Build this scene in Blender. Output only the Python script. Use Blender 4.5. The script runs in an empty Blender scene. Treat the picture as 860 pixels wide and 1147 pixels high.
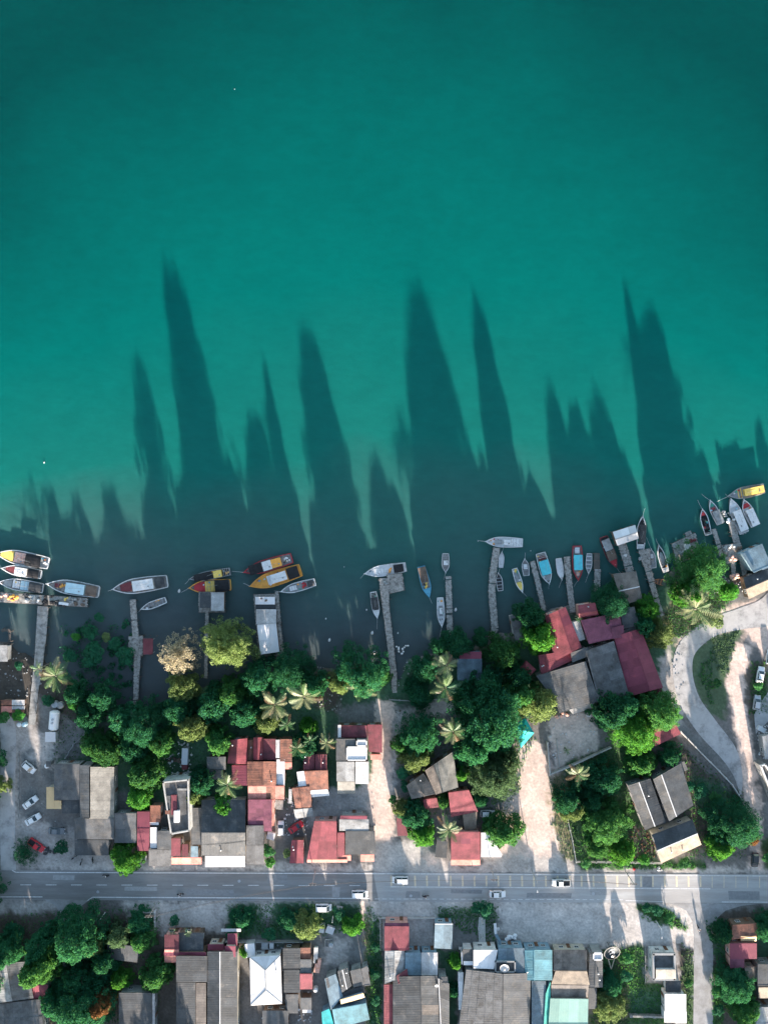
import bpy, bmesh, math, random
import numpy as np
from mathutils import Vector, Matrix
random.seed(7); np.random.seed(7)
scene = bpy.context.scene
COL = scene.collection
# ------------------------------------------------------------ camera, light, exposure
CAM_H = 216.0            # metres above the road
S = 0.2326               # metres per photograph pixel on the ground
cam = bpy.data.cameras.new('camera'); camo = bpy.data.objects.new('camera', cam); COL.objects.link(camo)
camo.location = (0, 0, CAM_H); camo.rotation_euler = (0, 0, 0)
cam.sensor_fit = 'AUTO'; cam.sensor_width = 36; cam.lens = 36*CAM_H/(1147*S)
cam.clip_start = 1; cam.clip_end = 20000
scene.camera = camo
SUN_EL = math.radians(10.5); SUN_AZ = math.radians(9.6)       # low morning sun, a little east of south
w = bpy.data.worlds.new('World'); scene.world = w; w.use_nodes = True
nt = w.node_tree; bg = nt.nodes['Background']
sky = nt.nodes.new('ShaderNodeTexSky'); sky.sky_type = 'NISHITA'; sky.sun_disc = False
sky.sun_elevation = SUN_EL; sky.sun_rotation = math.pi - SUN_AZ; sky.ozone_density = 1.0; sky.dust_density = 1.0
nt.links.new(sky.outputs[0], bg.inputs[0]); bg.inputs[1].default_value = 0.105
sd = Vector((math.sin(SUN_AZ)*math.cos(SUN_EL), -math.cos(SUN_AZ)*math.cos(SUN_EL), math.sin(SUN_EL)))
sl = bpy.data.lights.new('sun', 'SUN'); sl.energy = 5.0; sl.angle = math.radians(0.9); sl.color = (1, .87, .76)
so = bpy.data.objects.new('sun', sl); COL.objects.link(so); so.rotation_euler = sd.to_track_quat('Z', 'Y').to_euler(); so.location = sd*300
scene.view_settings.view_transform = 'Standard'; scene.view_settings.look = 'None'
scene.view_settings.exposure = 2.22; scene.view_settings.gamma = 1.0
WATER_Z = -1.2

# ------------------------------------------------------------ helpers
def P(px, py, h=0.0):
    k = S*(CAM_H-h)/CAM_H
    return Vector(((px-430)*k, (573.5-py)*k, h))
def tag(o, label=None, cat=None, group=None, kind=None):
    if label: o['label'] = label
    if cat: o['category'] = cat
    if group: o['group'] = group
    if kind: o['kind'] = kind
    return o
def empty(name, loc, label, cat, group=None, rz=0.0):
    o = bpy.data.objects.new(name, None); COL.objects.link(o); o.empty_display_size = .5
    o.location = loc; o.rotation_euler = (0, 0, rz)
    return tag(o, label, cat, group)
def link(name, me, parent=None, loc=None, kind=None, label=None):
    o = bpy.data.objects.new(name, me); COL.objects.link(o)
    if parent: o.parent = parent
    if loc is not None: o.location = loc
    if kind: o['kind'] = kind
    if label: o['label'] = label
    return o
class MB:
    def __init__(s): s.v = []; s.f = []
    def add(s, vs, fs):
        n = len(s.v); s.v += [tuple(v) for v in vs]; s.f += [tuple(i+n for i in f) for f in fs]
    def box(s, c, d, rz=0.0, taper=1.0):
        cx, cy, cz = c; a, b, h = d[0]/2, d[1]/2, d[2]/2; C, Sn = math.cos(rz), math.sin(rz); vs = []
        for z, t in ((-h, 1), (h, taper)):
            for x, y in ((-a*t, -b*t), (a*t, -b*t), (a*t, b*t), (-a*t, b*t)): vs.append((cx+x*C-y*Sn, cy+x*Sn+y*C, cz+z))
        s.add(vs, [(3, 2, 1, 0), (4, 5, 6, 7), (0, 1, 5, 4), (1, 2, 6, 5), (2, 3, 7, 6), (3, 0, 4, 7)])
    def tube(s, a, b, r0, r1=None, n=6, cap=True):
        a, b = Vector(a), Vector(b); r1 = r0 if r1 is None else r1
        q = (b-a).to_track_quat('Z', 'Y'); vs = []
        for p, r in ((a, r0), (b, r1)):
            for k in range(n): vs.append(p+q@Vector((r*math.cos(2*math.pi*k/n), r*math.sin(2*math.pi*k/n), 0)))
        fs = [(k, (k+1) % n, n+(k+1) % n, n+k) for k in range(n)]
        if cap: fs += [tuple(range(n-1, -1, -1)), tuple(range(n, 2*n))]
        s.add(vs, fs)
    def lathe(s, prof, n=12, c=(0, 0, 0)):
        vs = []; m = len(prof)
        for r, z in prof:
            for k in range(n): vs.append((c[0]+r*math.cos(2*math.pi*k/n), c[1]+r*math.sin(2*math.pi*k/n), c[2]+z))
        fs = [(i*n+k, i*n+(k+1) % n, (i+1)*n+(k+1) % n, (i+1)*n+k) for i in range(m-1) for k in range(n)]
        s.add(vs, fs)
    def prism(s, poly, z0, z1):
        n = len(poly); vs = [(p[0], p[1], z0) for p in poly]+[(p[0], p[1], z1) for p in poly]
        s.add(vs, [tuple(range(n-1, -1, -1)), tuple(range(n, 2*n))]+[(k, (k+1) % n, n+(k+1) % n, n+k) for k in range(n)])
    def blob(s, c, r, seed=0, amp=.2, n=8, m=5, half=False):
        rr = random.Random(seed); vs = []
        for i in range(m+1):
            th = math.pi*i/m*(.5 if half else 1)
            for k in range(n):
                q = 1+rr.uniform(-amp, amp); ph = 2*math.pi*k/n
                if i == 0 or (i == m and not half): q = 1
                vs.append((c[0]+r[0]*q*math.sin(th)*math.cos(ph), c[1]+r[1]*q*math.sin(th)*math.sin(ph), c[2]+r[2]*q*math.cos(th)))
        s.add(vs, [(i*n+k, (i+1)*n+k, (i+1)*n+(k+1) % n, i*n+(k+1) % n) for i in range(m) for k in range(n)])
    def mesh(s, name, mat, smooth=False):
        me = bpy.data.meshes.new(name); me.from_pydata(s.v, [], s.f); me.materials.append(mat)
        if smooth: me.polygons.foreach_set('use_smooth', [True]*len(me.polygons))
        return me
    def build(s, name, mat, parent=None, loc=None, kind=None, smooth=False, label=None, fix=True):
        me = s.mesh(name, mat, smooth)
        if fix:
            bm = bmesh.new(); bm.from_mesh(me); bmesh.ops.recalc_face_normals(bm, faces=bm.faces); bm.to_mesh(me); bm.free()
        return link(name, me, parent, loc, kind, label)

# ------------------------------------------------------------ materials (procedural)
MATS = {}
def mat(name, col, rough=.8, noise=.22, scale=1.2, rnd=0.0, metal=0.0, stain=None, sthr=.55, sscale=.35, bump=0.0, trans=0.0, stretch=None, spec=.3, emit=None):
    if name in MATS: return MATS[name]
    m = bpy.data.materials.new(name); m.use_nodes = True; N = m.node_tree.nodes; L = m.node_tree.links
    b = N['Principled BSDF']; b.inputs['Roughness'].default_value = rough; b.inputs['Metallic'].default_value = metal
    b.inputs['Specular IOR Level'].default_value = spec
    geo = N.new('ShaderNodeNewGeometry'); src = geo.outputs['Position']
    if stretch:
        mp = N.new('ShaderNodeMapping'); mp.inputs['Scale'].default_value = stretch; L.new(src, mp.inputs[0]); src = mp.outputs[0]
    def nz(sc, det=5, rg=.6):
        n = N.new('ShaderNodeTexNoise'); n.inputs['Scale'].default_value = sc; n.inputs['Detail'].default_value = det
        n.inputs['Roughness'].default_value = rg; L.new(src, n.inputs['Vector']); return n.outputs['Fac']
    def mr(v, a, bb, c, d):
        r = N.new('ShaderNodeMapRange'); r.inputs[1].default_value = a; r.inputs[2].default_value = bb
        r.inputs[3].default_value = c; r.inputs[4].default_value = d; L.new(v, r.inputs[0]); return r.outputs[0]
    def mul(c, f):
        x = N.new('ShaderNodeVectorMath'); x.operation = 'SCALE'; L.new(c, x.inputs[0]); L.new(f, x.inputs['Scale']); return x.outputs[0]
    rgb = N.new('ShaderNodeRGB'); rgb.outputs[0].default_value = (*col, 1); c = rgb.outputs[0]
    if stain:
        mx = N.new('ShaderNodeMix'); mx.data_type = 'RGBA'
        L.new(mr(nz(sscale, 8, .7), sthr-.06, sthr+.1, 0, 1), mx.inputs[0]); L.new(c, mx.inputs[6]); mx.inputs[7].default_value = (*stain, 1); c = mx.outputs[2]
    if noise:
        c = mul(c, mr(nz(scale), .25, .75, 1-noise, 1+noise)); c = mul(c, mr(nz(scale*9, 3), .25, .75, 1-noise*.6, 1+noise*.6))
    if rnd:
        oi = N.new('ShaderNodeObjectInfo'); c = mul(c, mr(oi.outputs['Random'], 0, 1, 1-rnd, 1+rnd))
    L.new(c, b.inputs['Base Color'])
    if bump:
        bp = N.new('ShaderNodeBump'); bp.inputs['Strength'].default_value = bump; bp.inputs['Distance'].default_value = .08
        L.new(nz(scale*6, 4), bp.inputs['Height']); L.new(bp.outputs[0], b.inputs['Normal'])
    if trans:
        tr = N.new('ShaderNodeBsdfTranslucent'); yl = N.new('ShaderNodeVectorMath'); yl.operation = 'MULTIPLY'; yl.inputs[1].default_value = ((1.15, 1.15, .95) if name[-2:] in ('_y', '_p', '_r', '_s', '_l') else (2.0, 1.45, .9)); L.new(mul(c, mr(nz(.5), 0, 1, .9, 1.3)), yl.inputs[0]); L.new(yl.outputs[0], tr.inputs['Color']); ms = N.new('ShaderNodeMixShader')
        ms.inputs[0].default_value = trans; L.new(b.outputs[0], ms.inputs[1]); L.new(tr.outputs[0], ms.inputs[2]); L.new(ms.outputs[0], N['Material Output'].inputs[0])
    MATS[name] = m; return m
def roofm(name, col, stain=None, thr=.55, noise=.36, metal=0.0, rough=.65, rnd=.17):
    return mat('roof_'+name, col, rough=rough, noise=noise, scale=.5, rnd=rnd, stain=stain or tuple(c*.5 for c in col), sthr=thr, sscale=.45, metal=metal, bump=.15)
RM = dict(
 grey=roofm('grey', (.125, .125, .125), (.07, .067, .063)), dark=roofm('dark', (.055, .06, .064), (.13, .12, .11), .6),
 mid=roofm('mid', (.088, .092, .095), (.13, .122, .112)), pale=roofm('pale', (.30, .30, .295), (.18, .17, .16)),
 oldtan=roofm('oldtan', (.25, .235, .205), (.17, .16, .14)), tan=roofm('tan', (.23, .185, .14), (.17, .14, .11)),
 brown=roofm('brown', (.17, .145, .125), (.10, .085, .075)), beige=roofm('beige', (.62, .44, .24), (.50, .36, .20), .62, .1),
 white=roofm('white', (.66, .64, .64), (.48, .46, .44), .62, .08), offwhite=roofm('offwhite', (.48, .465, .455), (.40, .38, .36)),
 red=roofm('red', (.22, .05, .062), (.16, .04, .05)), maroon=roofm('maroon', (.20, .045, .068), (.15, .038, .055), .6, .15),
 purple=roofm('purple', (.19, .06, .09), (.14, .045, .07)), rust=roofm('rust', (.25, .105, .07), (.13, .065, .05), .5, .45),
 salmon=roofm('salmon', (.50, .20, .16), (.38, .14, .11)), darkred=roofm('darkred', (.16, .04, .05), (.10, .035, .04)),
 blue=roofm('blue', (.17, .245, .29), (.16, .22, .25)), teal=roofm('teal', (.10, .24, .28), (.08, .18, .2)),
 bteal=roofm('bright_teal', (.02, .42, .42), (.02, .33, .34)), mint=roofm('mint', (.32, .50, .41), (.34, .50, .40), .6, .1),
 green=roofm('green', (.08, .42, .34), (.06, .32, .26)), wood=roofm('wood', (.22, .17, .13), (.14, .11, .09)),
 steelblue=roofm('steelblue', (.12, .17, .20), (.09, .12, .15)))
W = dict(cream=mat('wall_cream', (.45, .40, .32), stain=(.25, .22, .18)), grey=mat('wall_grey', (.28, .28, .27), stain=(.15, .15, .14)),
 white=mat('wall_white', (.62, .61, .58), stain=(.35, .33, .3)), wood=mat('wall_wood', (.16, .11, .08), stain=(.09, .07, .05), stretch=(1, 1, .1)),
 pink=mat('wall_pink', (.55, .30, .25), stain=(.35, .2, .17)), blue=mat('wall_blue', (.2, .3, .36), stain=(.14, .2, .23)))
M = dict(
 glass=mat('window_glass', (.03, .05, .06), rough=.08, noise=0, spec=.7), frame=mat('window_frame', (.55, .53, .5), noise=.1),
 door=mat('door_wood', (.14, .07, .04)), trim=mat('roof_trim', (.30, .30, .295), noise=.15), ptrim=mat('pale_trim', (.62, .61, .6), noise=.15),
 steel=mat('galvanised_steel', (.42, .43, .44), rough=.45, metal=.4, noise=.15), tyre=mat('rubber', (.015, .015, .016), rough=.9, noise=.1),
 black=mat('black_paint', (.02, .02, .022), rough=.5), plank=mat('weathered_planks', (.36, .34, .31), noise=.4, scale=1.5, stain=(.13, .11, .10), sthr=.55, sscale=1.2),
 pile=mat('timber_pile', (.12, .10, .085)), conc=mat('concrete', (.30, .295, .28), noise=.25, stain=(.17, .165, .155), sthr=.52, sscale=.8, bump=.3),
 paleconc=mat('pale_concrete', (.48, .46, .43), noise=.18, stain=(.28, .265, .25), sthr=.56, sscale=.6, bump=.3),
 bark=mat('bark', (.11, .085, .065), noise=.4, scale=4), palmbark=mat('palm_bark', (.20, .17, .14), noise=.35, scale=4),
 skin=mat('skin', (.30, .17, .11), noise=.05), hair=mat('hair', (.012, .01, .01), noise=.1),
 white=mat('white_paint', (.78, .77, .76), rough=.35, noise=.06, spec=.5), silver=mat('silver_paint', (.50, .51, .52), rough=.3, metal=.3, noise=.05, spec=.5),
 redp=mat('red_paint', (.50, .02, .03), rough=.3, noise=.06, spec=.5), darkp=mat('dark_paint', (.03, .035, .04), rough=.3, noise=.1, spec=.5),
 greyp=mat('grey_paint', (.16, .17, .18), rough=.4, noise=.1, spec=.5), lamp=mat('lamp_lens', (.75, .75, .72), rough=.2, noise=0), tail=mat('tail_lens', (.4, .01, .01), rough=.2, noise=0))
BMAT = dict(
 white=mat('boat_white', (.70, .69, .68), rough=.5, stain=(.45, .43, .40), sthr=.6, sscale=1.5, noise=.12), grey=mat('boat_grey', (.30, .31, .31), rough=.6, stain=(.18, .18, .18), noise=.2),
 dark=mat('boat_dark', (.045, .047, .05), rough=.8, stain=(.08, .08, .08), noise=.35), black=mat('boat_black', (.018, .018, .02), rough=.8, noise=.4),
 yellow=mat('boat_yellow', (.85, .58, .14), rough=.6, stain=(.6, .42, .12), noise=.15), orange=mat('boat_orange', (.85, .38, .07), rough=.5, stain=(.62, .34, .1), noise=.15),
 red=mat('boat_red', (.45, .04, .05), rough=.5, noise=.2), maroon=mat('boat_maroon', (.16, .04, .045), rough=.6, noise=.3), blue=mat('boat_blue', (.10, .33, .46), rough=.5, noise=.15),
 aqua=mat('boat_aqua', (.10, .55, .62), rough=.6, stain=(.08, .46, .54), noise=.12), lblue=mat('boat_light_blue', (.45, .62, .68), rough=.6, noise=.12), brown=mat('boat_brown', (.15, .11, .085), noise=.3, stain=(.08, .06, .05)),
 pink=mat('boat_pink', (.78, .48, .40), noise=.2, stain=(.7, .3, .16), sscale=2), green=mat('boat_green', (.08, .35, .25), noise=.15), wood=mat('boat_wood', (.42, .20, .11), noise=.3),
 gunm=mat('boat_gunwale', (.72, .72, .71), rough=.5, noise=.15, stain=(.4, .4, .4), sscale=1.5), deck=mat('boat_deck', (.26, .25, .24), noise=.35, stain=(.14, .13, .12), sscale=1.5))
# ------------------------------------------------------------ ground, water, roads (the setting)
def vnoise(x, y, seed=0):
    xi = np.floor(x).astype(np.int64); yi = np.floor(y).astype(np.int64); fx = x-xi; fy = y-yi
    def h(a, b):
        n = (a*374761393+b*668265263+seed*974634777) & 0xffffffff; n = ((n ^ (n >> 13))*1274126177) & 0xffffffff
        return ((n ^ (n >> 16)) & 0xffff)/65535.0
    u = fx*fx*(3-2*fx); v = fy*fy*(3-2*fy)
    return (h(xi, yi)*(1-u)+h(xi+1, yi)*u)*(1-v)+(h(xi, yi+1)*(1-u)+h(xi+1, yi+1)*u)*v
def fbm(x, y, seed=0, o=4):
    r = 0; a = .5; t = 0
    for k in range(o): r = r+a*vnoise(x*2**k, y*2**k, seed+k*17); t += a; a *= .5
    return r/t
def sdist(x, y, poly):                     # signed distance, negative inside
    d = np.full(x.shape, 1e18); ins = np.zeros(x.shape, bool); n = len(poly)
    for i in range(n):
        ax, ay = poly[i]; bx, by = poly[(i+1) % n]; ex, ey = bx-ax, by-ay
        t = np.clip(((x-ax)*ex+(y-ay)*ey)/(ex*ex+ey*ey+1e-9), 0, 1)
        d = np.minimum(d, (x-ax-t*ex)**2+(y-ay-t*ey)**2)
        c = (ay > y) != (by > y); ins ^= c & (x < (bx-ax)*(y-ay)/(by-ay+1e-12)+ax)
    d = np.sqrt(d); return np.where(ins, -d, d)
SHORE = [(-9000, 715), (-60, 715), (0, 716), (30, 735), (58, 742), (80, 762), (92, 796), (150, 800), (185, 785), (215, 770), (250, 765), (300, 752), (350, 752), (372, 748), (385, 760), (430, 752), (446, 757), (458, 738),
 (486, 732), (500, 730), (545, 722), (575, 705), (600, 692), (640, 676), (690, 668), (722, 668), (742, 650), (760, 632), (800, 640), (825, 648), (860, 640), (920, 632), (9000, 600), (9000, 9000), (-9000, 9000)]
# (colour, softness px, polygon in photograph pixels)
SANDC = (.60, .47, .40); DUST = (.44, .40, .365); CONC = (.36, .33, .305); SOIL = (.10, .085, .07); MUD = (.075, .065, .055); VEG = (.055, .110, .066); GRASS = (.07, .115, .055); DRY = (.24, .20, .12); DARKD = (.18, .175, .165)
LAY = [
 (VEG, 14, [(60, 700), (420, 740), (520, 740), (760, 640), (760, 780), (560, 800), (440, 790), (430, 900), (180, 900), (60, 860)]),
 (MUD, 12, [(-50, 700), (60, 735), (95, 790), (90, 830), (-50, 790)]),
 (MUD, 8, [(355, 742), (384, 755), (384, 800), (350, 790)]), (DARKD, 6, [(380, 790), (432, 785), (432, 830), (375, 830)]),
 (DARKD, 8, [(45, 780), (90, 815), (130, 812), (90, 850), (40, 850)]),
 (DARKD, 5, [(20, 835), (62, 835), (62, 910), (20, 918)]), (DUST, 9, [(38, 815), (62, 830), (60, 860), (34, 850)]),
 (CONC, 5, [(0, 805), (38, 808), (40, 830), (22, 845), (20, 915), (140, 940), (160, 974), (0, 974)]),
 (DUST, 5, [(5, 830), (17, 830), (16, 970), (3, 970)]),
 (DUST, 6, [(60, 966), (860, 972), (860, 979), (60, 976)]),
 (CONC, 5, [(345, 885), (420, 880), (420, 925), (345, 925)]),
 (SANDC, 3, [(423, 786), (441, 786), (437, 850), (440, 925), (436, 942), (428, 942), (418, 935), (413, 905), (418, 860)]),
 (DUST, 6, [(441, 795), (505, 782), (510, 795), (460, 812), (442, 860), (440, 942), (434, 975), (420, 975), (425, 930), (438, 850)]),
 (SANDC, 3, [(423, 786), (441, 786), (438, 850), (441, 925), (437, 942), (428, 945), (414, 935), (411, 905), (416, 860)]),
 (DUST, 6, [(420, 945), (470, 940), (505, 970), (500, 978), (415, 978)]), (SANDC, 3, [(467, 945), (480, 945), (490, 968), (478, 970)]),
 (SANDC, 4, [(577, 835), (600, 828), (615, 840), (615, 856), (632, 868), (615, 880), (618, 895), (632, 915), (640, 960), (640, 976), (540, 976), (545, 948), (560, 945), (560, 890), (572, 870)]),
 (DUST, 6, [(540, 958), (640, 958), (650, 978), (540, 978)]), (DRY, 7, [(615, 870), (632, 862), (640, 905), (648, 960), (632, 965), (618, 920)]),
 ((.55, .46, .40), 3, [(612, 800), (662, 798), (672, 838), (622, 862)]),
 (GRASS, 4, [(633, 855), (700, 830), (735, 860), (735, 965), (645, 964), (634, 900)]), (GRASS, 4, [(645, 965), (790, 962), (790, 973), (650, 974)]),
 (SOIL, 6, [(705, 920), (735, 930), (740, 960), (705, 960)]), (SOIL, 8, [(755, 815), (835, 890), (835, 930), (770, 960), (740, 880)]), (VEG, 8, [(775, 870), (820, 880), (815, 910), (780, 905)]),
 (DUST, 5, [(748, 720), (765, 790), (762, 830), (740, 800), (738, 740)]),
 (DARKD, 6, [(762, 812), (800, 838), (830, 870), (832, 895), (800, 870), (760, 830)]),
 (SANDC, 5, [(755, 722), (790, 695), (830, 672), (880, 655), (880, 760), (838, 720), (828, 706), (792, 716)]),
 (DARKD, 5, [(800, 640), (870, 655), (870, 670), (820, 675)]), (DRY, 9, [(742, 690), (765, 660), (812, 668), (800, 700), (770, 712), (750, 715)]),
 ((.08, .118, .07), 3, [(795, 713), (824, 703), (831, 708), (823, 726), (814, 757), (812, 806), (795, 800), (777, 767), (773, 746), (774, 729)]),
 (SANDC, 3, [(824, 718), (840, 724), (835, 750), (833, 778), (842, 830), (848, 870), (856, 940), (852, 975), (838, 975), (842, 940), (830, 870), (822, 815), (814, 770), (816, 745)]),
 (SOIL, 4, [(836, 745), (856, 740), (862, 800), (845, 815), (835, 790)]), (GRASS, 4, [(846, 765), (860, 770), (858, 800), (845, 800)]),
 (DARKD, 4, [(848, 850), (870, 850), (870, 940), (858, 940)]), (GRASS, 4, [(852, 940), (870, 940), (870, 975), (856, 975)]),
 # south of the road
 (CONC, 8, [(-20, 1006), (70, 1008), (60, 1025), (-20, 1030)]), (SOIL, 8, [(-20, 1022), (60, 1022), (75, 1050), (170, 1010), (270, 1040), (270, 1160), (-20, 1160)]),
 (DUST, 9, [(140, 1008), (430, 1008), (430, 1022), (250, 1030), (250, 1045), (150, 1040)]), (VEG, 7, [(252, 1016), (290, 1012), (298, 1045), (260, 1055)]), (VEG, 7, [(306, 1012), (405, 1012), (405, 1035), (360, 1045), (305, 1060)]),
 (DARKD, 8, [(350, 1040), (405, 1040), (410, 1100), (350, 1147)]), (DUST, 8, [(368, 1052), (392, 1055), (385, 1085), (362, 1078)]), (DRY, 4, [(408, 1010), (414, 1010), (416, 1150), (410, 1150)]), (SANDC, 4, [(402, 1008), (414, 1008), (412, 1030), (404, 1030)]),
 (VEG, 3, [(413, 1030), (428, 1030), (428, 1150), (414, 1150)]),
 ((.51, .465, .425), 5, [(415, 1006), (800, 1012), (800, 1025), (785, 1150), (775, 1150), (772, 1062), (600, 1062), (560, 1045), (480, 1030), (416, 1032)]),
 (DUST, 10, [(416, 1008), (500, 1010), (495, 1022), (430, 1030)]), (CONC, 3, [(425, 1028), (486, 1030), (486, 1064), (425, 1064)]),
 (DARKD, 8, [(490, 1022), (560, 1022), (560, 1064), (508, 1062)]), (VEG, 6, [(486, 1015), (555, 1015), (550, 1026), (490, 1030)]), (VEG, 3, [(488, 1064), (512, 1064), (512, 1150), (500, 1150)]),
 (DUST, 10, [(440, 1010), (560, 1012), (540, 1020), (450, 1020)]), (DUST, 9, [(660, 1015), (712, 1020), (710, 1045), (660, 1048)]),
 (GRASS, 4, [(676, 1062), (722, 1058), (724, 1100), (745, 1100), (745, 1150), (660, 1150), (668, 1095)]), (SOIL, 5, [(692, 1066), (702, 1066), (700, 1085), (690, 1082)]), (DRY, 5, [(668, 1120), (704, 1105), (702, 1150), (664, 1150)]),
 (VEG, 3, [(705, 1110), (744, 1110), (744, 1135), (705, 1135)]), (CONC, 3, [(720, 1055), (758, 1056), (764, 1098), (722, 1100)]), (SOIL, 4, [(758, 1055), (776, 1065), (776, 1150), (762, 1150)]), (GRASS, 5, [(766, 1080), (777, 1080), (777, 1150), (768, 1150)]),
 (GRASS, 3, [(713, 1014), (729, 1012), (749, 1021), (769, 1037), (767, 1041), (749, 1038), (726, 1029), (715, 1023)]), (SOIL, 2, [(752, 1026), (766, 1036), (756, 1038), (750, 1032)]),
 (SOIL, 3, [(800, 1030), (812, 1020), (900, 1016), (900, 1160), (798, 1160)]), (VEG, 4, [(800, 1035), (815, 1030), (815, 1070), (800, 1075)]), (GRASS, 3, [(798, 1085), (812, 1085), (808, 1160), (797, 1160)]), (VEG, 6, [(846, 1020), (870, 1020), (870, 1100), (848, 1100)]),
]
def ground_z(x, y):
    wx = x+(fbm(x/9, y/9, 5)-.5)*12; wy = y+(fbm(x/9, y/9, 8)-.5)*12
    d = sdist(wx, wy, SHORE)*S                     # metres, negative on land
    z = np.where(d < 0, -np.clip(1.3*np.exp(d/1.4), 0, 1.3)-.03, -1.33-np.clip(d*.35, 0, 3.2))
    return z-fbm(x/3, y/3, 3)*.05
def axis(a0, a1, f0, f1, st):
    f = list(np.arange(f0, f1+.1, st)); lo = []; q = f0; s_ = st
    while q > a0: s_ *= 1.35; q -= s_; lo.append(q)
    hi = []; q = f1; s_ = st
    while q < a1: s_ *= 1.35; q += s_; hi.append(q)
    return np.array(lo[::-1]+f+hi)
gx = axis(-9000, 9000, -30, 890, 2.0); gy = axis(-9000, 9000, 590, 1160, 2.0)
GX, GY = np.meshgrid(gx, gy); GZ = ground_z(GX, GY)
wX = GX+(fbm(GX/6, GY/6, 21)-.5)*11; wY = GY+(fbm(GX/6, GY/6, 22)-.5)*11
colr = np.empty(GX.shape+(3,)); colr[:] = (.12, .11, .095)
outg = fbm(GX/60, GY/60, 33)
colr = np.where((outg > .5)[..., None], np.array(VEG), colr)
fine = (GX > -60) & (GX < 920) & (GY > 580) & (GY < 1200)
colr[fine] = (.16, .15, .14)
jit = fbm(GX/2.5, GY/2.5, 40)-.5
for c, soft, poly in LAY:
    xs = [p[0] for p in poly]; ys = [p[1] for p in poly]
    sel = (gx > min(xs)-30) & (gx < max(xs)+30); sey = (gy > min(ys)-30) & (gy < max(ys)+30)
    ix = np.ix_(sey, sel)
    if GX[ix].size == 0: continue
    d = sdist(wX[ix], wY[ix], poly)+jit[ix]*soft*1.6
    a = np.clip(.5-d/soft, 0, 1)[..., None]
    colr[ix] = colr[ix]*(1-a)+np.array(c)*a
colr *= (.72+.56*fbm(GX/11, GY/11, 50))[..., None]*(.8+.4*fbm(GX/2.2, GY/2.2, 51, 2))[..., None]
nr = len(gy); nc = len(gx)
vx = np.stack([(GX-430)*S, (573.5-GY)*S, GZ], -1).reshape(-1, 3)
idx = np.arange(nr*nc).reshape(nr, nc)
fa = np.stack([idx[:-1, :-1], idx[1:, :-1], idx[1:, 1:], idx[:-1, 1:]], -1).reshape(-1, 4)
def np_mesh(name, v, f, k=4):
    me = bpy.data.meshes.new(name); me.vertices.add(len(v)); me.vertices.foreach_set('co', np.asarray(v, np.float32).ravel())
    me.loops.add(f.size); me.loops.foreach_set('vertex_index', f.ravel().astype(np.int32))
    me.polygons.add(len(f)); me.polygons.foreach_set('loop_start', np.arange(0, f.size, k, dtype=np.int32)); me.polygons.foreach_set('loop_total', np.full(len(f), k, np.int32))
    me.update(); me.validate(); return me
gm = np_mesh('ground', vx, fa); at = gm.color_attributes.new('earth', 'FLOAT_COLOR', 'POINT')
at.data.foreach_set('color', np.concatenate([colr.reshape(-1, 3), np.ones((nr*nc, 1))], 1).astype(np.float32).ravel())
gm.polygons.foreach_set('use_smooth', [True]*len(gm.polygons))
m = bpy.data.materials.new('earth'); m.use_nodes = True; N = m.node_tree.nodes; L = m.node_tree.links; b = N['Principled BSDF']; b.inputs['Roughness'].default_value = .95; b.inputs['Specular IOR Level'].default_value = .1
va = N.new('ShaderNodeVertexColor'); va.layer_name = 'earth'; g = N.new('ShaderNodeNewGeometry')
n1 = N.new('ShaderNodeTexNoise'); n1.inputs['Scale'].default_value = 1.6; n1.inputs['Detail'].default_value = 8; n1.inputs['Roughness'].default_value = .7; L.new(g.outputs['Position'], n1.inputs['Vector'])
r1 = N.new('ShaderNodeMapRange'); r1.inputs[1].default_value = .3; r1.inputs[2].default_value = .7; r1.inputs[3].default_value = .72; r1.inputs[4].default_value = 1.28; L.new(n1.outputs['Fac'], r1.inputs[0])
vm = N.new('ShaderNodeVectorMath'); vm.operation = 'SCALE'; L.new(va.outputs['Color'], vm.inputs[0]); L.new(r1.outputs[0], vm.inputs['Scale']); L.new(vm.outputs[0], b.inputs['Base Color'])
bp = N.new('ShaderNodeBump'); bp.inputs['Strength'].default_value = .25; bp.inputs['Distance'].default_value = .1; L.new(n1.outputs['Fac'], bp.inputs['Height']); L.new(bp.outputs[0], b.inputs['Normal'])
gm.materials.append(m); tag(link('ground', gm), kind='structure')

# water: silty, opaque; greener offshore, browner mud stirred up along the bank
m = bpy.data.materials.new('river_water'); m.use_nodes = True; N = m.node_tree.nodes; L = m.node_tree.links; b = N['Principled BSDF']
b.inputs['Roughness'].default_value = .3; b.inputs['Specular IOR Level'].default_value = .16; b.inputs['IOR'].default_value = 1.33
g = N.new('ShaderNodeNewGeometry'); sx = N.new('ShaderNodeSeparateXYZ'); L.new(g.outputs['Position'], sx.inputs[0])
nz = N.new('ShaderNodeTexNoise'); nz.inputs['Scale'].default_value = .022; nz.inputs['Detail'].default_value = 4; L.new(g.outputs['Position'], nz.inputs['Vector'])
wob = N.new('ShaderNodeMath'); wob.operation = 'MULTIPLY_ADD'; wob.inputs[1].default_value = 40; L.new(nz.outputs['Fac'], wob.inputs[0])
xx2 = N.new('ShaderNodeMath'); xx2.operation = 'MULTIPLY'; L.new(sx.outputs['X'], xx2.inputs[0]); L.new(sx.outputs['X'], xx2.inputs[1])      # lens-corner darkening painted into the water colour, growing to both sides
xx3 = N.new('ShaderNodeMath'); xx3.operation = 'MULTIPLY_ADD'; xx3.inputs[1].default_value = .0042; L.new(xx2.outputs[0], xx3.inputs[0])
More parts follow.
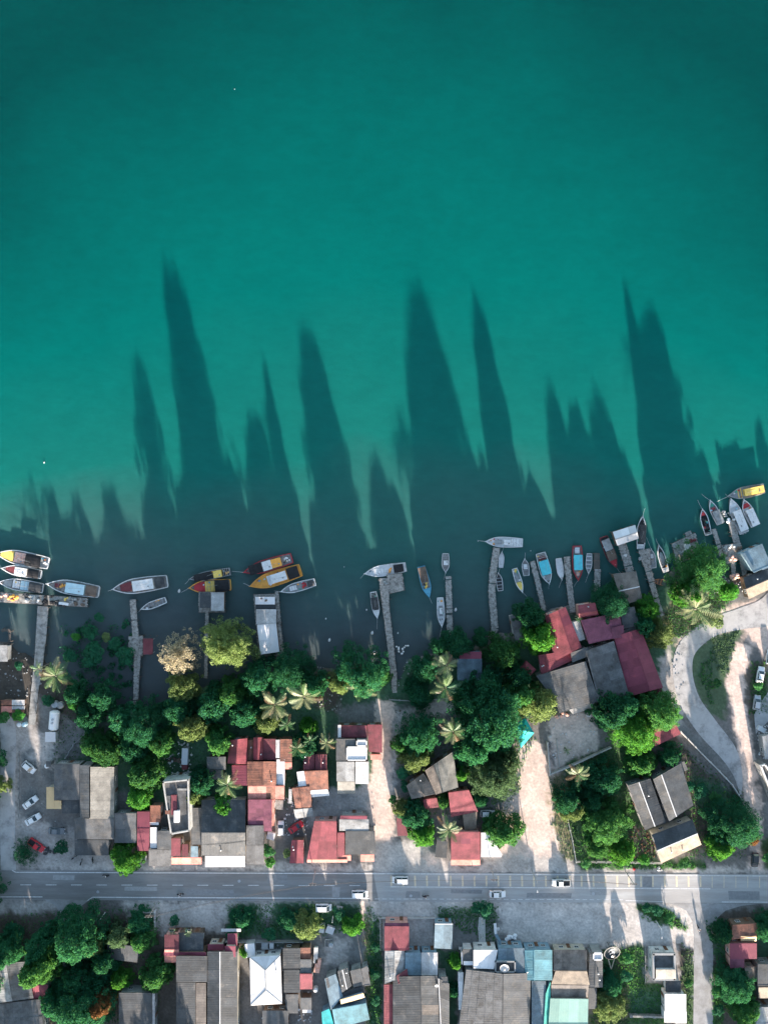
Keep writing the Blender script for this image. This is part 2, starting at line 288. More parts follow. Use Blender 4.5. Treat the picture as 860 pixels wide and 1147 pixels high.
yb = N.new('ShaderNodeMapRange'); yb.inputs[1].default_value = 0; yb.inputs[2].default_value = 60; L.new(sx.outputs['Y'], yb.inputs[0]); xx4 = N.new('ShaderNodeMath'); xx4.operation = 'MULTIPLY'; L.new(yb.outputs[0], xx4.inputs[1]); L.new(xx3.outputs[0], xx4.inputs[0]); xx3.inputs[2].default_value = 0
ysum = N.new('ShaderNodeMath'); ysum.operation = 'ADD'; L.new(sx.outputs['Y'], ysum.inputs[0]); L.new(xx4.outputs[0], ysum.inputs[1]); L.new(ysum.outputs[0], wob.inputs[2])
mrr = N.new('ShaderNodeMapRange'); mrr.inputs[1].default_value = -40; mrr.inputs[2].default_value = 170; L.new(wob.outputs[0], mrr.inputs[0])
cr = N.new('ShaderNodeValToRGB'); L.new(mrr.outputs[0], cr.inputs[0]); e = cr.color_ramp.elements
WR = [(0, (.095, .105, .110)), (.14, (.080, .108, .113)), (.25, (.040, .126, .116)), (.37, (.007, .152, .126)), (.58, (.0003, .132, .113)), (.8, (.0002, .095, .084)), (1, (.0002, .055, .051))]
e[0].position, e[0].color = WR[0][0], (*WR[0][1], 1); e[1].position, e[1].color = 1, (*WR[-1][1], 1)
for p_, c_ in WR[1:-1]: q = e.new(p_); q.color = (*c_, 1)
n2 = N.new('ShaderNodeTexNoise'); n2.inputs['Scale'].default_value = .35; n2.inputs['Detail'].default_value = 6; n2.inputs['Roughness'].default_value = .65
mp = N.new('ShaderNodeMapping'); mp.inputs['Scale'].default_value = (.6, 1.2, 1); mp.inputs['Rotation'].default_value = (0, 0, .12); L.new(g.outputs['Position'], mp.inputs[0]); L.new(mp.outputs[0], n2.inputs['Vector'])
r2 = N.new('ShaderNodeMapRange'); r2.inputs[1].default_value = .3; r2.inputs[2].default_value = .7; r2.inputs[3].default_value = .92; r2.inputs[4].default_value = 1.08; L.new(n2.outputs['Fac'], r2.inputs[0])
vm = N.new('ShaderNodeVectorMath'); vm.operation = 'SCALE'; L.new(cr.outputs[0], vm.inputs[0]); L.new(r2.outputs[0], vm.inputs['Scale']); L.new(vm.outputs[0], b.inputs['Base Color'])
n3 = N.new('ShaderNodeTexNoise'); n3.inputs['Scale'].default_value = .8; n3.inputs['Detail'].default_value = 4; L.new(mp.outputs[0], n3.inputs['Vector'])
bp = N.new('ShaderNodeBump'); bp.inputs['Strength'].default_value = .3; bp.inputs['Distance'].default_value = .1; L.new(n3.outputs['Fac'], bp.inputs['Height']); L.new(bp.outputs[0], b.inputs['Normal'])
b.inputs['Subsurface Weight'].default_value = 1.0; b.inputs['Subsurface Radius'].default_value = (.6, 1, 1); b.inputs['Subsurface Scale'].default_value = 2.2
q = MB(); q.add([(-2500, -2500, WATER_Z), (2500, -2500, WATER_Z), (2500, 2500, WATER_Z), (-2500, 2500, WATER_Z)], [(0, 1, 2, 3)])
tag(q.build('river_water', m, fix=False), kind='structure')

# roads: sheets just above the ground
def sheet(name, pts, z, m_, parent=None):
    bm = bmesh.new(); vs = [bm.verts.new(P(x, y, 0)+Vector((0, 0, z))) for x, y in pts]; bm.faces.new(vs)
    bmesh.ops.triangulate(bm, faces=bm.faces); bmesh.ops.recalc_face_normals(bm, faces=bm.faces)
    if bm.faces[0:1] and bm.faces[:][0].normal.z < 0: bmesh.ops.reverse_faces(bm, faces=bm.faces)
    me = bpy.data.meshes.new(name); bm.to_mesh(me); bm.free(); me.materials.append(m_); return link(name, me, parent)
def ribbon(pts, wd, z=0.0):
    """pixel polyline with per-point width (px) -> two pixel outlines"""
    Lf, Rt = [], []
    for i, (x, y) in enumerate(pts):
        a = pts[max(i-1, 0)]; c = pts[min(i+1, len(pts)-1)]; dx, dy = c[0]-a[0], c[1]-a[1]; l = math.hypot(dx, dy) or 1
        ww = (wd[i] if isinstance(wd, (list, tuple)) else wd)/2; Lf.append((x-dy/l*ww, y+dx/l*ww)); Rt.append((x+dy/l*ww, y-dx/l*ww))
    return Lf+Rt[::-1]
def strip_sheet(name, pts, z, m_):
    r = ribbon([p[:2] for p in pts], [p[2] for p in pts]); n = len(pts); q = MB(); q.add([P(x, y)+Vector((0, 0, z)) for x, y in r], [(i, i+1, 2*n-2-i, 2*n-1-i) for i in range(n-1)])
    o = q.build(name, m_, fix=False)
    if o.data.polygons[0].normal.z < 0: o.data.flip_normals()
    return o
def smoothp(pts, n=5):
    out = []
    for i in range(len(pts)-1):
        p0 = pts[max(i-1, 0)]; p1 = pts[i]; p2 = pts[i+1]; p3 = pts[min(i+2, len(pts)-1)]
        for k in range(n):
            t = k/n; out.append(tuple(.5*((2*p1[j])+(-p0[j]+p2[j])*t+(2*p0[j]-5*p1[j]+4*p2[j]-p3[j])*t*t+(-p0[j]+3*p1[j]-3*p2[j]+p3[j])*t**3) for j in range(len(p1))))
    return out+[pts[-1]]
asph = mat('asphalt', (.345, .33, .315), noise=.14, scale=.6, stain=(.40, .395, .385), sthr=.5, sscale=.25, stretch=(.12, 1, 1), rough=.9, bump=.2)
asph2 = mat('worn_asphalt', (.33, .325, .32), noise=.16, scale=.5, stain=(.26, .25, .24), sthr=.5, sscale=.3, rough=.95, bump=.3)
asph3 = mat('pale_worn_asphalt', (.42, .405, .395), noise=.14, scale=.6, stain=(.23, .225, .22), sthr=.55, sscale=.25, rough=.95, bump=.3)
paint = mat('road_paint', (.62, .61, .60), noise=.25, scale=2, stain=(.35, .34, .33), sthr=.6, sscale=1.5)
ypaint = mat('cream_road_paint', (.62, .52, .38), noise=.25, scale=2, stain=(.4, .34, .27), sthr=.6, sscale=1.5)
def ry(x): return 5*x/860.0                               # the road drifts slightly south to the east
road = [(-6000, 974), (-60, 974), (0, 974.5)]+[(x, 974.5+ry(x)) for x in (200, 400, 600, 860)]+[(920, 980), (6000, 985), (6000, 1015), (920, 1012)]+[(x, 1007.5+ry(x)*.9) for x in (860, 600, 400, 200, 0)]+[(-60, 1007), (-6000, 1007)]
tag(sheet('main_road', road, 0.0, asph), kind='structure')
side = [(742, 1011.5)]+[(755, 1013), (768, 1020), (775, 1032), (777, 1050), (776.5, 1100), (776, 1147), (775, 1300), (775, 6000), (799, 6000), (799, 1300), (798, 1147), (798, 1060), (799, 1040), (803, 1028), (812, 1020), (830, 1014.5), (850, 1012.4)]
tag(sheet('side_road', side, .006, asph2), kind='structure')
lj = [(50, 1007.6), (62, 1014), (68, 1024), (70, 1045), (72, 1200), (72, 2500), (84, 2500), (82, 1200), (80, 1045), (82, 1027), (90, 1016), (100, 1008.4)]
tag(sheet('side_lane', lj, .005, asph2), kind='structure')
loop = smoothp([(900, 660, 60), (862, 684, 34), (830, 693, 24), (797, 703, 20), (770, 725, 21), (764, 752, 22), (772, 785, 23), (792, 815, 24), (815, 843, 20), (826, 868, 10), (829, 890, 2)])
tag(strip_sheet('loop_road', loop, .004, asph3), kind='structure')
tag(sheet('river_lane', [(844, 800), (856, 780), (872, 760), (920, 720), (920, 745), (880, 785), (860, 808), (846, 822)], .006, asph3), kind='structure')
west = smoothp([(10, 975), (9, 930), (9, 870), (10, 820), (4, 806)]); tag(sheet('west_lane', ribbon(west, 17), .004, asph3), kind='structure')
wsec = [(-3000, 974.3)]+[(x, 974.8+ry(x)) for x in (0, 200, 418)]+[(x, 1007.2+ry(x)*.9) for x in (424, 200, 0)]+[(-3000, 1006.8)]
sheet('resurfaced_section', wsec, .004, mat('dark_asphalt', (.21, .20, .192), noise=.14, scale=.6, stain=(.255, .25, .245), sthr=.5, sscale=.25, stretch=(.12, 1, 1), rough=.9, bump=.2), bpy.data.objects['main_road'])  # darker west overlay: partly edge vignetting put into the asphalt colour
# painted markings: each line a sheet of the road
mk = bpy.data.objects['main_road']
def line(x0, y0, x1, y1, wpx=.9, m_=paint, nm='lane_line'):
    dx, dy = x1-x0, y1-y0; l = math.hypot(dx, dy); nx, ny = -dy/l*wpx/2, dx/l*wpx/2
    return sheet(nm, [(x0+nx, y0+ny), (x1+nx, y1+ny), (x1-nx, y1-ny), (x0-nx, y0-ny)], .012, m_, mk)
line(18, 977, 430, 978.6, 1.1); line(430, 978.6, 860, 981.2, .9); line(860, 981.2, 1500, 985)
line(18, 977, 14, 974.8, 1.1)
line(-400, 1004, 48, 1004.6); line(104, 1005, 414, 1006.4, 1.1); line(104, 1005, 98, 1009, 1)
x = 1.0
while x < 425: line(x-6, 991+ry(x)*.4, x+6, 991+ry(x)*.4, .8); x += 28.3
line(437, 993.3, 795, 995.6, .9)
for i in range(27):
    xx = 438+i*13.3
    line(xx, 980.2+ry(xx)*.2, xx+.3, 992.6+ry(xx-430)*.4, 2.0, ypaint, 'transverse_bar')
for i in range(7): xx = 797+i*13.3; line(xx, 981.5, xx, 994.5, .8, ypaint, 'transverse_bar')
x = 420
while x < 700: line(x, 1006.8+ry(x-420)*.6, x+5, 1006.9+ry(x-420)*.6, .7); x += 8
patchm = mat('asphalt_patch', (.24, .24, .242), noise=.2, scale=1.5, rough=.95); patch2 = mat('pale_asphalt_patch', (.33, .325, .32), noise=.2, scale=1.5, rough=.95)
for i_, (xa, ya, xb, yb_) in enumerate([(60, 980, 84, 986), (210, 996, 262, 1003), (300, 979, 322, 990), (372, 993, 381, 1005), (505, 996, 540, 1001), (590, 1000, 640, 1006), (660, 996, 684, 1003), (720, 982, 731, 994), (815, 998, 850, 1008), (140, 993, 176, 998), (455, 998, 470, 1006)]):
    sheet('asphalt_patch', [(xa, ya), (xb, ya+.5), (xb+random.uniform(-1, 1), yb_), (xa+random.uniform(-1, 1), yb_-.4)], .008, patchm if i_ % 3 else patch2, mk)
for (xa, ya) in ((268, 987), (460, 1003.5), (664, 1001), (110, 999)):
    q = MB(); q.lathe([(.38, 0), (.38, .012), (0, .012)], 14); o = q.build('manhole_cover', M['steel'], mk, P(xa, ya)+Vector((0, 0, .007)))
line(700, 1008.6, 742, 1010); line(808, 1010.2, 1300, 1013, .9)
# ------------------------------------------------------------ house builder
def box_mesh(name, d, m_):
    q = MB(); q.box((0, 0, d[2]/2), d); return q.mesh(name, m_)
WINF = MB()
for c_, d_ in (((-.55, 0, .5), (.1, .12, 1.0)), ((.55, 0, .5), (.1, .12, 1.0)), ((0, 0, .05), (1.2, .14, .1)), ((0, 0, 1.0), (1.2, .14, .1)), ((0, 0, .5), (.06, .1, .9))): WINF.box(c_, d_)
WINF = WINF.mesh('window_frame', M['frame']); PANE = box_mesh('pane', (1.0, .05, .95), M['glass'])
DOORM = box_mesh('door', (.9, .1, 2.05), M['door'])
_h = MB(); _h.box((.33, .08, 1.0), (.12, .06, .06)); HANDLE = _h.mesh('handle', M['steel'])
PATCH = dict(grey=('mid', 'grey', 'oldtan'), mid=('grey', 'dark', 'brown'), dark=('mid', 'mid', 'brown'), pale=('grey', 'offwhite'), rust=('darkred', 'brown', 'salmon', 'offwhite'), brown=('grey', 'wood', 'mid'), oldtan=('grey', 'pale'), darkred=('rust', 'maroon'), wood=('brown', 'grey'), offwhite=('pale',), blue=('grey',), red=('maroon',), salmon=('rust',))
def lerp(a, b, t): return a+(b-a)*t
def slope(par, loc, q, mt, sheet_w=2.4, row=5.0, rib=.3, amp=.005, name='roof', flat=False):
    """q = eave0, eave1, top1, top0 (world).  A deck carries overlapping ribbed roofing sheets."""
    e0, e1, t1, t0 = [Vector(p)-loc for p in q]
    nrm = (e1-e0).cross(t0-e0)
    if nrm.length < 1e-6: nrm = (t1-e1).cross(t0-e1)
    nrm.normalize()
    if nrm.z < 0: nrm = -nrm
    dk = MB(); dn = Vector((0, 0, .09)); dk.add([e0-dn, e1-dn, t1-dn, t0-dn, e0-dn*.3, e1-dn*.3, t1-dn*.3, t0-dn*.3], [(3, 2, 1, 0), (4, 5, 6, 7), (0, 1, 5, 4), (1, 2, 6, 5), (2, 3, 7, 6), (3, 0, 4, 7)])
    deck = dk.build(name, mt, par)
    Lh = max((e1-e0).length, (t1-t0).length); Lv = max((t0-e0).length, (t1-e1).length)
    nu = max(1, min(24, round(Lh/sheet_w))); nv = max(1, min(8, round(Lv/row)))
    if nu*nv > 130: nu = max(1, 130//nv)
    seg = max(2, min(9, round(Lh/nu/rib)))
    for i in range(nu):
        for j in range(nv):
            u0, u1 = i/nu, (i+1)/nu; v0, v1 = max(0, j/nv-(.0 if j == 0 else .03)), (j+1)/nv; vs = []
            lo, hi = .045+random.uniform(0, .02), .008+random.uniform(0, .008)
            for v, z in ((v0, lo), (v1, hi)):
                for k in range(seg+1):
                    u = lerp(u0, u1, k/seg); p = lerp(lerp(e0, e1, u), lerp(t0, t1, u), v)
                    vs.append(p+nrm*(z+(amp*2 if k % 2 == 0 else 0)))
            n = seg+1; b0 = len(vs); vs += [Vector(vs[k])-nrm*.03 for k in range(n)]
            fs = [(k, k+1, n+k+1, n+k) for k in range(seg)]+[(k+1, k, b0+k, b0+k+1) for k in range(seg)]
            mt_ = mt if random.random() > .06 or nu*nv < 4 or mt.name[5:] not in PATCH else RM[random.choice(PATCH[mt.name[5:]])]; sh = MB(); sh.add(vs, fs); me = sh.mesh('roof_sheet', mt_)
            if seg and me.polygons[0].normal.z < 0: me.flip_normals()
            link('roof_sheet', me, deck)
    return deck
def beam(mb, a, b, w=.16, h=.1):
    a, b = Vector(a), Vector(b); d = b-a
    if d.length < .05: return
    s = Vector((-d.y, d.x, 0)); s = s.normalized()*w/2 if s.length > 1e-6 else Vector((w/2, 0, 0)); u = Vector((0, 0, h))
    mb.add([a-s, a+s, b+s, b-s, a-s+u, a+s+u, b+s+u, b-s+u], [(3, 2, 1, 0), (4, 5, 6, 7), (0, 1, 5, 4), (1, 2, 6, 5), (2, 3, 7, 6), (3, 0, 4, 7)])
def R(x0, y0, x1, y1): return [(x0, y0), (x1, y0), (x1, y1), (x0, y1)]
def OB(cx, cy, w_, h_, deg):
    """oriented quad, deg clockwise on the photograph, corners NW NE SE SW"""
    a = math.radians(deg); c, s_ = math.cos(a), math.sin(a)
    return [(cx+x*c-y*s_, cy+x*s_+y*c) for x, y in ((-w_/2, -h_/2), (w_/2, -h_/2), (w_/2, h_/2), (-w_/2, h_/2))]
def house(label, blocks, cat='house', name=None, group=None, wm='cream', win=True, base=0.0):
    p0 = blocks[0][2]; cx = sum(p[0] for p in p0)/4; cy = sum(p[1] for p in p0)/4
    loc = P(cx, cy, blocks[0][3]); loc.z = base
    th = empty(name or cat.replace(' ', '_'), loc, label, cat, group)
    for bi, blk in enumerate(blocks):
        ty, rm, pts, he, hr = blk[:5]; opt = blk[5] if len(blk) > 5 else {}
        mt = RM[rm]; wall = W[opt.get('w', wm)]; b0 = opt.get('base', base)
        if ty in 'gs': pts = pts[1:]+pts[:1]         # turn the ridge / the fall by a quarter
        ov = .35
        if ty in 'Gg' or ty in 'Hh':
            q = [P(*p, he) for p in pts]; m0 = (Vector(pts[0])+Vector(pts[1]))/2; m1 = (Vector(pts[2])+Vector(pts[3]))/2
            t = opt.get('t', .5); m0 = Vector(pts[0]).lerp(Vector(pts[1]), t); m1 = Vector(pts[3]).lerp(Vector(pts[2]), t)
            r0, r1 = P(*m0, hr), P(*m1, hr)
            if ty in 'Hh':
                d = (q[1]-q[0]).length/2*opt.get('in', .9); ax = (r1-r0); l = ax.length; d = min(d, l*.45); r0, r1 = r0+ax/l*d, r1-ax/l*d
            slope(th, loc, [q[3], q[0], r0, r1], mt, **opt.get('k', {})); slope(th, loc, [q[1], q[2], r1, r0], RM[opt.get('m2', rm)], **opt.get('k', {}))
            if ty in 'Hh':
                slope(th, loc, [q[0], q[1], r0, r0+Vector((0, 0, 1e-4))], mt); slope(th, loc, [q[2], q[3], r1, r1+Vector((0, 0, 1e-4))], mt)
            rc = MB(); up = Vector((0, 0, .05)); beam(rc, r0-loc+up, r1-loc+up, .24, .07)
            if ty in 'Hh':
                for a, b_ in ((q[0], r0), (q[1], r0), (q[2], r1), (q[3], r1)): beam(rc, a-loc+up, b_-loc+up, .2, .06)
            for k_ in range(random.randint(0, 2)):
                s0, s1, tt_ = random.uniform(.15, .8), random.uniform(.2, .7), random.choice((0, 1)); e_ = lerp(q[3], q[0], s0) if tt_ else lerp(q[1], q[2], s0); rr0 = lerp(r1, r0, s0) if tt_ else lerp(r0, r1, s0); pv = lerp(e_, rr0, s1)-loc
                vb = MB(); vb.tube(pv, pv+Vector((0, 0, .6)), .11, n=8); vb.lathe([(.18, 0), (.2, .08), (0, .16)], 8, tuple(pv+Vector((0, 0, .58)))); vb.build('roof_vent', M['steel'], th)
            rc.build('ridge_cap', M[opt['rc']] if 'rc' in opt else mt, th)
            c = sum(q, Vector())/4; k = [p+(c-p).normalized()*ov for p in q]
            wb = MB(); dz = Vector((0, 0, .14)); ww = [Vector((p.x, p.y, b0)) for p in k]+[p-dz for p in k]
            if ty in 'Gg':
                g0 = r0+(c-r0)*(ov/max((c-r0).length, .1)); g1 = r1+(c-r1)*(ov/max((c-r1).length, .1)); g0.z = g1.z = hr-.3
                ww += [g0, g1]; fs = [(0, 1, 5, 8, 4), (1, 2, 6, 5), (2, 3, 7, 9, 6), (3, 0, 4, 7), (4, 8, 9, 7), (8, 5, 6, 9), (3, 2, 1, 0)]
            else: fs = [(0, 1, 5, 4), (1, 2, 6, 5), (2, 3, 7, 6), (3, 0, 4, 7), (4, 5, 6, 7), (3, 2, 1, 0)]
            hts = [he]*4
        elif ty in 'SsA':
            hh = [he, he, hr, hr]; q = [P(*p, h) for p, h in zip(pts, hh)]
            if he <= hr: slope(th, loc, [q[0], q[1], q[2], q[3]], mt, **opt.get('k', {}))
            else: slope(th, loc, [q[2], q[3], q[0], q[1]], mt, **opt.get('k', {}))
            fb = MB(); hi = (q[0], q[1]) if he > hr else (q[2], q[3]); beam(fb, hi[0]-loc, hi[1]-loc, .2, .06); fb.build('edge_flashing', M[opt['rc']] if 'rc' in opt else mt, th)
            c = sum(q, Vector())/4; k = [p+(Vector((c.x, c.y, p.z))-p).normalized()*ov for p in q]; dz = Vector((0, 0, .2))
            if ty == 'A' or opt.get('posts'):
                for p in k:
                    pb = MB(); pb.box(((p-loc).x, (p-loc).y, (p.z-.1+b0)/2-loc.z), (.12, .12, p.z-.1-b0)); pb.build('post', M['trim'], th)
                continue
            wb = MB(); ww = [Vector((p.x, p.y, b0)) for p in k]+[p-dz for p in k]; fs = [(0, 1, 5, 4), (1, 2, 6, 5), (2, 3, 7, 6), (3, 0, 4, 7), (4, 5, 6, 7), (3, 2, 1, 0)]; hts = hh
        else:                                        # 'F' flat concrete roof behind a parapet
            q = [P(*p, he) for p in pts]; c = sum(q, Vector())/4; k = q; hts = [he]*4
            ww = [Vector((p.x, p.y, b0)) for p in q]+[p for p in q]; wb = MB(); fs = [(0, 1, 5, 4), (1, 2, 6, 5), (2, 3, 7, 6), (3, 0, 4, 7), (3, 2, 1, 0)]
            rb = MB(); rb.add([p-loc-Vector((0, 0, .02)) for p in q], [(0, 1, 2, 3)]); rb.build('roof', mt, th)
            pr = MB(); ph = opt.get('par', .6); pm = opt.get('pm', 'paleconc')
            for a, b_ in zip(q, q[1:]+q[:1]):
                ii = (c-(a+b_)/2).normalized()*.15; beam(pr, a-loc+ii-Vector((0, 0, .01)), b_-loc+ii-Vector((0, 0, .01)), opt.get('pw', .3), ph)
            pr.build('parapet', M[pm], th)
        wb.add([p-loc for p in ww], fs); wb.build('wall', wall, th)
        if win and min(hts) > 2.4 and not opt.get('nowin'):
            done = False
            for a, b_ in ((0, 1), (1, 2), (2, 3), (3, 0)):
                A, B_ = k[a], k[b_]; d = B_-A; d.z = 0; l = d.length
                if l < 3: continue
                mid = (A+B_)/2; out = Vector((mid.x-c.x, mid.y-c.y, 0)).normalized(); nn = Vector((d.y, -d.x, 0)).normalized()
                if nn.dot(out) < 0: nn = -nn
                rz = math.atan2(nn.y, nn.x)-math.pi/2
                ts = [.25, .75] if l > 6 else [.3]
                for t in ts:
                    p = A.lerp(B_, t)+nn*.03; p.z = b0+1.1; fo = link('window', WINF, th, p-loc); fo.rotation_euler = (0, 0, rz); link('pane', PANE, fo)
                if not done or random.random() < .3:
                    p = A.lerp(B_, .5 if l > 6 else .72)+nn*.03; p.z = b0; do = link('door', DOORM, th, p-loc); do.rotation_euler = (0, 0, rz); link('handle', HANDLE, do); done = True
    return th

# ------------------------------------------------------------ vegetation
def spire_cloud(seed, nlobe, nleaf, size, pw=.8, rl=(.16, .30), z0=.1):
    # crown of a whole tree in unit height: broad low skirt narrowing unevenly to the tip
    rg = np.random.default_rng(seed); C_ = []; Rr = []; ax = rg.uniform(-.08, .08, 2)
    for i in range(nlobe):
        z = ((i+.5)/nlobe)**1.25*.93; a = i*2.399+rg.uniform(-.5, .5); R_ = (1-z)**pw; lr = rg.uniform(*rl)*(.55+.45*R_)
        rad = max(0, R_-lr*.8)*rg.uniform(.72, 1.12); C_.append((rad*math.cos(a)+ax[0]*z*3, rad*math.sin(a)+ax[1]*z*3, z0+.04+z*(.93-z0))); Rr.append(lr)
    for i in range(nlobe//2):                      # stray boughs that break the outline
        z = rg.uniform(.0, .92); a = rg.uniform(0, 6.28); rad = (1-z)**pw*rg.uniform(.95, 1.12)+.04; C_.append((rad*math.cos(a)+ax[0]*z*3, rad*math.sin(a)+ax[1]*z*3, z0+z*(.9-z0)+.03)); Rr.append(rg.uniform(.05, .11))
    for i in range(nlobe//3):
        z = rg.uniform(.1, .8); a = rg.uniform(0, 6.28); rad = (1-z)**pw*.35; C_.append((rad*math.cos(a)+ax[0]*z*3, rad*math.sin(a)+ax[1]*z*3, z0+z*(.9-z0))); Rr.append(.26*(1-z*.6))
    C_ = np.array(C_); Rr = np.array(Rr); wts = Rr**2/np.sum(Rr**2); li = rg.choice(len(Rr), nleaf, p=wts)
    d = rg.normal(size=(nleaf, 3)); d /= np.linalg.norm(d, axis=1)[:, None]
    rr = Rr[li]*rg.choice([.7, .92, 1.0, 1.14], nleaf, p=[.12, .33, .38, .17])*rg.uniform(.93, 1.07, nleaf)
    p = C_[li]+d*rr[:, None]*np.array([1, 1, .42])
    df = (p[:, None]-C_[None])/np.array([1, 1, .42]); dm = np.linalg.norm(df, axis=2)/Rr[None]; keep = (dm.min(1) > .6) & (p[:, 2] > .03) & (p[:, 2] < 1.0)
    p = p[keep]; d = d[keep]; n = len(p)
    nn = d*.7+rg.normal(size=(n, 3))*.7; nn[:, 2] *= .55; nn /= np.linalg.norm(nn, axis=1)[:, None]
    t = np.cross(nn, rg.normal(size=(n, 3))); t /= np.linalg.norm(t, axis=1)[:, None]; b_ = np.cross(nn, t); s_ = (size*rg.uniform(.6, 1.35, n))[:, None]; fz = np.array([1, 1, .5])
    v = np.stack([p-t*s_*fz, p-b_*s_*.6*fz, p+t*s_*fz, p+b_*s_*.6*fz], 1).reshape(-1, 3)
    return v, np.arange(n*4).reshape(-1, 4)
def leaf_cloud(seed, nlobe, nleaf, size, flat=.62, spread=.72, rlo=.24, rhi=.42, tip=0.0):
    rg = np.random.default_rng(seed); C_ = []; Rr = []
    for i in range(nlobe):
        a = i*2.399+rg.uniform(-.4, .4); rad = spread*math.sqrt((i+.4)/nlobe)*rg.uniform(.85, 1.12)
        z = flat*(1-(rad/1.0)**2)*rg.uniform(.55, 1.1)-.1; C_.append((rad*math.cos(a), rad*math.sin(a), z)); Rr.append(rg.uniform(rlo, rhi)*(1.05-.35*rad))
    C_ = np.array(C_); Rr = np.array(Rr); wts = Rr**2/np.sum(Rr**2); li = rg.choice(nlobe, nleaf, p=wts)
    d = rg.normal(size=(nleaf, 3)); d /= np.linalg.norm(d, axis=1)[:, None]; d[:, 2] = np.where(d[:, 2] < -.35, -d[:, 2], d[:, 2])
    rr = Rr[li]*rg.choice([.62, .9, 1.0, 1.1], nleaf, p=[.15, .35, .35, .15])*rg.uniform(.93, 1.07, nleaf)
    p = C_[li]+d*rr[:, None]*np.array([1, 1, .85])
    dm = np.linalg.norm(p[:, None]-C_[None], axis=2)/Rr[None]; keep = (dm.min(1) > .55)
    p = p[keep]; d = d[keep]; n = len(p)
    nn = d+rg.normal(size=(n, 3))*.45+np.array([0, 0, .25]); nn /= np.linalg.norm(nn, axis=1)[:, None]
    t = np.cross(nn, rg.normal(size=(n, 3))); t /= np.linalg.norm(t, axis=1)[:, None]; b_ = np.cross(nn, t); s_ = (size*rg.uniform(.6, 1.35, n))[:, None]
    v = np.stack([p-t*s_, p-b_*s_*.55+nn*s_*.15, p+t*s_, p+b_*s_*.55-nn*s_*.1], 1).reshape(-1, 3)
    return v, np.arange(n*4).reshape(-1, 4)
CROWN = []
for k, (nl, nf, sz, pw, rl) in enumerate([(44, 15000, .046, .5, (.16, .3)), (60, 16000, .042, .55, (.14, .26)), (34, 14000, .05, .45, (.2, .34)), (80, 17000, .038, .6, (.11, .22)), (50, 15000, .044, .78, (.15, .28)), (66, 16000, .042, .5, (.12, .25))]):
    CROWN.append(spire_cloud(100+k, nl, nf, sz, pw, rl))
BIG = [spire_cloud(150+k, nl, 34000, .027, pw, rl) for k, (nl, pw, rl) in enumerate([(90, .5, (.12, .24)), (120, .55, (.10, .2)), (70, .48, (.14, .26))])]
SPARSE = [spire_cloud(200+k, 130, 9000, .035, .55, (.06, .13)) for k in range(2)]
SHRUB = [leaf_cloud(300+k, 12, 1500, .09, .6, .65, .28, .42) for k in range(3)]
LEAFC = dict(d=(.024, .132, .070), g=(.050, .180, .062), b=(.060, .23, .045), y=(.17, .235, .09), r=(.26, .13, .06), p=(.40, .36, .28), s=(.095, .165, .085))
def leafm(k): return mat('leaves_'+k, LEAFC[k], rough=.7, noise=.38, scale=.45, rnd=.2, trans=.42, spec=.12)
CM = {}
def crown_mesh(kind, i, fam):
    key = (kind, i, fam)
    if key not in CM:
        v, f = {'B': BIG, 'c': CROWN, 's': SPARSE, 'h': SHRUB}[fam][i]; me = np_mesh('crown', v, f); me.materials.append(leafm(kind)); CM[key] = me
    return CM[key]
def limb_mesh(seed, r0=.05):
    rg = random.Random(seed); q = MB(); pts = [(0, 0, 0)]
    for k in range(1, 5): pts.append((pts[-1][0]+rg.uniform(-.03, .03), pts[-1][1]+rg.uniform(-.03, .03), .15*k))
    for k in range(4): q.tube(pts[k], pts[k+1], r0*(1-.12*k), r0*(1-.12*(k+1)), 8, False)
    for k in range(7):
        a = k*.9+rg.uniform(-.3, .3); e = (math.cos(a)*.32, math.sin(a)*.32, rg.uniform(.68, .8)); e2 = (math.cos(a+.2)*.58, math.sin(a+.2)*.58, rg.uniform(.76, .92))
        s_ = pts[2+k % 3]; q.tube(s_, e, r0*.5, r0*.3, 6, False); q.tube(e, e2, r0*.3, r0*.08, 5, False)
        e3 = (math.cos(a-.4)*.5, math.sin(a-.4)*.5, rg.uniform(.72, .9)); q.tube(e, e3, r0*.22, r0*.06, 4, False)
    return q.mesh('trunk', M['bark'], True)
TRUNKS = [limb_mesh(i) for i in range(3)]
def tree(px, py, r, h, kind='d', label=None, fam='c', group=None, i=None, name=None, cat=None, base=0.0, sq=1.0):
    rm = r*S; zc = h*.42 if fam != 'h' else h*.5
    loc = P(px, py, zc); loc.z = base
    n = name or ('shrub' if fam == 'h' else 'broadleaf_tree'); t = empty(n, loc, label, cat or ('shrub' if fam == 'h' else 'tree'), group, random.uniform(0, 6.28))
    if fam == 'c' and rm > 5.2: fam = 'B'
    v = {'B': BIG, 'c': CROWN, 's': SPARSE, 'h': SHRUB}[fam]; i = random.randrange(len(v)) if i is None else i
    c = link('crown', crown_mesh(kind, i, fam), t, (0, 0, 0 if fam != 'h' else zc)); c.scale = (rm*random.uniform(1.0, 1.2), rm*random.uniform(.94, 1.1), (h-base) if fam != 'h' else rm*sq)
    k = link('trunk' if fam != 'h' else 'stems', TRUNKS[i % 3], t); k.scale = (rm*.8, rm*.8, (h-base)*.85 if fam != 'h' else zc+.1*rm)
    if label is None: t['_auto'] = 1
    return t
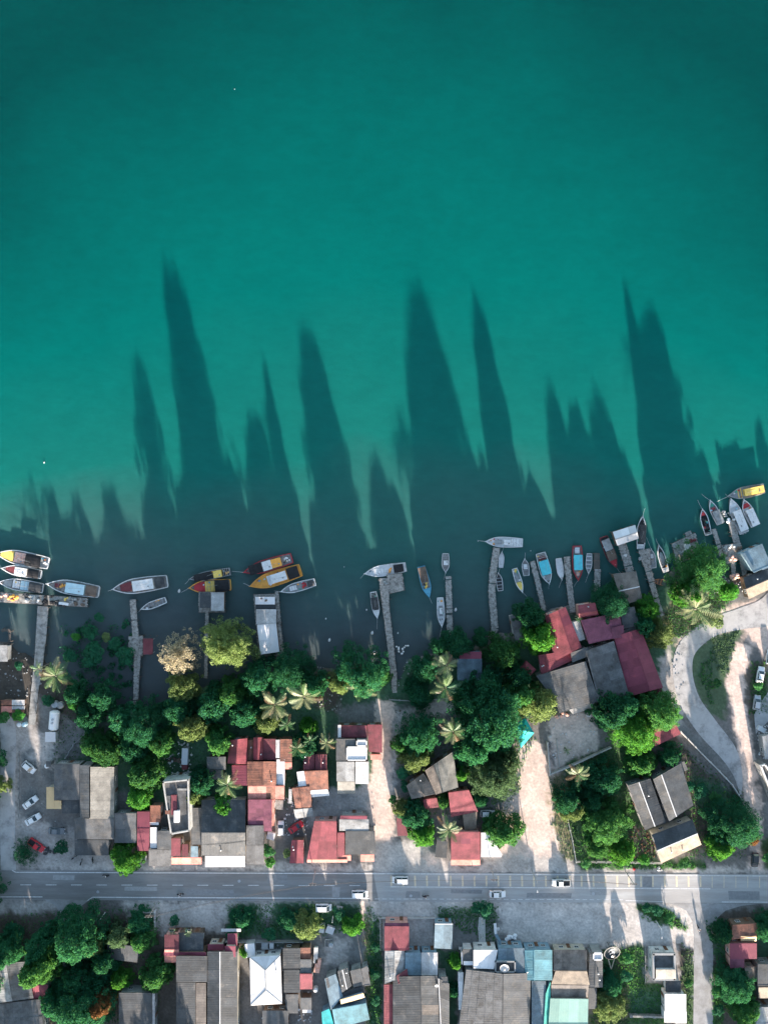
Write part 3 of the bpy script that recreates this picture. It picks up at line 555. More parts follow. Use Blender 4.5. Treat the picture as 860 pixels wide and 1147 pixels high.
def frond_mesh(seed, droop=.9, n=15, wide=.17, L_=1.0):
    rg = random.Random(seed); v = []; f = []; pts = []
    for k in range(n+1):
        t = k/n; pts.append(Vector((t*L_*(1-.12*t), 0, .22*math.sin(t*1.9)-droop*.45*t*t)))
    for k in range(n):
        a, b_ = pts[k], pts[k+1]; b0 = len(v); w_ = .008
        v += [a+Vector((0, -w_, 0)), a+Vector((0, w_, 0)), b_+Vector((0, w_, 0)), b_+Vector((0, -w_, 0))]; f.append((b0, b0+1, b0+2, b0+3))
        if k < 2: continue
        t = k/n; ll = wide*math.sin(math.pi*min(1, (t*.93+.07)))**.6*rg.uniform(.85, 1.1)
        for s_ in (-1, 1):
            b0 = len(v); e = a+Vector((ll*.75, s_*ll, -ll*.35-rg.uniform(0, .02)))
            v += [a, a+Vector((.032, 0, 0)), e+Vector((.012, 0, 0)), e]; f.append((b0, b0+1, b0+2, b0+3))
    return v, f
FRC = dict(n=(.20, .13, .07), g=(.055, .15, .05), y=(.25, .27, .14), d=(.03, .11, .05), l=(.14, .22, .08))
FM = {}
def frond(kind, i):
    if (kind, i) not in FM:
        v, f = frond_mesh(i, (.5, .9, 1.4)[i], wide=(.17, .16, .14)[i]); me = bpy.data.meshes.new('frond'); me.from_pydata(v, [], f)
        me.materials.append(mat('palm_'+kind, FRC[kind], rough=.45, noise=.25, scale=1.0, rnd=.3, trans=.2, spec=.35)); FM[kind, i] = me
    return FM[kind, i]
_t = MB(); _pp = [(0, 0, 0), (.25, .05, .3), (.2, .1, .65), (0, 0, 1)]
for k in range(3): _t.tube(_pp[k], _pp[k+1], .2-.03*k, .17-.03*k, 7, False)
PTR = _t.mesh('trunk', M['palmbark'], True)
_t = MB(); _t.blob((0, 0, 0), (.05, .05, .06), 3, .15); PHUB = _t.mesh('crown_shaft', M['palmbark'], True)
def palm(px, py, r, h, kinds='gyl', label=None, n=19, group=None, base=0.0, name='palm_tree'):
    loc = P(px, py, h); loc.z = base; t = empty(name, loc, label, 'palm tree', group)
    tr = link('trunk', PTR, t); tr.scale = (1, 1, h-base); hb = link('crown_shaft', PHUB, t, (0, 0, h-base)); hb.scale = (8*r*S*.12,)*3
    a0 = random.uniform(0, 6)
    for k in range(n):
        if random.random() < .1: continue
        a = a0+k*2.399+random.uniform(-.3, .3); lay = k/n; i = 0 if lay < .35 else 1 if lay < .75 else 2
        kd = kinds[min(len(kinds)-1, int(random.random()*len(kinds)))]
        f = link('frond', frond('n' if lay > .7 and random.random() < .4 else kd, i), t, (0, 0, h-base)); s_ = r*S*random.uniform(.72, 1.18)*(1.0 if i else .85); f.scale = (s_, s_*1.05, s_)
        f.rotation_euler = (random.uniform(-.15, .15), -(.45, .15, -.15)[i]+random.uniform(-.12, .12), a)
    return t
def grass(label, polys, n, kind='g', hgt=.35, seed=1):
    rg = np.random.default_rng(seed); vs = []
    for poly, cnt in zip(polys, n):
        xs = [p[0] for p in poly]; ys = [p[1] for p in poly]; x = rg.uniform(min(xs), max(xs), cnt*2); y = rg.uniform(min(ys), max(ys), cnt*2)
        ok = (sdist(x, y, poly)+(fbm(x/4, y/4, seed)-.45)*14 < 0); x, y = x[ok][:cnt], y[ok][:cnt]; m_ = len(x)
        z = ground_z(x, y); p = np.stack([(x-430)*S, (573.5-y)*S, z], 1); a = rg.uniform(0, 6.28, m_); d = np.stack([np.cos(a), np.sin(a), 0*a], 1)*rg.uniform(.06, .2, m_)[:, None]
        l = np.stack([rg.normal(0, .14, m_), rg.normal(0, .14, m_), hgt*rg.uniform(.4, 1.2, m_)], 1)
        vs.append(np.stack([p-d, p+d, p+l+d*.3, p+l-d*.3], 1).reshape(-1, 3))
    v = np.concatenate(vs); me = np_mesh('grass', v, np.arange(len(v)).reshape(-1, 4)); me.materials.append(leafm(kind))
    o = link('grass', me); tag(o, label, 'grass', kind='stuff'); return o
def rubble(label, x0, y0, x1, y1, n, m_, smax=.5, seed=1, cat='rubble', base=None):
    rg = random.Random(seed); q = MB()
    for k in range(n):
        x, y = rg.uniform(x0, x1), rg.uniform(y0, y1); s_ = rg.uniform(.12, smax); p = P(x, y); z = float(ground_z(np.array([x]), np.array([y]))[0]) if base is None else base
        q.box((p.x, p.y, z+s_*.18), (s_, s_*rg.uniform(.3, 1.2), s_*.5), rg.uniform(0, 3), rg.uniform(.5, 1))
    o = q.build(cat, m_); tag(o, label, cat, kind='stuff'); return o

# ------------------------------------------------------------ boats
def boat(short, bow, stern, wpx, hull='white', gun='gunm', deck='deck', feats=(), label=None, cat='fishing boat', name='fishing_boat', sw=.8, group='boats moored along the river bank', sheer=.5, fb=.75):
    a = P(*bow, WATER_Z+.8); b_ = P(*stern, WATER_Z+.8); L_ = (a-b_).length; Wd = wpx*S; mid = (a+b_)/2; mid.z = WATER_Z
    rz = math.atan2(a.y-b_.y, a.x-b_.x); t = empty(name, mid, label or short, cat, group, rz); n = 14; st = []
    sml = L_ < 6; fb = fb if not sml else .5
    for k in range(n+1):
        u = k/n; wd = Wd/2*min(1, (math.sin(min(u/.42, 1)*math.pi/2))**.85)*(1-(1-sw)*max(0, (u-.55)/.45)**1.5); wd = max(wd, .03)
        zz = fb+sheer*max(0, 1-u/.35)**1.6*(.5 if sml else 1); st.append((L_/2-u*L_, wd, zz))
    q = MB(); vs = []
    for x, wd, zz in st: vs += [(x, -wd, zz), (x-.0, -wd*.72, .02), (x, 0, -.25), (x, wd*.72, .02), (x, wd, zz)]
    fs = [(i*5+j, i*5+j+1, (i+1)*5+j+1, (i+1)*5+j) for i in range(n) for j in range(4)]; fs.append(tuple(n*5+j for j in range(5))); q.add(vs, fs)
    q.build('hull', BMAT[hull], t)
    d = MB(); vs = []
    for x, wd, zz in st: w2 = max(wd-.1, .02); z2 = min(zz-.06, fb-.22+max(0, zz-fb)*.6); vs += [(x-.05, -w2, z2), (x-.05, w2, z2)]
    vs[-2] = (st[-1][0]+.06, vs[-2][1], vs[-2][2]); vs[-1] = (st[-1][0]+.06, vs[-1][1], vs[-1][2])
    d.add(vs, [(i*2, i*2+1, i*2+3, i*2+2) for i in range(n)]); d.build('deck', BMAT[deck], t)
    g = MB(); gw = .2 if not sml else .11
    for s_ in (-1, 1):
        for i in range(n):
            (x, wd, zz), (x1, w1, z1) = st[i], st[i+1]; beam(g, (x, s_*(wd-gw*.3), zz-.01), (x1, s_*(w1-gw*.3), z1-.01), gw, .09)
    x, wd, zz = st[-1]; beam(g, (x+.06, -wd, zz-.005), (x+.06, wd, zz-.005), gw, .09); g.box((st[0][0]+.1, 0, st[0][2]), (.35, .14, .2)); g.build('gunwale', BMAT[gun], t)
    def wat(u):
        i = min(n-1, int(u*n)); f = u*n-i; return lerp(st[i][1], st[i+1][1], f)
    rg = random.Random(int(bow[0]*7+bow[1]))
    for ft in feats:
        ty, u0, u1, wf, c = ft[:5]; x0 = L_/2-u0*L_; x1 = L_/2-u1*L_; w0 = 2*wat(u0)*wf; w1 = 2*wat(u1)*wf; wa = min(w0, w1) if ty != 'fore' else w0; xc = (x0+x1)/2; l = x0-x1; z0 = fb-.24; m_ = BMAT[c]
        q = MB()
        if ty == 'canopy':
            hh = 1.75+rg.uniform(-.1, .2); ns = max(2, round(l/.9)); me_ = []
            for i in range(ns+1):
                x = x1+l*i/ns; sag = .03*(i % 2)
                for j, (yy, dz) in enumerate(((-.5, -.16), (-.28, 0), (0, .05), (.28, 0), (.5, -.16))): me_.append((x, yy*max(w0, w1), hh+dz-sag))
            k0 = len(me_); me_ += [(a_, b2, c_-.05) for a_, b2, c_ in me_]
            fs = [(i*5+j, i*5+j+1, i*5+j+6, i*5+j+5) for i in range(ns) for j in range(4)]+[(k0+i*5+j+5, k0+i*5+j+6, k0+i*5+j+1, k0+i*5+j) for i in range(ns) for j in range(4)]
            fs += [(i*5, i*5+5, k0+i*5+5, k0+i*5) for i in range(ns)]+[(i*5+4, k0+i*5+4, k0+i*5+9, i*5+9) for i in range(ns)]; q.add(me_, fs); q.build('canopy', m_, t)
            for sx in (x0-.15, x1+.15):
                for sy in (-1, 1): pq = MB(); yy = sy*(min(w0, w1)/2-.1); pq.tube((sx, yy, z0), (sx, yy, hh-.05), .035, .035, 5); pq.build('canopy_post', M['steel'], t)
        elif ty == 'cabin':
            hh = 1.35; q.box((xc, 0, z0+hh/2), (l*.94, wa*.88, hh)); q.build('cabin', m_, t)
            r_ = MB(); r_.box((xc, 0, z0+hh+.04), (l, wa, .09)); r_.box((xc+l*.1, 0, z0+hh+.1), (l*.3, wa*.4, .05)); r_.build('cabin_roof', m_, t)
            for s_ in (-1, 1):
                pw = MB(); pw.box((xc, s_*(wa*.44+.005), z0+.85), (l*.6, .03, .4)); pw.build('window', M['glass'], t)
            pw = MB(); pw.box((x0-l*.03+.012, 0, z0+.9), (.03, wa*.6, .4)); pw.build('windscreen', M['glass'], t)
            vt = MB(); vt.box((xc-l*.25, wa*.2, z0+hh+.14), (.4, .3, .12)); vt.build('roof_vent', BMAT['grey'], t)
        elif ty == 'hold':
            q.box((xc, 0, z0+.15), (l, wa, .3)); q.build('hatch', m_, t)
            for k in range(max(1, int(l/.8))): s2 = MB(); s2.box((x1+.4+k*.8, 0, z0+.32), (.06, wa, .04)); s2.build('hatch_batten', BMAT['grey'], t)
        elif ty == 'fore':
            ns = 5; vs = []
            for i in range(ns+1):
                u = lerp(u0, u1, i/ns); ww = wat(u)*wf; vs += [(L_/2-u*L_, -ww, z0+.2+st[min(n, int(u*n))][2]-fb), (L_/2-u*L_, ww, z0+.2+st[min(n, int(u*n))][2]-fb)]
            q.add(vs, [(i*2, i*2+1, i*2+3, i*2+2) for i in range(ns)]); q.build('foredeck', m_, t, fix=False)
        elif ty == 'tarp': q.blob((xc, 0, z0), (l/2, wa/2, .55), 5, .08, 10, 4, True); q.build('tarpaulin', m_, t)
        elif ty == 'bench':
            for k in range(int(ft[5]) if len(ft) > 5 else 3):
                nb = int(ft[5]) if len(ft) > 5 else 3; u = lerp(u0, u1, (k+.5)/nb); bb = MB(); bb.box((L_/2-u*L_, 0, z0+.14), (.24, 2*wat(u)-.1, .05)); bb.build('thwart', m_, t)
        elif ty == 'rail':
            for k in range(4): u = lerp(u0, u1, k/3); q.tube((L_/2-u*L_, -wat(u), fb), (L_/2-u*L_, -wat(u), fb+.9), .03, n=4); q.tube((L_/2-u*L_, wat(u), fb), (L_/2-u*L_, wat(u), fb+.9), .03, n=4); q.tube((L_/2-u*L_, -wat(u), fb+.9), (L_/2-u*L_, wat(u), fb+.9), .04, n=4)
            q.build('frame', M['steel'], t)
        elif ty == 'motor':
            for sy in ((-.35, .35) if wf > 1 else (0,)):
                e = MB(); e.box((-L_/2-.22, sy, .62), (.34, .28, .4), 0, .75); e.tube((-L_/2-.2, sy, .5), (-L_/2-.2, sy, -.3), .06, .05); e.build('outboard_motor', BMAT[c], t)
        elif ty == 'pile':
            for k in range(max(3, int(l/.35))):
                q.blob((xc+rg.uniform(-.5, .5)*l*.8, rg.uniform(-.5, .5)*wa*.75, z0+.15), (rg.uniform(.2, .45), rg.uniform(.2, .4), rg.uniform(.2, .45)), k+int(bow[0]), .3, 7, 4)
            o = q.build('gear_pile', m_); o.location = mid; o.rotation_euler = (0, 0, rz)
            tag(o, ' '.join(('heap of '+ft[5]+' on the '+short).split()[:16]), 'gear pile')
        elif ty == 'drum':
            for k in range(3): dq = MB(); dq.lathe([(0, 0), (.24, 0), (.24, .7), (.2, .72), (0, .72)], 10, (lerp(x0, x1, (k+.5)/3), rg.uniform(-.3, .3)*wa, z0)); dq.build('drum', m_, t)
    if not sml:
        for k in range(9):
            u = rg.uniform(.12, .97); sd_ = rg.choice((-1, 1)); c = BMAT[rg.choice(('white', 'grey', 'orange', 'blue', 'dark', 'red', 'lblue', 'wood', 'green', 'yellow'))]; s_ = rg.uniform(.18, .42)
            cl = MB(); yy = sd_*wat(u)*rg.uniform(.3, .7)
            if k % 3 == 0: cl.blob((L_/2-u*L_, yy, fb-.1), (s_*.8, s_*.6, s_*.6), k, .25, 7, 4)
            else: cl.box((L_/2-u*L_, yy, fb-.2+s_*.4), (s_*1.3, s_, s_*.8), rg.uniform(0, 3))
            cl.build('deck_gear', c, t)
        ms = MB(); ms.tube((L_*.05, 0, fb-.2), (L_*.03, 0, fb+2.4), .05, .03, 6); ms.tube((L_*.04, 0, fb+2.0), (-L_*.2, rg.uniform(-.5, .5), fb+1.7), .03, n=5); ms.build('mast', M['trim'], t)
    rp = MB(); ex = rg.uniform(1.5, 4); ey = rg.uniform(-1.5, 1.5); rp.tube((st[0][0], 0, st[0][2]), (st[0][0]+ex*.5, ey*.5, .25), .03, n=4, cap=False); rp.tube((st[0][0]+ex*.5, ey*.5, .25), (st[0][0]+ex, ey, -.1), .03, n=4, cap=False); rp.build('mooring_rope', M['ptrim'], t)
    bt = MB(); bt.tube((st[1][0]-.2, 0, fb), (st[1][0]-.2, 0, fb+.45+sheer), .06, n=6); bt.build('bitt', BMAT['grey'], t)
    return t

# ------------------------------------------------------------ jetties
PILEM = MB(); PILEM.tube((0, 0, -4.5), (0, 0, 1.25), .11, .1, 7); PILEM = PILEM.mesh('pile', M['pile'])
def deckrun(t, loc, pts, wd, z, m_, along=.24, jit=.08):
    q = MB(); rg = random.Random(int(pts[0][0]*3)); W3 = [P(x, y, z) for x, y in pts]
    for i in range(len(W3)-1):
        a, b_ = W3[i], W3[i+1]; d = b_-a; l = d.length; u = d/l; nrm = Vector((-u.y, u.x, 0)); k = 0.0; w0 = (wd[i] if isinstance(wd, (list, tuple)) else wd)*S; w1 = (wd[i+1] if isinstance(wd, (list, tuple)) else wd)*S; rz = math.atan2(u.y, u.x)
        while k < l:
            c = a+u*k-loc+nrm*rg.uniform(-jit, jit)
            if rg.random() > .03: q.box((c.x, c.y, c.z-.03+rg.uniform(-.015, .015)), (along*.86, lerp(w0, w1, k/l)*rg.uniform(.88, 1.04), .06), rz+rg.uniform(-.02, .02))
            k += along
    q.build('planks', m_, t, kind='stuff')
    bm_ = MB()
    for i in range(len(W3)-1):
        d = (W3[i+1]-W3[i]).normalized(); nrm = Vector((-d.y, d.x, 0)); 
        for s_ in (-.35, .35): o = nrm*s_*(wd[i] if isinstance(wd, (list, tuple)) else wd)*S-Vector((0, 0, .2)); beam(bm_, W3[i]-loc+o, W3[i+1]-loc+o, .14, .14)
    bm_.build('stringer', M['pile'], t)
def jetty(label, pts, wd, z=.1, m_='plank', name='jetty', step=2.6, rail=False, concrete=False, cat='jetty'):
    W3 = [P(x, y, z) for x, y in pts]; loc = W3[0].copy(); loc.z = WATER_Z; t = empty(name, loc, label, cat)
    if concrete:
        q = MB(); rg = random.Random(5)
        for i in range(len(W3)-1):
            a, b_ = W3[i]-loc, W3[i+1]-loc; d = b_-a; l = d.length; u = d/l; nrm = Vector((-u.y, u.x, 0)); ns = max(1, round(l/2.5))
            for k in range(ns):
                w_ = lerp(wd[i], wd[i+1], (k+.5)/ns)*S; c = a+u*l*(k+.5)/ns; s_ = MB(); s_.box((c.x, c.y, c.z-.1+rg.uniform(-.02, .02)), (l/ns-.05, w_*rg.uniform(.98, 1.02), .2), math.atan2(u.y, u.x)+rg.uniform(-.008, .008)); s_.build('concrete_slab', M[m_], t)
    else: deckrun(t, loc, pts, wd, z, M[m_])
    for i in range(len(W3)-1):
        a, b_ = W3[i], W3[i+1]; d = b_-a; l = d.length; u = d/l; nrm = Vector((-u.y, u.x, 0)); k = .3
        w_ = (wd[i] if isinstance(wd, (list, tuple)) else wd)*S/2
        while k < l:
            for s_ in (-1, 1):
                p = a+u*k+nrm*s_*(w_+.05)-loc; o = link('pile', PILEM, t, (p.x, p.y, random.uniform(-.1, .35)+z)); o.rotation_euler = (random.uniform(-.05, .05), random.uniform(-.05, .05), 0)
            k += step
    return t
def platform(label, quad, z=.1, m_='plank', name='jetty_platform', n=9, cat='platform'):
    q = [P(x, y, z) for x, y in quad]; loc = sum(q, Vector())/4; loc.z = WATER_Z; t = empty(name, loc, label, cat); d = MB(); rg = random.Random(int(quad[0][0]))
    nn = max(4, int((q[3]-q[0]).length/.26))
    for k in range(nn):
        a = q[0].lerp(q[3], (k+.5)/nn)-loc; b_ = q[1].lerp(q[2], (k+.5)/nn)-loc; e = (b_-a).normalized()*rg.uniform(-.15, .2); beam(d, a-e, b_+e, .21, .06)
    d.build('planks', M[m_], t, kind='stuff')
    for u in (0, .33, .66, 1):
        for v in (0, .5, 1):
            p = q[0].lerp(q[1], u).lerp(q[3].lerp(q[2], u), v)-loc; o = link('pile', PILEM, t, (p.x, p.y, -.05+z)); o.rotation_euler = (random.uniform(-.04, .04), random.uniform(-.04, .04), 0)
    for a, b_ in ((0, 1), (3, 2), (0, 3), (1, 2)): bm_ = MB(); beam(bm_, q[a]-loc-Vector((0, 0, .2)), q[b_]-loc-Vector((0, 0, .2)), .15, .15); bm_.build('stringer', M['pile'], t)
    return t

# ------------------------------------------------------------ vehicles
def lathe_wheel(r, w_):
    q = MB(); n = 14; prof = [(-w_/2, r*.55), (-w_/2, r*.92), (-w_/2*.6, r), (w_/2*.6, r), (w_/2, r*.92), (w_/2, r*.55)]; vs = []
    for y, rr in prof:
        for k in range(n): vs.append((rr*math.cos(2*math.pi*k/n), y, rr*math.sin(2*math.pi*k/n)))
    m_ = len(prof); q.add(vs, [(i*n+k, i*n+(k+1) % n, (i+1)*n+(k+1) % n, (i+1)*n+k) for i in range(m_-1) for k in range(n)])
    return q.mesh('wheel', M['tyre'], True)
WHEEL = lathe_wheel(.31, .2)
_q = MB(); _q.tube((0, -.08, 0), (0, .08, 0), .19, .19, 10); RIM = _q.mesh('rim', M['steel'])
_q = MB(); _q.box((0, 0, 0), (.1, .32, .14)); LAMPM = _q.mesh('headlight', M['lamp']); _q = MB(); _q.box((0, 0, 0), (.08, .28, .2)); TAILM = _q.mesh('tail_light', M['tail'])
CARP = dict(  # side profile: (x, z, half width) lower body then greenhouse
 sedan=dict(L=4.3, Wd=1.7, body=[(-2.12, .5, .78), (-2.1, .86, .80), (-1.5, .95, .84), (-.9, .96, .85), (.7, .95, .85), (1.3, .88, .82), (1.95, .76, .76), (2.12, .55, .72)], cab=(-1.55, -1.0, .25, 1.0, 1.42)),
 hatch=dict(L=3.8, Wd=1.65, body=[(-1.85, .5, .76), (-1.86, .95, .79), (-1.3, 1.0, .82), (.6, .98, .82), (1.2, .9, .8), (1.7, .76, .75), (1.86, .55, .7)], cab=(-1.75, -1.35, .2, .95, 1.5)),
 van=dict(L=4.2, Wd=1.72, body=[(-2.05, .5, .8), (-2.07, 1.0, .83), (-1.5, 1.05, .85), (1.0, 1.05, .85), (1.6, .95, .82), (1.98, .8, .78), (2.07, .55, .75)], cab=(-2.0, -1.85, .75, 1.45, 1.85)))
def mesh_body(body, z0):
    q = MB(); vs = []; fs = []
    for x, z, hw in body: vs += [(x, -hw, z0), (x, -hw, z-.08), (x, -hw+.1, z), (x, 0, z+.02), (x, hw-.1, z), (x, hw, z-.08), (x, hw, z0)]
    n = len(body); fs = [(i*7+j, i*7+j+1, (i+1)*7+j+1, (i+1)*7+j) for i in range(n-1) for j in range(6)]+[(6, 5, 4, 3, 2, 1, 0), tuple((n-1)*7+j for j in range(7))]; q.add(vs, fs); return q
def car(px, py, deg, kind, paint_, label, group=None, z=0.02, name='parked_car', cat='car', rear=None):
    """deg = heading of the nose on the photograph, clockwise from right"""
    loc = P(px, py, .9); loc.z = z; t = empty(name, loc, label, cat, group, -math.radians(deg)); mp_ = M[paint_]
    if kind == 'pickup':
        c = dict(L=4.7, body=[(-2.3, .55, .8), (-2.3, .98, .82), (-.5, 1.0, .84), (1.0, 1.02, .84), (1.6, .98, .82), (2.2, .86, .78), (2.32, .6, .74)], cab=(-.6, -.4, .65, 1.25, 1.72))
    elif kind == 'lorry':
        c = dict(L=5.4, body=[(1.1, .6, .88), (1.1, 1.2, .9), (2.4, 1.2, .9), (2.65, .95, .88), (2.68, .6, .86)], cab=(1.15, 1.25, 2.1, 2.45, 2.1))
    else: c = CARP[kind]
    bd = mesh_body(c['body'], .28); bd.build('body', mp_, t, smooth=False)
    zb = max(b_[1] for b_ in c['body'])-.03; x0, x1, x2, x3, zt = c['cab']; hw, ht = .76, .6
    if kind == 'lorry': hw, ht = .86, .8
    g = MB(); g.add([(x0, -hw, zb), (x3, -hw, zb), (x3, hw, zb), (x0, hw, zb), (x1, -ht, zt), (x2, -ht, zt), (x2, ht, zt), (x1, ht, zt)], [(3, 2, 1, 0), (4, 5, 6, 7), (0, 1, 5, 4), (1, 2, 6, 5), (2, 3, 7, 6), (3, 0, 4, 7)]); g.build('windows', M['glass'], t)
    r_ = MB(); r_.box(((x1+x2)/2, 0, zt+.015), (x2-x1+.1, ht*2+.06, .06), 0, .93); r_.build('roof', mp_, t)
    pl = MB()
    for s_ in (-1, 1):
        for a, b_ in (((x0, s_*hw, zb), (x1, s_*ht, zt)), ((x3, s_*hw, zb), (x2, s_*ht, zt)), (((x0+x3)/2, s_*hw, zb), ((x1+x2)/2, s_*ht, zt))): pl.tube(a, b_, .045, n=4)
    pl.build('pillars', mp_, t)
    if kind == 'pickup':
        bb = MB(); bb.box((-1.4, 0, 1.0), (1.7, 1.4, .05)); bb.build('cargo_bed', M['black'], t)
        bw = MB()
        for cc, dd in (((-2.28, 0, 1.12), (.06, 1.6, .3)), ((-1.4, .79, 1.12), (1.75, .06, .3)), ((-1.4, -.79, 1.12), (1.75, .06, .3))): bw.box(cc, dd)
        bw.build('bed_side', mp_, t)
    if kind == 'lorry':
        bb = MB(); bb.box((-.85, 0, 1.45), (3.6, 1.85, 1.7)); bb.build('cargo_box', M[rear or 'greyp'], t); bb = MB(); bb.box((-.8, 0, .5), (3.4, .9, .2)); bb.build('chassis', M['black'], t)
    Lh = c['body'][-1][0]; Lr = c['body'][0][0] if kind != 'lorry' else -2.65
    for wx in ((Lr*.62 if kind != 'lorry' else -1.7), Lh*.66 if kind != 'lorry' else 1.75):
        for s_ in (-1, 1): wo = link('wheel', WHEEL, t, (wx, s_*.76, .31)); link('rim', RIM, wo, (0, s_*.03, 0))
    for s_ in (-1, 1):
        link('headlight', LAMPM, t, (Lh-.01, s_*.55, .66)); link('tail_light', TAILM, t, (Lr+.0, s_*.6, .75))
        mr_ = MB(); mr_.box((x3-.25, s_*(hw+.12), zb+.08), (.12, .16, .12)); mr_.build('mirror', mp_, t)
    return t

# ------------------------------------------------------------ people
def skin_fig(nm, J, E, root, mt):
    me = bpy.data.meshes.new(nm); me.from_pydata([j[0] for j in J], E, []); o = bpy.data.objects.new(nm, me); COL.objects.link(o)
    mo = o.modifiers.new('s', 'SKIN'); sb = o.modifiers.new('u', 'SUBSURF'); sb.levels = 1
    for i, j in enumerate(J): r = j[1]; me.skin_vertices[0].data[i].radius = r if isinstance(r, tuple) else (r, r)
    me.skin_vertices[0].data[root].use_root = True
    dg = bpy.context.evaluated_depsgraph_get(); r = bpy.data.meshes.new_from_object(o.evaluated_get(dg)); bpy.data.objects.remove(o)
    r.name = nm; r.materials.clear(); r.materials.append(mt); r.polygons.foreach_set('use_smooth', [True]*len(r.polygons)); return r
def figure(ride):
    if not ride:
        hip, chest, neck, head = (0, 0, .95), (.02, 0, 1.3), (.03, 0, 1.5), (.05, 0, 1.66)
        knL, ftL, tL = (.16, .1, .5), (.12, .1, .08), (.27, .1, .04); knR, ftR, tR = (-.05, -.1, .5), (-.3, -.1, .14), (-.17, -.1, .06)
        elL, haL = (-.12, .25, 1.14), (.02, .27, .9); elR, haR = (.06, -.25, 1.14), (.22, -.24, .94)
    else:
        hip, chest, neck, head = (-.25, 0, .86), (-.12, 0, 1.2), (-.05, 0, 1.4), (-.01, 0, 1.56)
        knL, ftL, tL = (.2, .2, .76), (.05, .17, .34), (.2, .17, .31); knR, ftR, tR = (.2, -.2, .76), (.05, -.17, .34), (.2, -.17, .31)
        elL, haL = (.1, .3, 1.08), (.38, .3, 1.04); elR, haR = (.1, -.3, 1.08), (.38, -.3, 1.04)
    J = [(hip, (.13, .1)), (chest, (.16, .11)), (neck, .055), (head, (.085, .1)), ((head[0], 0, head[2]+.09), .06)]; E = [(0, 1), (1, 2), (2, 3), (3, 4)]
    def add(p, r, par): J.append((p, r)); E.append((par, len(J)-1)); return len(J)-1
    for s_, kn, ft, tt, el, ha in ((1, knL, ftL, tL, elL, haL), (-1, knR, ftR, tR, elR, haR)):
        h = add((hip[0], s_*.1, hip[2]-.05), .085, 0); k = add(kn, .06, h); f = add(ft, .042, k); add(tt, .035, f)
        sh = add((chest[0], s_*.19, chest[2]+.1), .06, 1); e = add(el, .043, sh); hd = add(ha, .03, e); d = (Vector(ha)-Vector(el)).normalized(); sd_ = Vector((0, s_, 0)).cross(d).normalized() if abs(d.y) < .9 else Vector((1, 0, 0))
        pl = add(tuple(Vector(ha)+d*.05), (.034, .016), hd)
        for i in range(4): a = Vector(ha)+d*.09+sd_*(i-1.5)*.021; b_ = add(tuple(a), .0085, pl); add(tuple(a+d*(.06, .075, .07, .05)[i]-Vector((0, s_*.02, 0))), .0065, b_)
        add(tuple(Vector(ha)+d*.05+sd_*.05), .009, hd)
    body = skin_fig('body', J, E, 0, M['skin'])
    def sub(ids, k_, nm, mt, root): 
        mp2 = {g: i for i, g in enumerate(ids)}; JJ = [(J[g][0], tuple(x*k_ for x in (J[g][1] if isinstance(J[g][1], tuple) else (J[g][1],)*2))) for g in ids]
        return skin_fig(nm, JJ, [(mp2[a], mp2[b_]) for a, b_ in E if a in mp2 and b_ in mp2], root, mt)
    legs = [g for g in range(5, len(J))]
    L1 = 5; per = (len(J)-5)//2; ti = [0]+[L1, L1+1, L1+2]+[L1+per, L1+per+1, L1+per+2]; si = [0, 1]+[L1+4, L1+5]+[L1+per+4, L1+per+5]
    return body, (lambda m_: sub(ti, 1.18, 'trousers', m_, 0)), (lambda m_: sub(si, 1.2, 'shirt', m_, 0)), head
FIG = {r: figure(r) for r in (False, True)}
def person(px, py, deg, ride, shirt, trou, label, hat=None, loc=None):
    body, tf, sf, head = FIG[ride]; loc = loc or P(px, py, .9); loc.z = .02; t = link('person', body, None, loc); t.rotation_euler = (0, 0, -math.radians(deg)); tag(t, label, 'person')
    link('trousers', tf(mat('cloth_'+trou[0], trou[1], noise=.1)), t); link('shirt', sf(mat('cloth_'+shirt[0], shirt[1], noise=.1)), t)
    h = Vector(head); q = MB(); q.blob((h.x-.015, 0, h.z+.05), (.105, .098, .1), 2, .03, 10, 6); 
    q.build('helmet' if hat else 'hair', mat('cloth_'+hat[0], hat[1], rough=.3) if hat else M['hair'], t, smooth=True)
    for s_ in (-1, 1):
        e = MB(); e.blob((h.x+.088, s_*.032, h.z+.02), (.012, .014, .01), 1, 0, 6, 4); e.build('eye', M['black'], t); e = MB(); e.blob((h.x, s_*.09, h.z), (.02, .014, .03), 1, 0, 6, 4); e.build('ear', M['skin'], t)
    e = MB(); e.box((h.x+.1, 0, h.z-.01), (.03, .025, .04), 0, .6); e.build('nose', M['skin'], t); e = MB(); e.box((h.x+.088, 0, h.z-.05), (.015, .05, .012)); e.build('mouth', M['door'], t)
    return t
MWH = lathe_wheel(.29, .1)
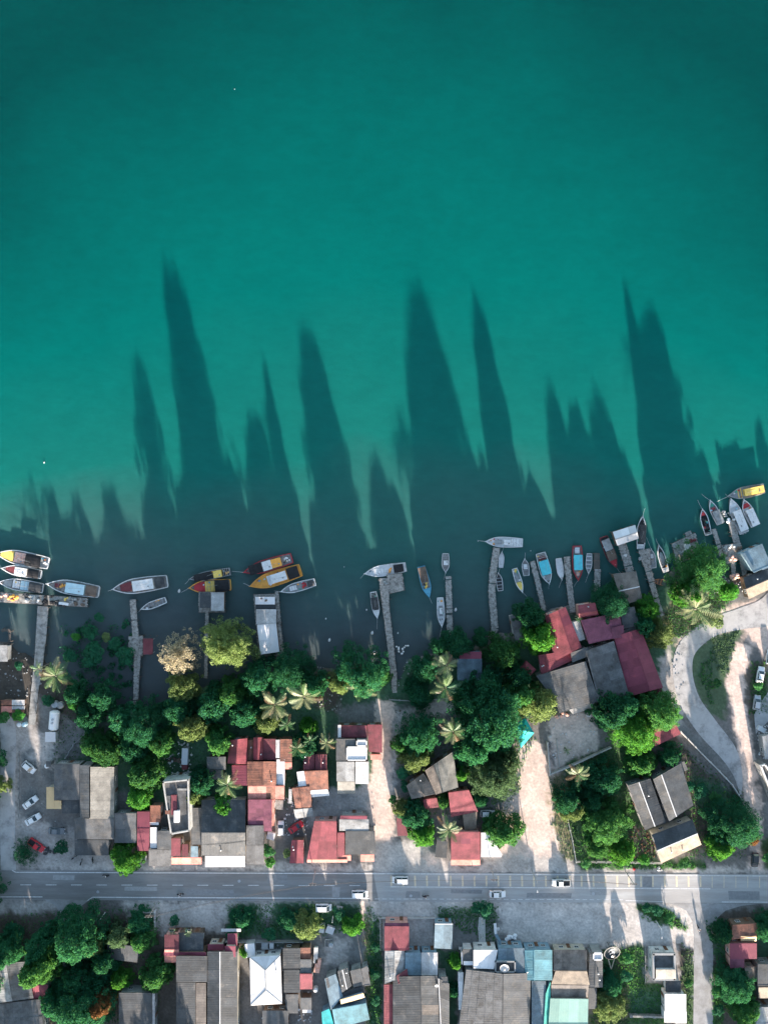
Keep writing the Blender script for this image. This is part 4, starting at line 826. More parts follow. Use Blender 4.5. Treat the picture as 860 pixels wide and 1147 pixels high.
def motorbike(px, py, deg, paint_, label, name='motorcycle', loc=None):
    loc = loc or P(px, py, .6); loc.z = .02; t = empty(name, loc, label, 'motorcycle', None, -math.radians(deg)); mp_ = M[paint_]
    for x in (-.62, .62): wo = link('wheel', MWH, t, (x, 0, .29)); 
    q = MB(); q.tube((-.62, 0, .3), (-.1, 0, .45), .07, .09); q.tube((-.1, 0, .45), (.4, 0, .62), .09, .07); q.box((0, 0, .42), (.5, .26, .3), 0, .7); q.build('frame', M['black'], t)
    q = MB(); q.blob((.1, 0, .66), (.3, .15, .14), 3, .03, 8, 5); q.box((-.65, 0, .62), (.4, .18, .06)); q.box((.62, 0, .6), (.36, .14, .05)); q.build('bodywork', mp_, t, smooth=True)
    q = MB(); q.box((-.32, 0, .78), (.62, .26, .1), 0, .8); q.build('seat', M['tyre'], t)
    q = MB(); q.tube((.62, 0, .3), (.4, 0, .98), .045, .04); q.tube((.4, -.34, 1.02), (.4, .34, 1.02), .025); q.build('handlebar', M['steel'], t)
    q = MB(); q.blob((.5, 0, .86), (.07, .09, .09), 1, 0, 8, 5); q.build('headlight', M['lamp'], t); q = MB(); q.tube((-.75, .14, .35), (-.1, .14, .33), .05, .04); q.build('exhaust', M['steel'], t)
    return t
# ============================================================ BUILDINGS NORTH OF THE ROAD
Hs = house
Hs('long grey workshop roof with a paler tan-grey east slope beside the car yard', [
 ('S', 'mid', R(61, 856, 90, 885), 4.2, 4.0), ('s', 'mid', R(90, 857, 101, 916), 5.2, 4.3), ('S', 'mid', R(61, 885, 90, 896), 4.0, 3.8), ('S', 'dark', R(70, 896, 90, 911), 3.0, 2.9),
 ('s', 'oldtan', R(101, 859, 128, 917), 3.6, 5.2), ('S', 'mid', R(84, 917, 128, 940), 4.0, 3.6), ('S', 'dark', R(84, 941, 122, 958), 3.3, 2.9), ('S', 'mid', R(128.5, 911, 153, 944), 3.7, 3.3)], 'workshop', wm='grey')
Hs('small beige L-shaped porch roof on the west side of the grey workshop', [('S', 'beige', R(52.5, 882, 61, 906), 3.4, 3.2), ('S', 'beige', R(61.2, 897, 69, 906), 3.35, 3.2)], 'porch', win=False)
Hs('narrow shophouse with a plum-red roof next to the bright round tree', [('S', 'maroon', R(154, 909, 168, 928), 3.8, 3.9), ('S', 'maroon', R(154, 928.5, 167.5, 953), 3.9, 3.3), ('S', 'rust', R(168.5, 902.5, 180, 921), 3.4, 3.2)], wm='pink')
Hs('grey shophouse roof with a white strip on its west side by the road', [('S', 'white', R(168.5, 927, 176, 950), 3.4, 3.2), ('S', 'mid', R(176.5, 931, 192, 951), 3.8, 3.6), ('S', 'grey', R(167, 951.5, 192, 970), 3.5, 3.0), ('S', 'white', R(168, 921.5, 178, 924), 3.2, 3.1)], wm='grey')
t = Hs('tall concrete shop with a flat grey roof inside a white parapet rim', [('F', 'grey', [(183, 875), (212, 872), (213.5, 930), (192, 934)], 6.2, 6.2, dict(pw=.34, par=.7))], 'shop building', wm='white')
def on_roof(t, px0, py0, px1, py1, z, h, m_, nm):
    a, b_ = P(px0, py0, z), P(px1, py1, z); q = MB(); q.box(((a.x+b_.x)/2-t.location.x, (a.y+b_.y)/2-t.location.y, z+h/2-t.location.z), (abs(b_.x-a.x), abs(b_.y-a.y), h)); return q.build(nm, m_, t)
on_roof(t, 192.5, 890, 198.5, 912, 6.25, .5, RM['darkred'], 'roof_light'); on_roof(t, 196, 907, 202, 920, 6.3, .9, RM['white'], 'roof_hatch'); on_roof(t, 185.5, 891, 191.5, 906, 6.25, .3, RM['grey'], 'roof_light'); on_roof(t, 186, 907, 191, 911, 6.3, .6, RM['rust'], 'water_tank'); on_roof(t, 199, 883, 211, 885, 6.25, .25, M['conc'], 'duct')
Hs('two dark red lean-to roofs with a rusty scalloped awning facing the road', [('S', 'darkred', R(192, 939, 202.5, 959), 3.6, 3.3), ('S', 'darkred', R(204, 946, 211, 959), 3.5, 3.3), ('S', 'blue', R(214, 948, 222, 960), 3.3, 3.1), ('A', 'salmon', R(192, 960.5, 226, 968), 3.1, 2.5)], 'stall', wm='wood')
Hs('low dark shed strip between the flat roofed shop and the tan awning house', [('s', 'mid', R(215, 905, 226, 946), 3.4, 3.6)], 'shed', wm='grey')
Hs('large house with dark north slope, tan south slope and white road awning', [('g', 'dark', R(226, 896, 275, 958), 3.3, 5.3, dict(m2='dark', t=.59)), ('A', 'white', R(230, 959, 274.5, 971), 3.2, 2.9)], wm='cream')
Hs('narrow grey roof adjoining the tan awning house on its east side', [('S', 'grey', R(276, 925, 295.5, 946), 4.0, 3.7), ('S', 'grey', R(276, 946.5, 295.5, 968), 3.6, 3.1)], wm='grey')
Hs('red gabled house with a second narrow red ridge beside it', [('G', 'red', [(258, 829), (277, 827), (277, 856), (255, 855)], 3.6, 5.6, dict(t=.45)), ('G', 'rust', R(277.5, 829, 284, 852), 3.0, 3.4), ('G', 'red', R(284.2, 826, 294.5, 851), 3.8, 5.2, dict(t=.5))], wm='pink')
Hs('dark roofed rear wing with one pale sheet strip between two red roofs', [('S', 'darkred', R(295, 828, 309, 851), 4.0, 3.8), ('S', 'offwhite', R(309, 829, 313.8, 849), 4.05, 3.9), ('s', 'rust', R(314, 828, 327, 853), 3.6, 4.1), ('S', 'salmon', R(319, 854, 327, 861.5), 3.2, 2.9)], wm='wood')
Hs('rust brown corrugated gable roof edged with white sheets on its east side', [('G', 'rust', R(277, 853, 309.5, 880), 4.2, 5.4, dict(t=.55)), ('S', 'white', R(309.8, 851, 319, 879), 3.9, 3.7, dict(k=dict(row=.8))), ('s', 'maroon', R(260, 857, 276.5, 880), 4.0, 3.2)], wm='wood')
Hs('salmon pink roof in front of the rust brown gable', [('S', 'salmon', R(278, 880.5, 318.5, 895), 4.3, 3.6)], wm='pink')
Hs('plum purple ribbed roof in front of the salmon pink roof', [('S', 'purple', R(278, 896, 304.5, 931), 4.2, 3.6, dict(k=dict(row=1.0, rib=.45))), ('S', 'salmon', R(304.7, 896, 307, 925), 3.4, 3.0)], wm='pink')
Hs('patchwork rusty roof with white end sheets beside the dark red arched roofs', [('S', 'white', [(332.5, 865), (340.5, 864), (343.5, 880), (334.5, 881)], 3.8, 3.6, dict(k=dict(row=.8))), ('S', 'rust', [(341, 864), (367, 863), (368, 884), (344, 885)], 4.2, 3.6), ('S', 'white', [(346, 886), (367, 884), (369, 891), (348, 893)], 3.4, 3.0), ('G', 'darkred', R(340, 842, 352, 862), 3.2, 3.8), ('G', 'darkred', R(353, 845, 366, 863), 3.2, 4.0)], wm='wood')
Hs('small weathered rust roof with a pale bent porch sheet below it', [('S', 'rust', [(327, 883), (347, 881), (350, 904), (331, 905)], 3.9, 3.4), ('S', 'pale', [(329, 907), (350, 905), (351, 914), (331, 917)], 3.0, 2.6), ('s', 'offwhite', R(324, 884, 327, 900), 2.9, 3.0)], wm='wood')
Hs('grey house roof carrying two white roof patches west of the pink alley', [('S', 'mid', R(376.5, 828, 398, 852), 4.4, 4.2), ('F', 'white', R(388, 836, 411, 852), 4.6, 4.6, dict(par=.15, pm='ptrim')), ('F', 'white', R(399, 828.5, 411, 836), 4.8, 4.8, dict(par=.15, pm='ptrim')), ('S', 'pale', R(377, 853.5, 397, 875), 4.2, 3.9), ('S', 'offwhite', R(398, 853.5, 413, 878), 4.0, 3.8), ('S', 'oldtan', R(378, 875.5, 397.5, 889), 3.7, 3.1)], wm='grey')
Hs('long dark red roof along the north end of the pink alley', [('S', 'darkred', R(379, 813, 411, 826), 3.8, 3.6), ('S', 'darkred', [(411.5, 812), (428, 812), (428, 843), (413, 842)], 3.8, 3.5), ('S', 'salmon', R(415, 845, 427, 851), 3.0, 2.8), ('s', 'white', R(379, 812, 382, 826), 3.9, 3.9)], wm='wood')
Hs('wide crimson roof with a narrow lower strip on its east side by the road', [('S', 'red', [(352, 920), (377, 920), (377.5, 962), (344, 962), ], 4.4, 3.5), ('S', 'red', [(378, 933), (386, 933), (386, 958), (378, 960)], 3.9, 3.3), ('A', 'salmon', R(344, 962.5, 389, 966), 3.0, 2.6)], wm='pink')
Hs('dark grey flat shop roof with a pale ribbed strip and thin plum canopy', [('S', 'dark', R(387, 931, 420, 957), 4.1, 3.6), ('S', 'pale', R(380, 918, 413, 930.5), 4.2, 4.0), ('S', 'maroon', R(381, 914, 411, 917.5), 4.4, 4.3), ('A', 'salmon', R(379, 958, 393, 964), 3.0, 2.6), ('A', 'salmon', R(404, 957, 419, 965), 3.0, 2.6)], wm='grey')
Hs('small round-ended red hut roof west of the wide crimson roof', [('G', 'red', [(327, 941), (340, 941), (340, 967), (324.5, 967)], 3.0, 3.9)], 'hut', wm='wood')
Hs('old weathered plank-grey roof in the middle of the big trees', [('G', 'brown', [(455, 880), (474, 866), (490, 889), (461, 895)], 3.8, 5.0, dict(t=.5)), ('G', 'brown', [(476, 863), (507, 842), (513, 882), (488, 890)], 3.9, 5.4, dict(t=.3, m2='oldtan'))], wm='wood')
Hs('salmon red roof below the old plank-grey roof', [('S', 'red', [(502, 888), (525, 885), (535, 909), (505, 915)], 4.0, 3.3, dict(k=dict(rib=.4))), ('S', 'red', [(474, 896), (489, 894), (491.5, 904), (475, 906)], 3.5, 3.1)], wm='pink')
Hs('crimson ribbed roof with pink front awning by the road between trees', [('S', 'red', R(505, 932, 537.5, 962.5), 4.3, 3.6, dict(k=dict(rib=.4, row=1.6))), ('A', 'salmon', R(505, 963, 537.5, 969), 3.3, 2.9)], wm='pink')
Hs('white triangular-cut canopy roof beside the crimson ribbed roof', [('S', 'white', [(538.5, 933), (547, 933), (562, 957), (561, 960)], 3.4, 3.1), ('S', 'white', [(538.5, 933), (546, 934), (561, 960), (538.5, 960)], 3.35, 3.05, dict(nowin=1))], 'canopy', win=False)
Hs('dark slatted wooden pergola beside the alley west of the trees', [('S', 'darkred', [(444, 916), (452, 918), (457, 936), (445, 936)], 2.9, 2.7, dict(posts=1, k=dict(rib=.5)))], 'pergola')
Hs('small dark stall with pale frames west of the crimson ribbed roof', [('S', 'dark', [(489, 941), (501, 943), (500, 961), (487, 960)], 3.0, 2.8)], 'stall', wm='white')
Hs('timber slatted lean-to between the salmon roof and crimson ribbed roof', [('S', 'wood', [(518, 913), (534, 909), (533, 928), (520, 930)], 3.0, 2.8)], 'lean-to', wm='wood')
# bright teal tent
tp = [(576, 812), (588, 804), (598, 821), (583, 838)]; q4 = [P(x, y, 2.6) for x, y in tp]; ap = P(586, 818, 4.2); loc = P(586, 820, 0)
t = empty('tent', loc, 'bright turquoise pointed tent on the sandy yard under the trees', 'tent')
for i in range(4):
    q = MB(); a, b_ = q4[i]-loc, q4[(i+1) % 4]-loc; c = ap-loc; m_ = (a+b_)/2*.5+c*.5-Vector((0, 0, .18)); q.add([a, b_, c, m_], [(0, 1, 3), (1, 2, 3), (2, 0, 3)]); q.add([a, b_, b_-Vector((0, 0, .35)), a-Vector((0, 0, .35))], [(0, 1, 2, 3)]); q.build('tent_panel', RM['bteal'], t, fix=False)
    q = MB(); q.tube((a.x, a.y, 0), a, .05); q.build('tent_pole', M['steel'], t)
# the red riverside complex
Hs('crimson west wing of the riverside compound with a bright ridge face', [('G', 'red', [(610, 690), (633, 680), (651, 725), (621, 741)], 4.2, 5.6, dict(t=.62)), ('G', 'red', [(603, 734), (641, 728), (644, 738), (606, 756)], 3.8, 4.6, dict(t=.2))], wm='pink')
Hs('plum coloured hall roof in the centre of the riverside compound', [('S', 'purple', [(650, 695), (693, 686), (698, 712), (659, 721)], 4.6, 5.0), ('S', 'purple', [(684, 703), (698, 700), (699, 713), (686, 715)], 5.1, 5.1)], wm='pink')
Hs('small red gabled roof on the water side of the plum hall', [('g', 'red', [(647, 678), (666, 675), (670, 689), (648, 692)], 4.0, 5.0, dict(t=.65))], wm='pink')
Hs('pale concrete walkway canopy between the crimson wing and the plum hall', [('S', 'pale', [(639, 698), (649, 695), (655, 716), (646, 719)], 3.8, 3.7)], 'canopy', wm='grey')
Hs('maroon gabled hall on the east side of the riverside compound', [('G', 'maroon', [(687, 713), (717, 704), (742, 770), (704, 780)], 4.4, 6.0, dict(t=.62)), ('S', 'maroon', [(727, 775), (741, 770), (742, 780), (736, 781)], 3.6, 3.4)], wm='pink')
Hs('broad patchy grey roof in the heart of the riverside compound', [('s', 'grey', [(656, 729), (687, 718), (704, 778), (671, 786)], 5.0, 5.3), ('s', 'mid', [(639, 731), (658, 725), (661, 734), (641, 742)], 4.6, 4.7), ('s', 'mid', [(600, 757), (655, 741), (670.5, 785.5), (630, 797)], 5.25, 4.4)], wm='grey')
Hs('low grey porch roof on the yard side of the broad patchy roof', [('S', 'pale', [(637, 795), (663, 785), (668, 792), (641, 800)], 3.4, 3.2), ('S', 'dark', [(622, 785), (631, 782), (636, 796), (626, 799)], 3.3, 3.2)], 'porch', wm='grey')
Hs('small hipped scarlet roof west of the crimson wing', [('H', 'red', [(580, 748), (589, 740), (600, 750), (591, 759)], 3.2, 4.6)], wm='wood')
Hs('crimson corner roof poking out under the big round tree', [('S', 'red', [(728, 820), (754, 806), (762, 822), (733, 836)], 4.0, 3.8)], wm='pink')
Hs('grey shed roof next to the plum hall under the dark tree', [('S', 'mid', [(694, 682), (710, 680), (716, 700), (697, 705)], 3.6, 3.5), ('S', 'mid', [(698, 706), (719, 698), (719, 702), (699, 710)], 3.4, 3.4)], 'shed', wm='grey')
Hs('flat grey shed roof beside the round tree at the water edge', [('S', 'grey', [(571, 690), (581, 688), (587, 715), (577, 718)], 3.0, 2.9)], 'shed', wm='grey', base=-1.0)
Hs('blue-grey roof with a thin crimson strip near the tall palms', [('S', 'steelblue', R(512, 738, 539.5, 762), 3.9, 3.5), ('S', 'maroon', R(514, 730, 539, 737.5), 3.9, 4.1)], wm='blue')
Hs('white-capped small hut beside the lower palm crown', [('S', 'white', [(506, 768), (513, 768), (515, 776), (508, 777)], 2.8, 2.7)], 'hut', win=False)
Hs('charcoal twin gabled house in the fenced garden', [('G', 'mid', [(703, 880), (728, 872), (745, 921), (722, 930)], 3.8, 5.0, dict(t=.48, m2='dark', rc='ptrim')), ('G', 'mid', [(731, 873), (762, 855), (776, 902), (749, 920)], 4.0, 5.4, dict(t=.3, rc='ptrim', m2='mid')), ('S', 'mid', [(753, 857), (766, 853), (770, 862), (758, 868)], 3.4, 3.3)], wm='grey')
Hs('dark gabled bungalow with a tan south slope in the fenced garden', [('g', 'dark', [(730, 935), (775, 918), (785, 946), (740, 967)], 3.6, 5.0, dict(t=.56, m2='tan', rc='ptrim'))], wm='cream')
# riverside sheds over the water and at the east edge
def stilts(t, quad, n=3):
    for u in [i/(n-1) for i in range(n)]:
        for v in (0, .5, 1):
            q = P(*quad[0]).lerp(P(*quad[1]), u).lerp(P(*quad[3]).lerp(P(*quad[2]), u), v)*.99; link('pile', PILEM, t, (q.x-t.location.x, q.y-t.location.y, -1.2-t.location.z+.2))
B = .05
q4_ = [(686, 596), (711, 588), (715, 603), (691, 611)]; t = Hs('white gabled boat shed at the river end of a wooden jetty', [('g', 'white', q4_, 3.2, 4.1, dict(t=.55, rc='trim'))], 'boat shed', base=B, wm='wood', win=False); stilts(t, q4_)
q4_ = [(686, 643), (714, 640), (718, 655), (694, 663)]; t = Hs('grey-brown gabled shed over the water on stilts north of the plum hall', [('g', 'brown', [(686, 643), (712, 640), (719, 671), (697, 678)], 3.0, 4.2, dict(t=.55, rc='ptrim'))], 'boat shed', base=B, wm='wood'); stilts(t, q4_)
q4_ = [(829, 620), (853, 609), (863, 633), (844, 641)]; t = Hs('pale blue-grey roofed stilt house at the river edge', [('S', 'blue', q4_, 3.8, 4.3), ('S', 'blue', [(830.5, 620.2), (833.5, 619), (846, 640.5), (843, 641)], 4.2, 4.6, dict(nowin=1)), ('S', 'white', [(852, 636), (862, 632), (866, 638), (855, 642)], 3.2, 3.1)], base=B, wm='blue'); stilts(t, q4_)
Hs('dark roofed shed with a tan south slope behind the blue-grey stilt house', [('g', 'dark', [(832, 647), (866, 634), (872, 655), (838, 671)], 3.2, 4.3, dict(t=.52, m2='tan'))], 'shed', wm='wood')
Hs('white framed long grey shed beside the sandy track at the east edge', [('F', 'grey', [(850, 857), (856, 855), (880, 895), (868, 903)], 3.6, 3.6, dict(pm='ptrim')), ('S', 'pale', [(853, 825), (880, 818), (880, 850), (856, 850)], 3.1, 3.4)], 'shed', wm='grey')
q4_ = [(286, 669), (310, 668), (311, 697), (287, 699)]; t = Hs('white roofed boat shed over the river with a dark gap across it', [('S', 'white', R(286, 669, 308, 677), 2.9, 2.8), ('S', 'offwhite', R(287, 683, 309.5, 699), 3.2, 3.1), ('S', 'white', [(288, 700), (309.5, 699), (313, 730), (292, 733)], 3.3, 2.9), ('S', 'dark', R(286.5, 677.5, 309, 682.5), 2.5, 2.5)], 'boat shed', base=B, wm='wood', win=False); stilts(t, q4_); 
for k in range(2): stilts(t, [(288, 700), (310, 699), (313, 730), (292, 733)], 3)
q4_ = R(223.5, 664, 251, 685); t = Hs('landing hut with half black and half white roof at a narrow jetty end', [('S', 'dark', R(224, 664, 236, 681), 2.6, 2.5), ('S', 'offwhite', R(236.5, 664, 251, 684), 2.8, 2.6)], 'landing hut', base=B, wm='wood', win=False); stilts(t, q4_)
q4_ = R(158, 714, 173, 735); t = Hs('small maroon brown roof on stilts beside the wooden jetty', [('S', 'darkred', R(160.5, 715.5, 171.5, 733), 2.5, 2.4, dict(posts=1))], 'jetty hut', base=B); stilts(t, q4_)
q4_ = R(-1, 723, 9, 741); t = Hs('small pale grey hut on stilts at the west edge of the picture', [('S', 'pale', q4_, 2.6, 2.5)], 'hut', base=B, wm='grey', win=False); stilts(t, q4_)
Hs('low shed of rusty orange and white strips beside the concrete walkway', [('s', 'rust', R(2, 784, 14, 790), 1.7, 1.9), ('s', 'offwhite', R(14.3, 784, 28, 790), 1.8, 1.9), ('s', 'salmon', R(2, 791, 14, 798), 1.6, 1.8), ('s', 'offwhite', R(14.3, 791, 28, 794.5), 1.7, 1.8), ('s', 'rust', R(14.3, 795, 27, 799), 1.6, 1.7)], 'shed', wm='wood', win=False)
Hs('small square white roof south of the white tank by the concrete walkway', [('S', 'white', R(51, 820.5, 62.5, 831), 2.7, 2.6)], 'hut', win=False, wm='white')
Hs('grey wall-roofed lean-to between the car yard and the trees', [('S', 'grey', R(52, 853, 57.5, 859), 2.6, 2.5), ('S', 'pale', R(95, 856, 104, 858), 3.0, 2.9)], 'lean-to', win=False, wm='grey')
Hs('cluttered grey back roof among the trees north of the flat roofed shop', [('S', 'mid', R(232, 848, 253, 862), 3.0, 2.8), ('S', 'dark', R(230, 863, 250, 873), 3.0, 2.8)], 'shed', wm='wood', win=False)
# ============================================================ BUILDINGS SOUTH OF THE ROAD
Hs('pale grey corrugated roof at the lower left corner with a small crimson annex', [('G', 'pale', [(-12, 1080), (30, 1077), (38, 1118), (-6, 1124)], 3.6, 4.8, dict(t=.45, m2='grey')), ('S', 'red', R(37, 1103, 54, 1119), 3.4, 3.0), ('S', 'grey', [(-6, 1125), (46, 1119), (50, 1160), (-6, 1160)], 3.5, 4.2), ('S', 'white', R(49, 1117.5, 61, 1123), 2.6, 2.5)], wm='grey')
Hs('plain charcoal roof hidden between three trees in the south-west', [('S', 'dark', [(121, 1056), (155, 1061), (154, 1078), (120, 1074)], 3.6, 3.2)], wm='grey')
Hs('charcoal roofed house at the bottom edge below the round green tree', [('s', 'dark', R(134, 1112, 170, 1170), 3.6, 4.4), ('s', 'ptrim' if 'ptrim' in RM else 'offwhite', R(170.5, 1112, 173, 1170), 3.2, 3.1)], wm='grey')
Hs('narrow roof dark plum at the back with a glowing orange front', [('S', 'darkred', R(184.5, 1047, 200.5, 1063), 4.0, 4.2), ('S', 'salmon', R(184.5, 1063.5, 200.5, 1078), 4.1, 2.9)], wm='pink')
Hs('wide dark brown corrugated roof with a plum strip along its north edge', [('s', 'dark', R(198, 1071, 232, 1100), 4.2, 4.8), ('s', 'dark', R(198, 1100.5, 219, 1160), 3.9, 4.6), ('S', 'maroon', R(184, 1067, 231, 1070.5), 3.8, 3.7), ('s', 'brown', R(220, 1101, 231, 1160), 3.6, 3.8), ('S', 'dark', R(200, 1045, 228, 1066), 3.2, 3.0)], wm='wood')
Hs('long charcoal hipped house roof with pale ridge lines and plum porches', [('G', 'dark', R(232.5, 1066, 266, 1180), 3.9, 5.4, dict(t=.42, rc='ptrim')), ('S', 'maroon', R(233, 1058, 251, 1064.5), 3.4, 3.2), ('S', 'maroon', R(255, 1046, 266, 1059), 3.2, 3.0), ('S', 'maroon', R(252, 1060, 264, 1072), 4.4, 4.2, dict(nowin=1)), ('A', 'offwhite', R(248, 1040.5, 270, 1043.5), 2.9, 2.8)], wm='cream')
Hs('clean white hipped roof standing alone among dark yards', [('H', 'white', [(280, 1072), (314, 1070), (316, 1124), (281, 1126)], 3.8, 5.0, dict(rc='trim', **{'in': .9}))], wm='white')
Hs('small white outbuilding north of the white hipped roof', [('S', 'white', [(274, 1058), (285, 1057), (286, 1070), (276, 1073)], 2.9, 2.7)], 'outbuilding', win=False, wm='white')
Hs('dark patched roof at the bottom edge behind the white hipped roof', [('S', 'mid', R(294, 1132, 323, 1165), 3.4, 3.8), ('s', 'dark', R(317, 1062, 336, 1085), 3.4, 3.2), ('s', 'dark', R(318, 1086, 335.5, 1112), 3.4, 3.2), ('S', 'dark', R(320, 1114, 334, 1135), 3.0, 2.8)], wm='wood')
Hs('narrow crimson square roof with a rusty roof and grey roof behind it', [('S', 'rust', R(336.5, 1062, 348, 1074), 3.2, 3.1), ('S', 'mid', R(336.5, 1075, 349, 1090), 3.4, 3.3), ('S', 'red', R(336, 1091, 350, 1108), 3.6, 3.2), ('S', 'mid', R(337, 1118, 349, 1131), 2.9, 2.8)], wm='wood')
Hs('silver zinc roof strips set askew over a dark yard', [('s', 'blue', [(364, 1096), (376, 1091), (384, 1116), (371, 1131)], 3.4, 3.8, dict(k=dict(row=1.2))), ('G', 'grey', [(378, 1088), (389, 1084), (394, 1104), (383, 1112)], 3.8, 4.5, dict(rc='ptrim')), ('S', 'mid', [(392, 1088), (404, 1085), (408, 1103), (396, 1106)], 3.7, 3.6), ('S', 'grey', [(404.5, 1085), (411, 1082), (415, 1103), (408, 1104)], 3.4, 3.4), ('S', 'dark', [(384, 1112), (407, 1104), (409, 1112), (380, 1119)], 3.2, 3.1)], wm='grey')
Hs('turquoise roof with a cream wall-top band at the bottom of the picture', [('S', 'teal', [(372, 1131), (410, 1124), (414, 1142), (376, 1152)], 3.9, 3.5), ('S', 'bteal', [(360, 1134), (369, 1130), (375, 1152), (362, 1156)], 3.5, 3.3), ('S', 'beige', [(381, 1120), (407, 1112.5), (408.5, 1117), (382, 1125)], 4.1, 3.7)], wm='blue')
Hs('square crimson roof with grey paved margin south of the road', [('S', 'red', R(430.5, 1037.5, 458, 1064), 3.8, 4.0), ('S', 'purple', R(430.5, 1034, 458, 1037.3), 3.5, 3.7)], wm='pink')
Hs('pale gabled roof directly behind the square crimson roof', [('G', 'pale', [(431, 1065), (453, 1065), (452, 1094), (431, 1102)], 3.6, 4.4)], wm='grey')
Hs('powder blue and grey twin roof between the pale gable and the alley plants', [('S', 'blue', R(453.5, 1067, 471.5, 1092), 3.8, 3.9), ('S', 'offwhite', R(471.8, 1067, 490, 1092), 3.8, 3.9)], wm='blue')
Hs('free-standing blue-grey ribbed roof by the roadside trees', [('S', 'blue', [(487, 1035), (507, 1035), (506, 1063), (486, 1062)], 3.8, 3.6, dict(rc='ptrim'))], wm='blue')
Hs('very large charcoal hipped hall roof with a small pale gable ridge', [('G', 'dark', [(440, 1094), (490, 1093), (494, 1180), (440, 1180)], 4.2, 5.8, dict(t=.62)), ('s', 'mid', [(491, 1096), (503, 1102), (503, 1180), (495, 1180)], 4.0, 4.6, dict(rc='ptrim')), ('S', 'dark', R(490, 1094, 501, 1101), 4.3, 4.4, dict(nowin=1)), ('S', 'darkred', [(444, 1093), (456, 1085), (457, 1094), (446, 1102)], 4.5, 4.6, dict(nowin=1))], 'hall', wm='grey')
Hs('long narrow rose-red tiled strip roof along the alley', [('s', 'red', R(430, 1103, 439.3, 1175), 3.3, 3.0, dict(k=dict(row=.7)))], wm='pink')
Hs('clean white square roof in the shop row beside the blue-grey roofs', [('S', 'white', [(530, 1064), (557, 1064), (553, 1085), (530, 1084)], 4.4, 4.6)], 'shop', wm='white')
Hs('small dark roof with white edging west of the white square roof', [('S', 'dark', R(518, 1063.5, 529.5, 1076), 3.8, 3.7), ('S', 'white', R(519, 1077, 529.5, 1081), 3.9, 3.8), ('S', 'white', R(516.5, 1067, 518, 1080), 3.5, 3.4), ('s', 'white', [(513, 1089), (518.5, 1089), (517, 1131), (513.5, 1131)], 3.2, 3.0)], 'shop', wm='white')
t = Hs('slate blue roof with a black flat section carrying a white dish', [('S', 'steelblue', [(557.5, 1062), (587, 1062), (587, 1089), (557.5, 1090)], 4.2, 4.5), ('F', 'dark', R(554, 1076, 577, 1089), 4.6, 4.6, dict(pm='trim', par=.3))], 'shop', wm='blue')
Hs('teal-grey hipped square roof at the east end of the shop row', [('G', 'teal', R(587.5, 1064, 618, 1098), 4.3, 5.3, dict(t=.35))], 'shop', wm='blue')
Hs('big grey house roof of many panels behind the shop row', [('s', 'grey', [(522, 1086), (563, 1091), (562, 1180), (510, 1180)], 5.6, 4.4, dict(k=dict(row=2.6))), ('s', 'mid', [(563.5, 1091), (594, 1090), (592, 1180), (562.5, 1180)], 4.4, 5.6)], wm='grey')
Hs('slate blue side roof ending in a bright green triangle', [('s', 'steelblue', R(595.5, 1099, 611, 1180), 3.9, 4.1), ('s', 'green', [(611.3, 1112), (616, 1099), (616, 1180), (607, 1180)], 3.7, 4.3)], wm='blue')
Hs('dark wide roof strip facing the apron with a pale tan roof behind it', [('S', 'brown', R(619.5, 1064, 657, 1087), 3.4, 4.2), ('S', 'tan', [(622, 1087.5), (657, 1088), (660, 1103), (617, 1102)], 4.3, 4.0), ('S', 'brown', [(617, 1103), (659, 1103.5), (658, 1117), (617, 1117)], 4.0, 3.6)], wm='cream')
Hs('big mint green roof at the bottom edge of the picture', [('S', 'mint', [(616, 1118.5), (658.5, 1119), (658, 1147), (614, 1147)], 4.3, 4.6), ('S', 'mint', [(614, 1147.2), (658, 1147.2), (658, 1180), (613, 1180)], 4.6, 3.8)], wm='cream')
Hs('narrow slate roof with a small white box beside the dark mesh dish', [('G', 'mid', [(660, 1068), (674.5, 1066), (674.5, 1106), (658, 1106)], 3.5, 4.0), ('F', 'white', R(663.5, 1066.5, 674.5, 1075.5), 4.2, 4.2, dict(par=.2, pm='ptrim')), ('S', 'mid', R(658.5, 1107, 668, 1130), 3.0, 2.9)], 'shop', wm='grey')
t = Hs('square grey kiosk with raised white parapet and small tan sloping roof', [('F', 'grey', R(730, 1067, 755, 1096.5), 3.2, 3.2, dict(pw=.55, par=.6, pm='trim')), ('S', 'oldtan', R(734, 1086, 756.5, 1097), 4.3, 3.7)], 'kiosk', wm='white')
Hs('bright white gabled hut on the lawn corner beside the side road', [('S', 'white', R(744, 1114, 768, 1133), 3.6, 3.5), ('S', 'white', R(743.5, 1133.3, 755.5, 1145), 3.4, 3.0), ('S', 'white', R(756, 1133.3, 768.5, 1146), 3.4, 3.1), ('S', 'dark', R(745, 1099, 762, 1111), 2.5, 2.4)], wm='white')
Hs('rusty red roof with its sunlit eave coloured orange east of the side road', [('S', 'rust', [(820, 1036), (848, 1034), (847, 1048), (819, 1052)], 3.6, 4.0), ('S', 'beige', R(829, 1049, 846.5, 1054), 4.0, 3.2)], wm='wood')  # the eave's sunlit orange is put into its roof colour
Hs('plum purple roof south of the rusty red roof east of the side road', [('S', 'maroon', R(817, 1057, 847, 1074), 3.9, 3.7), ('S', 'purple', R(817, 1074.3, 833, 1084), 3.6, 3.3)], wm='pink')
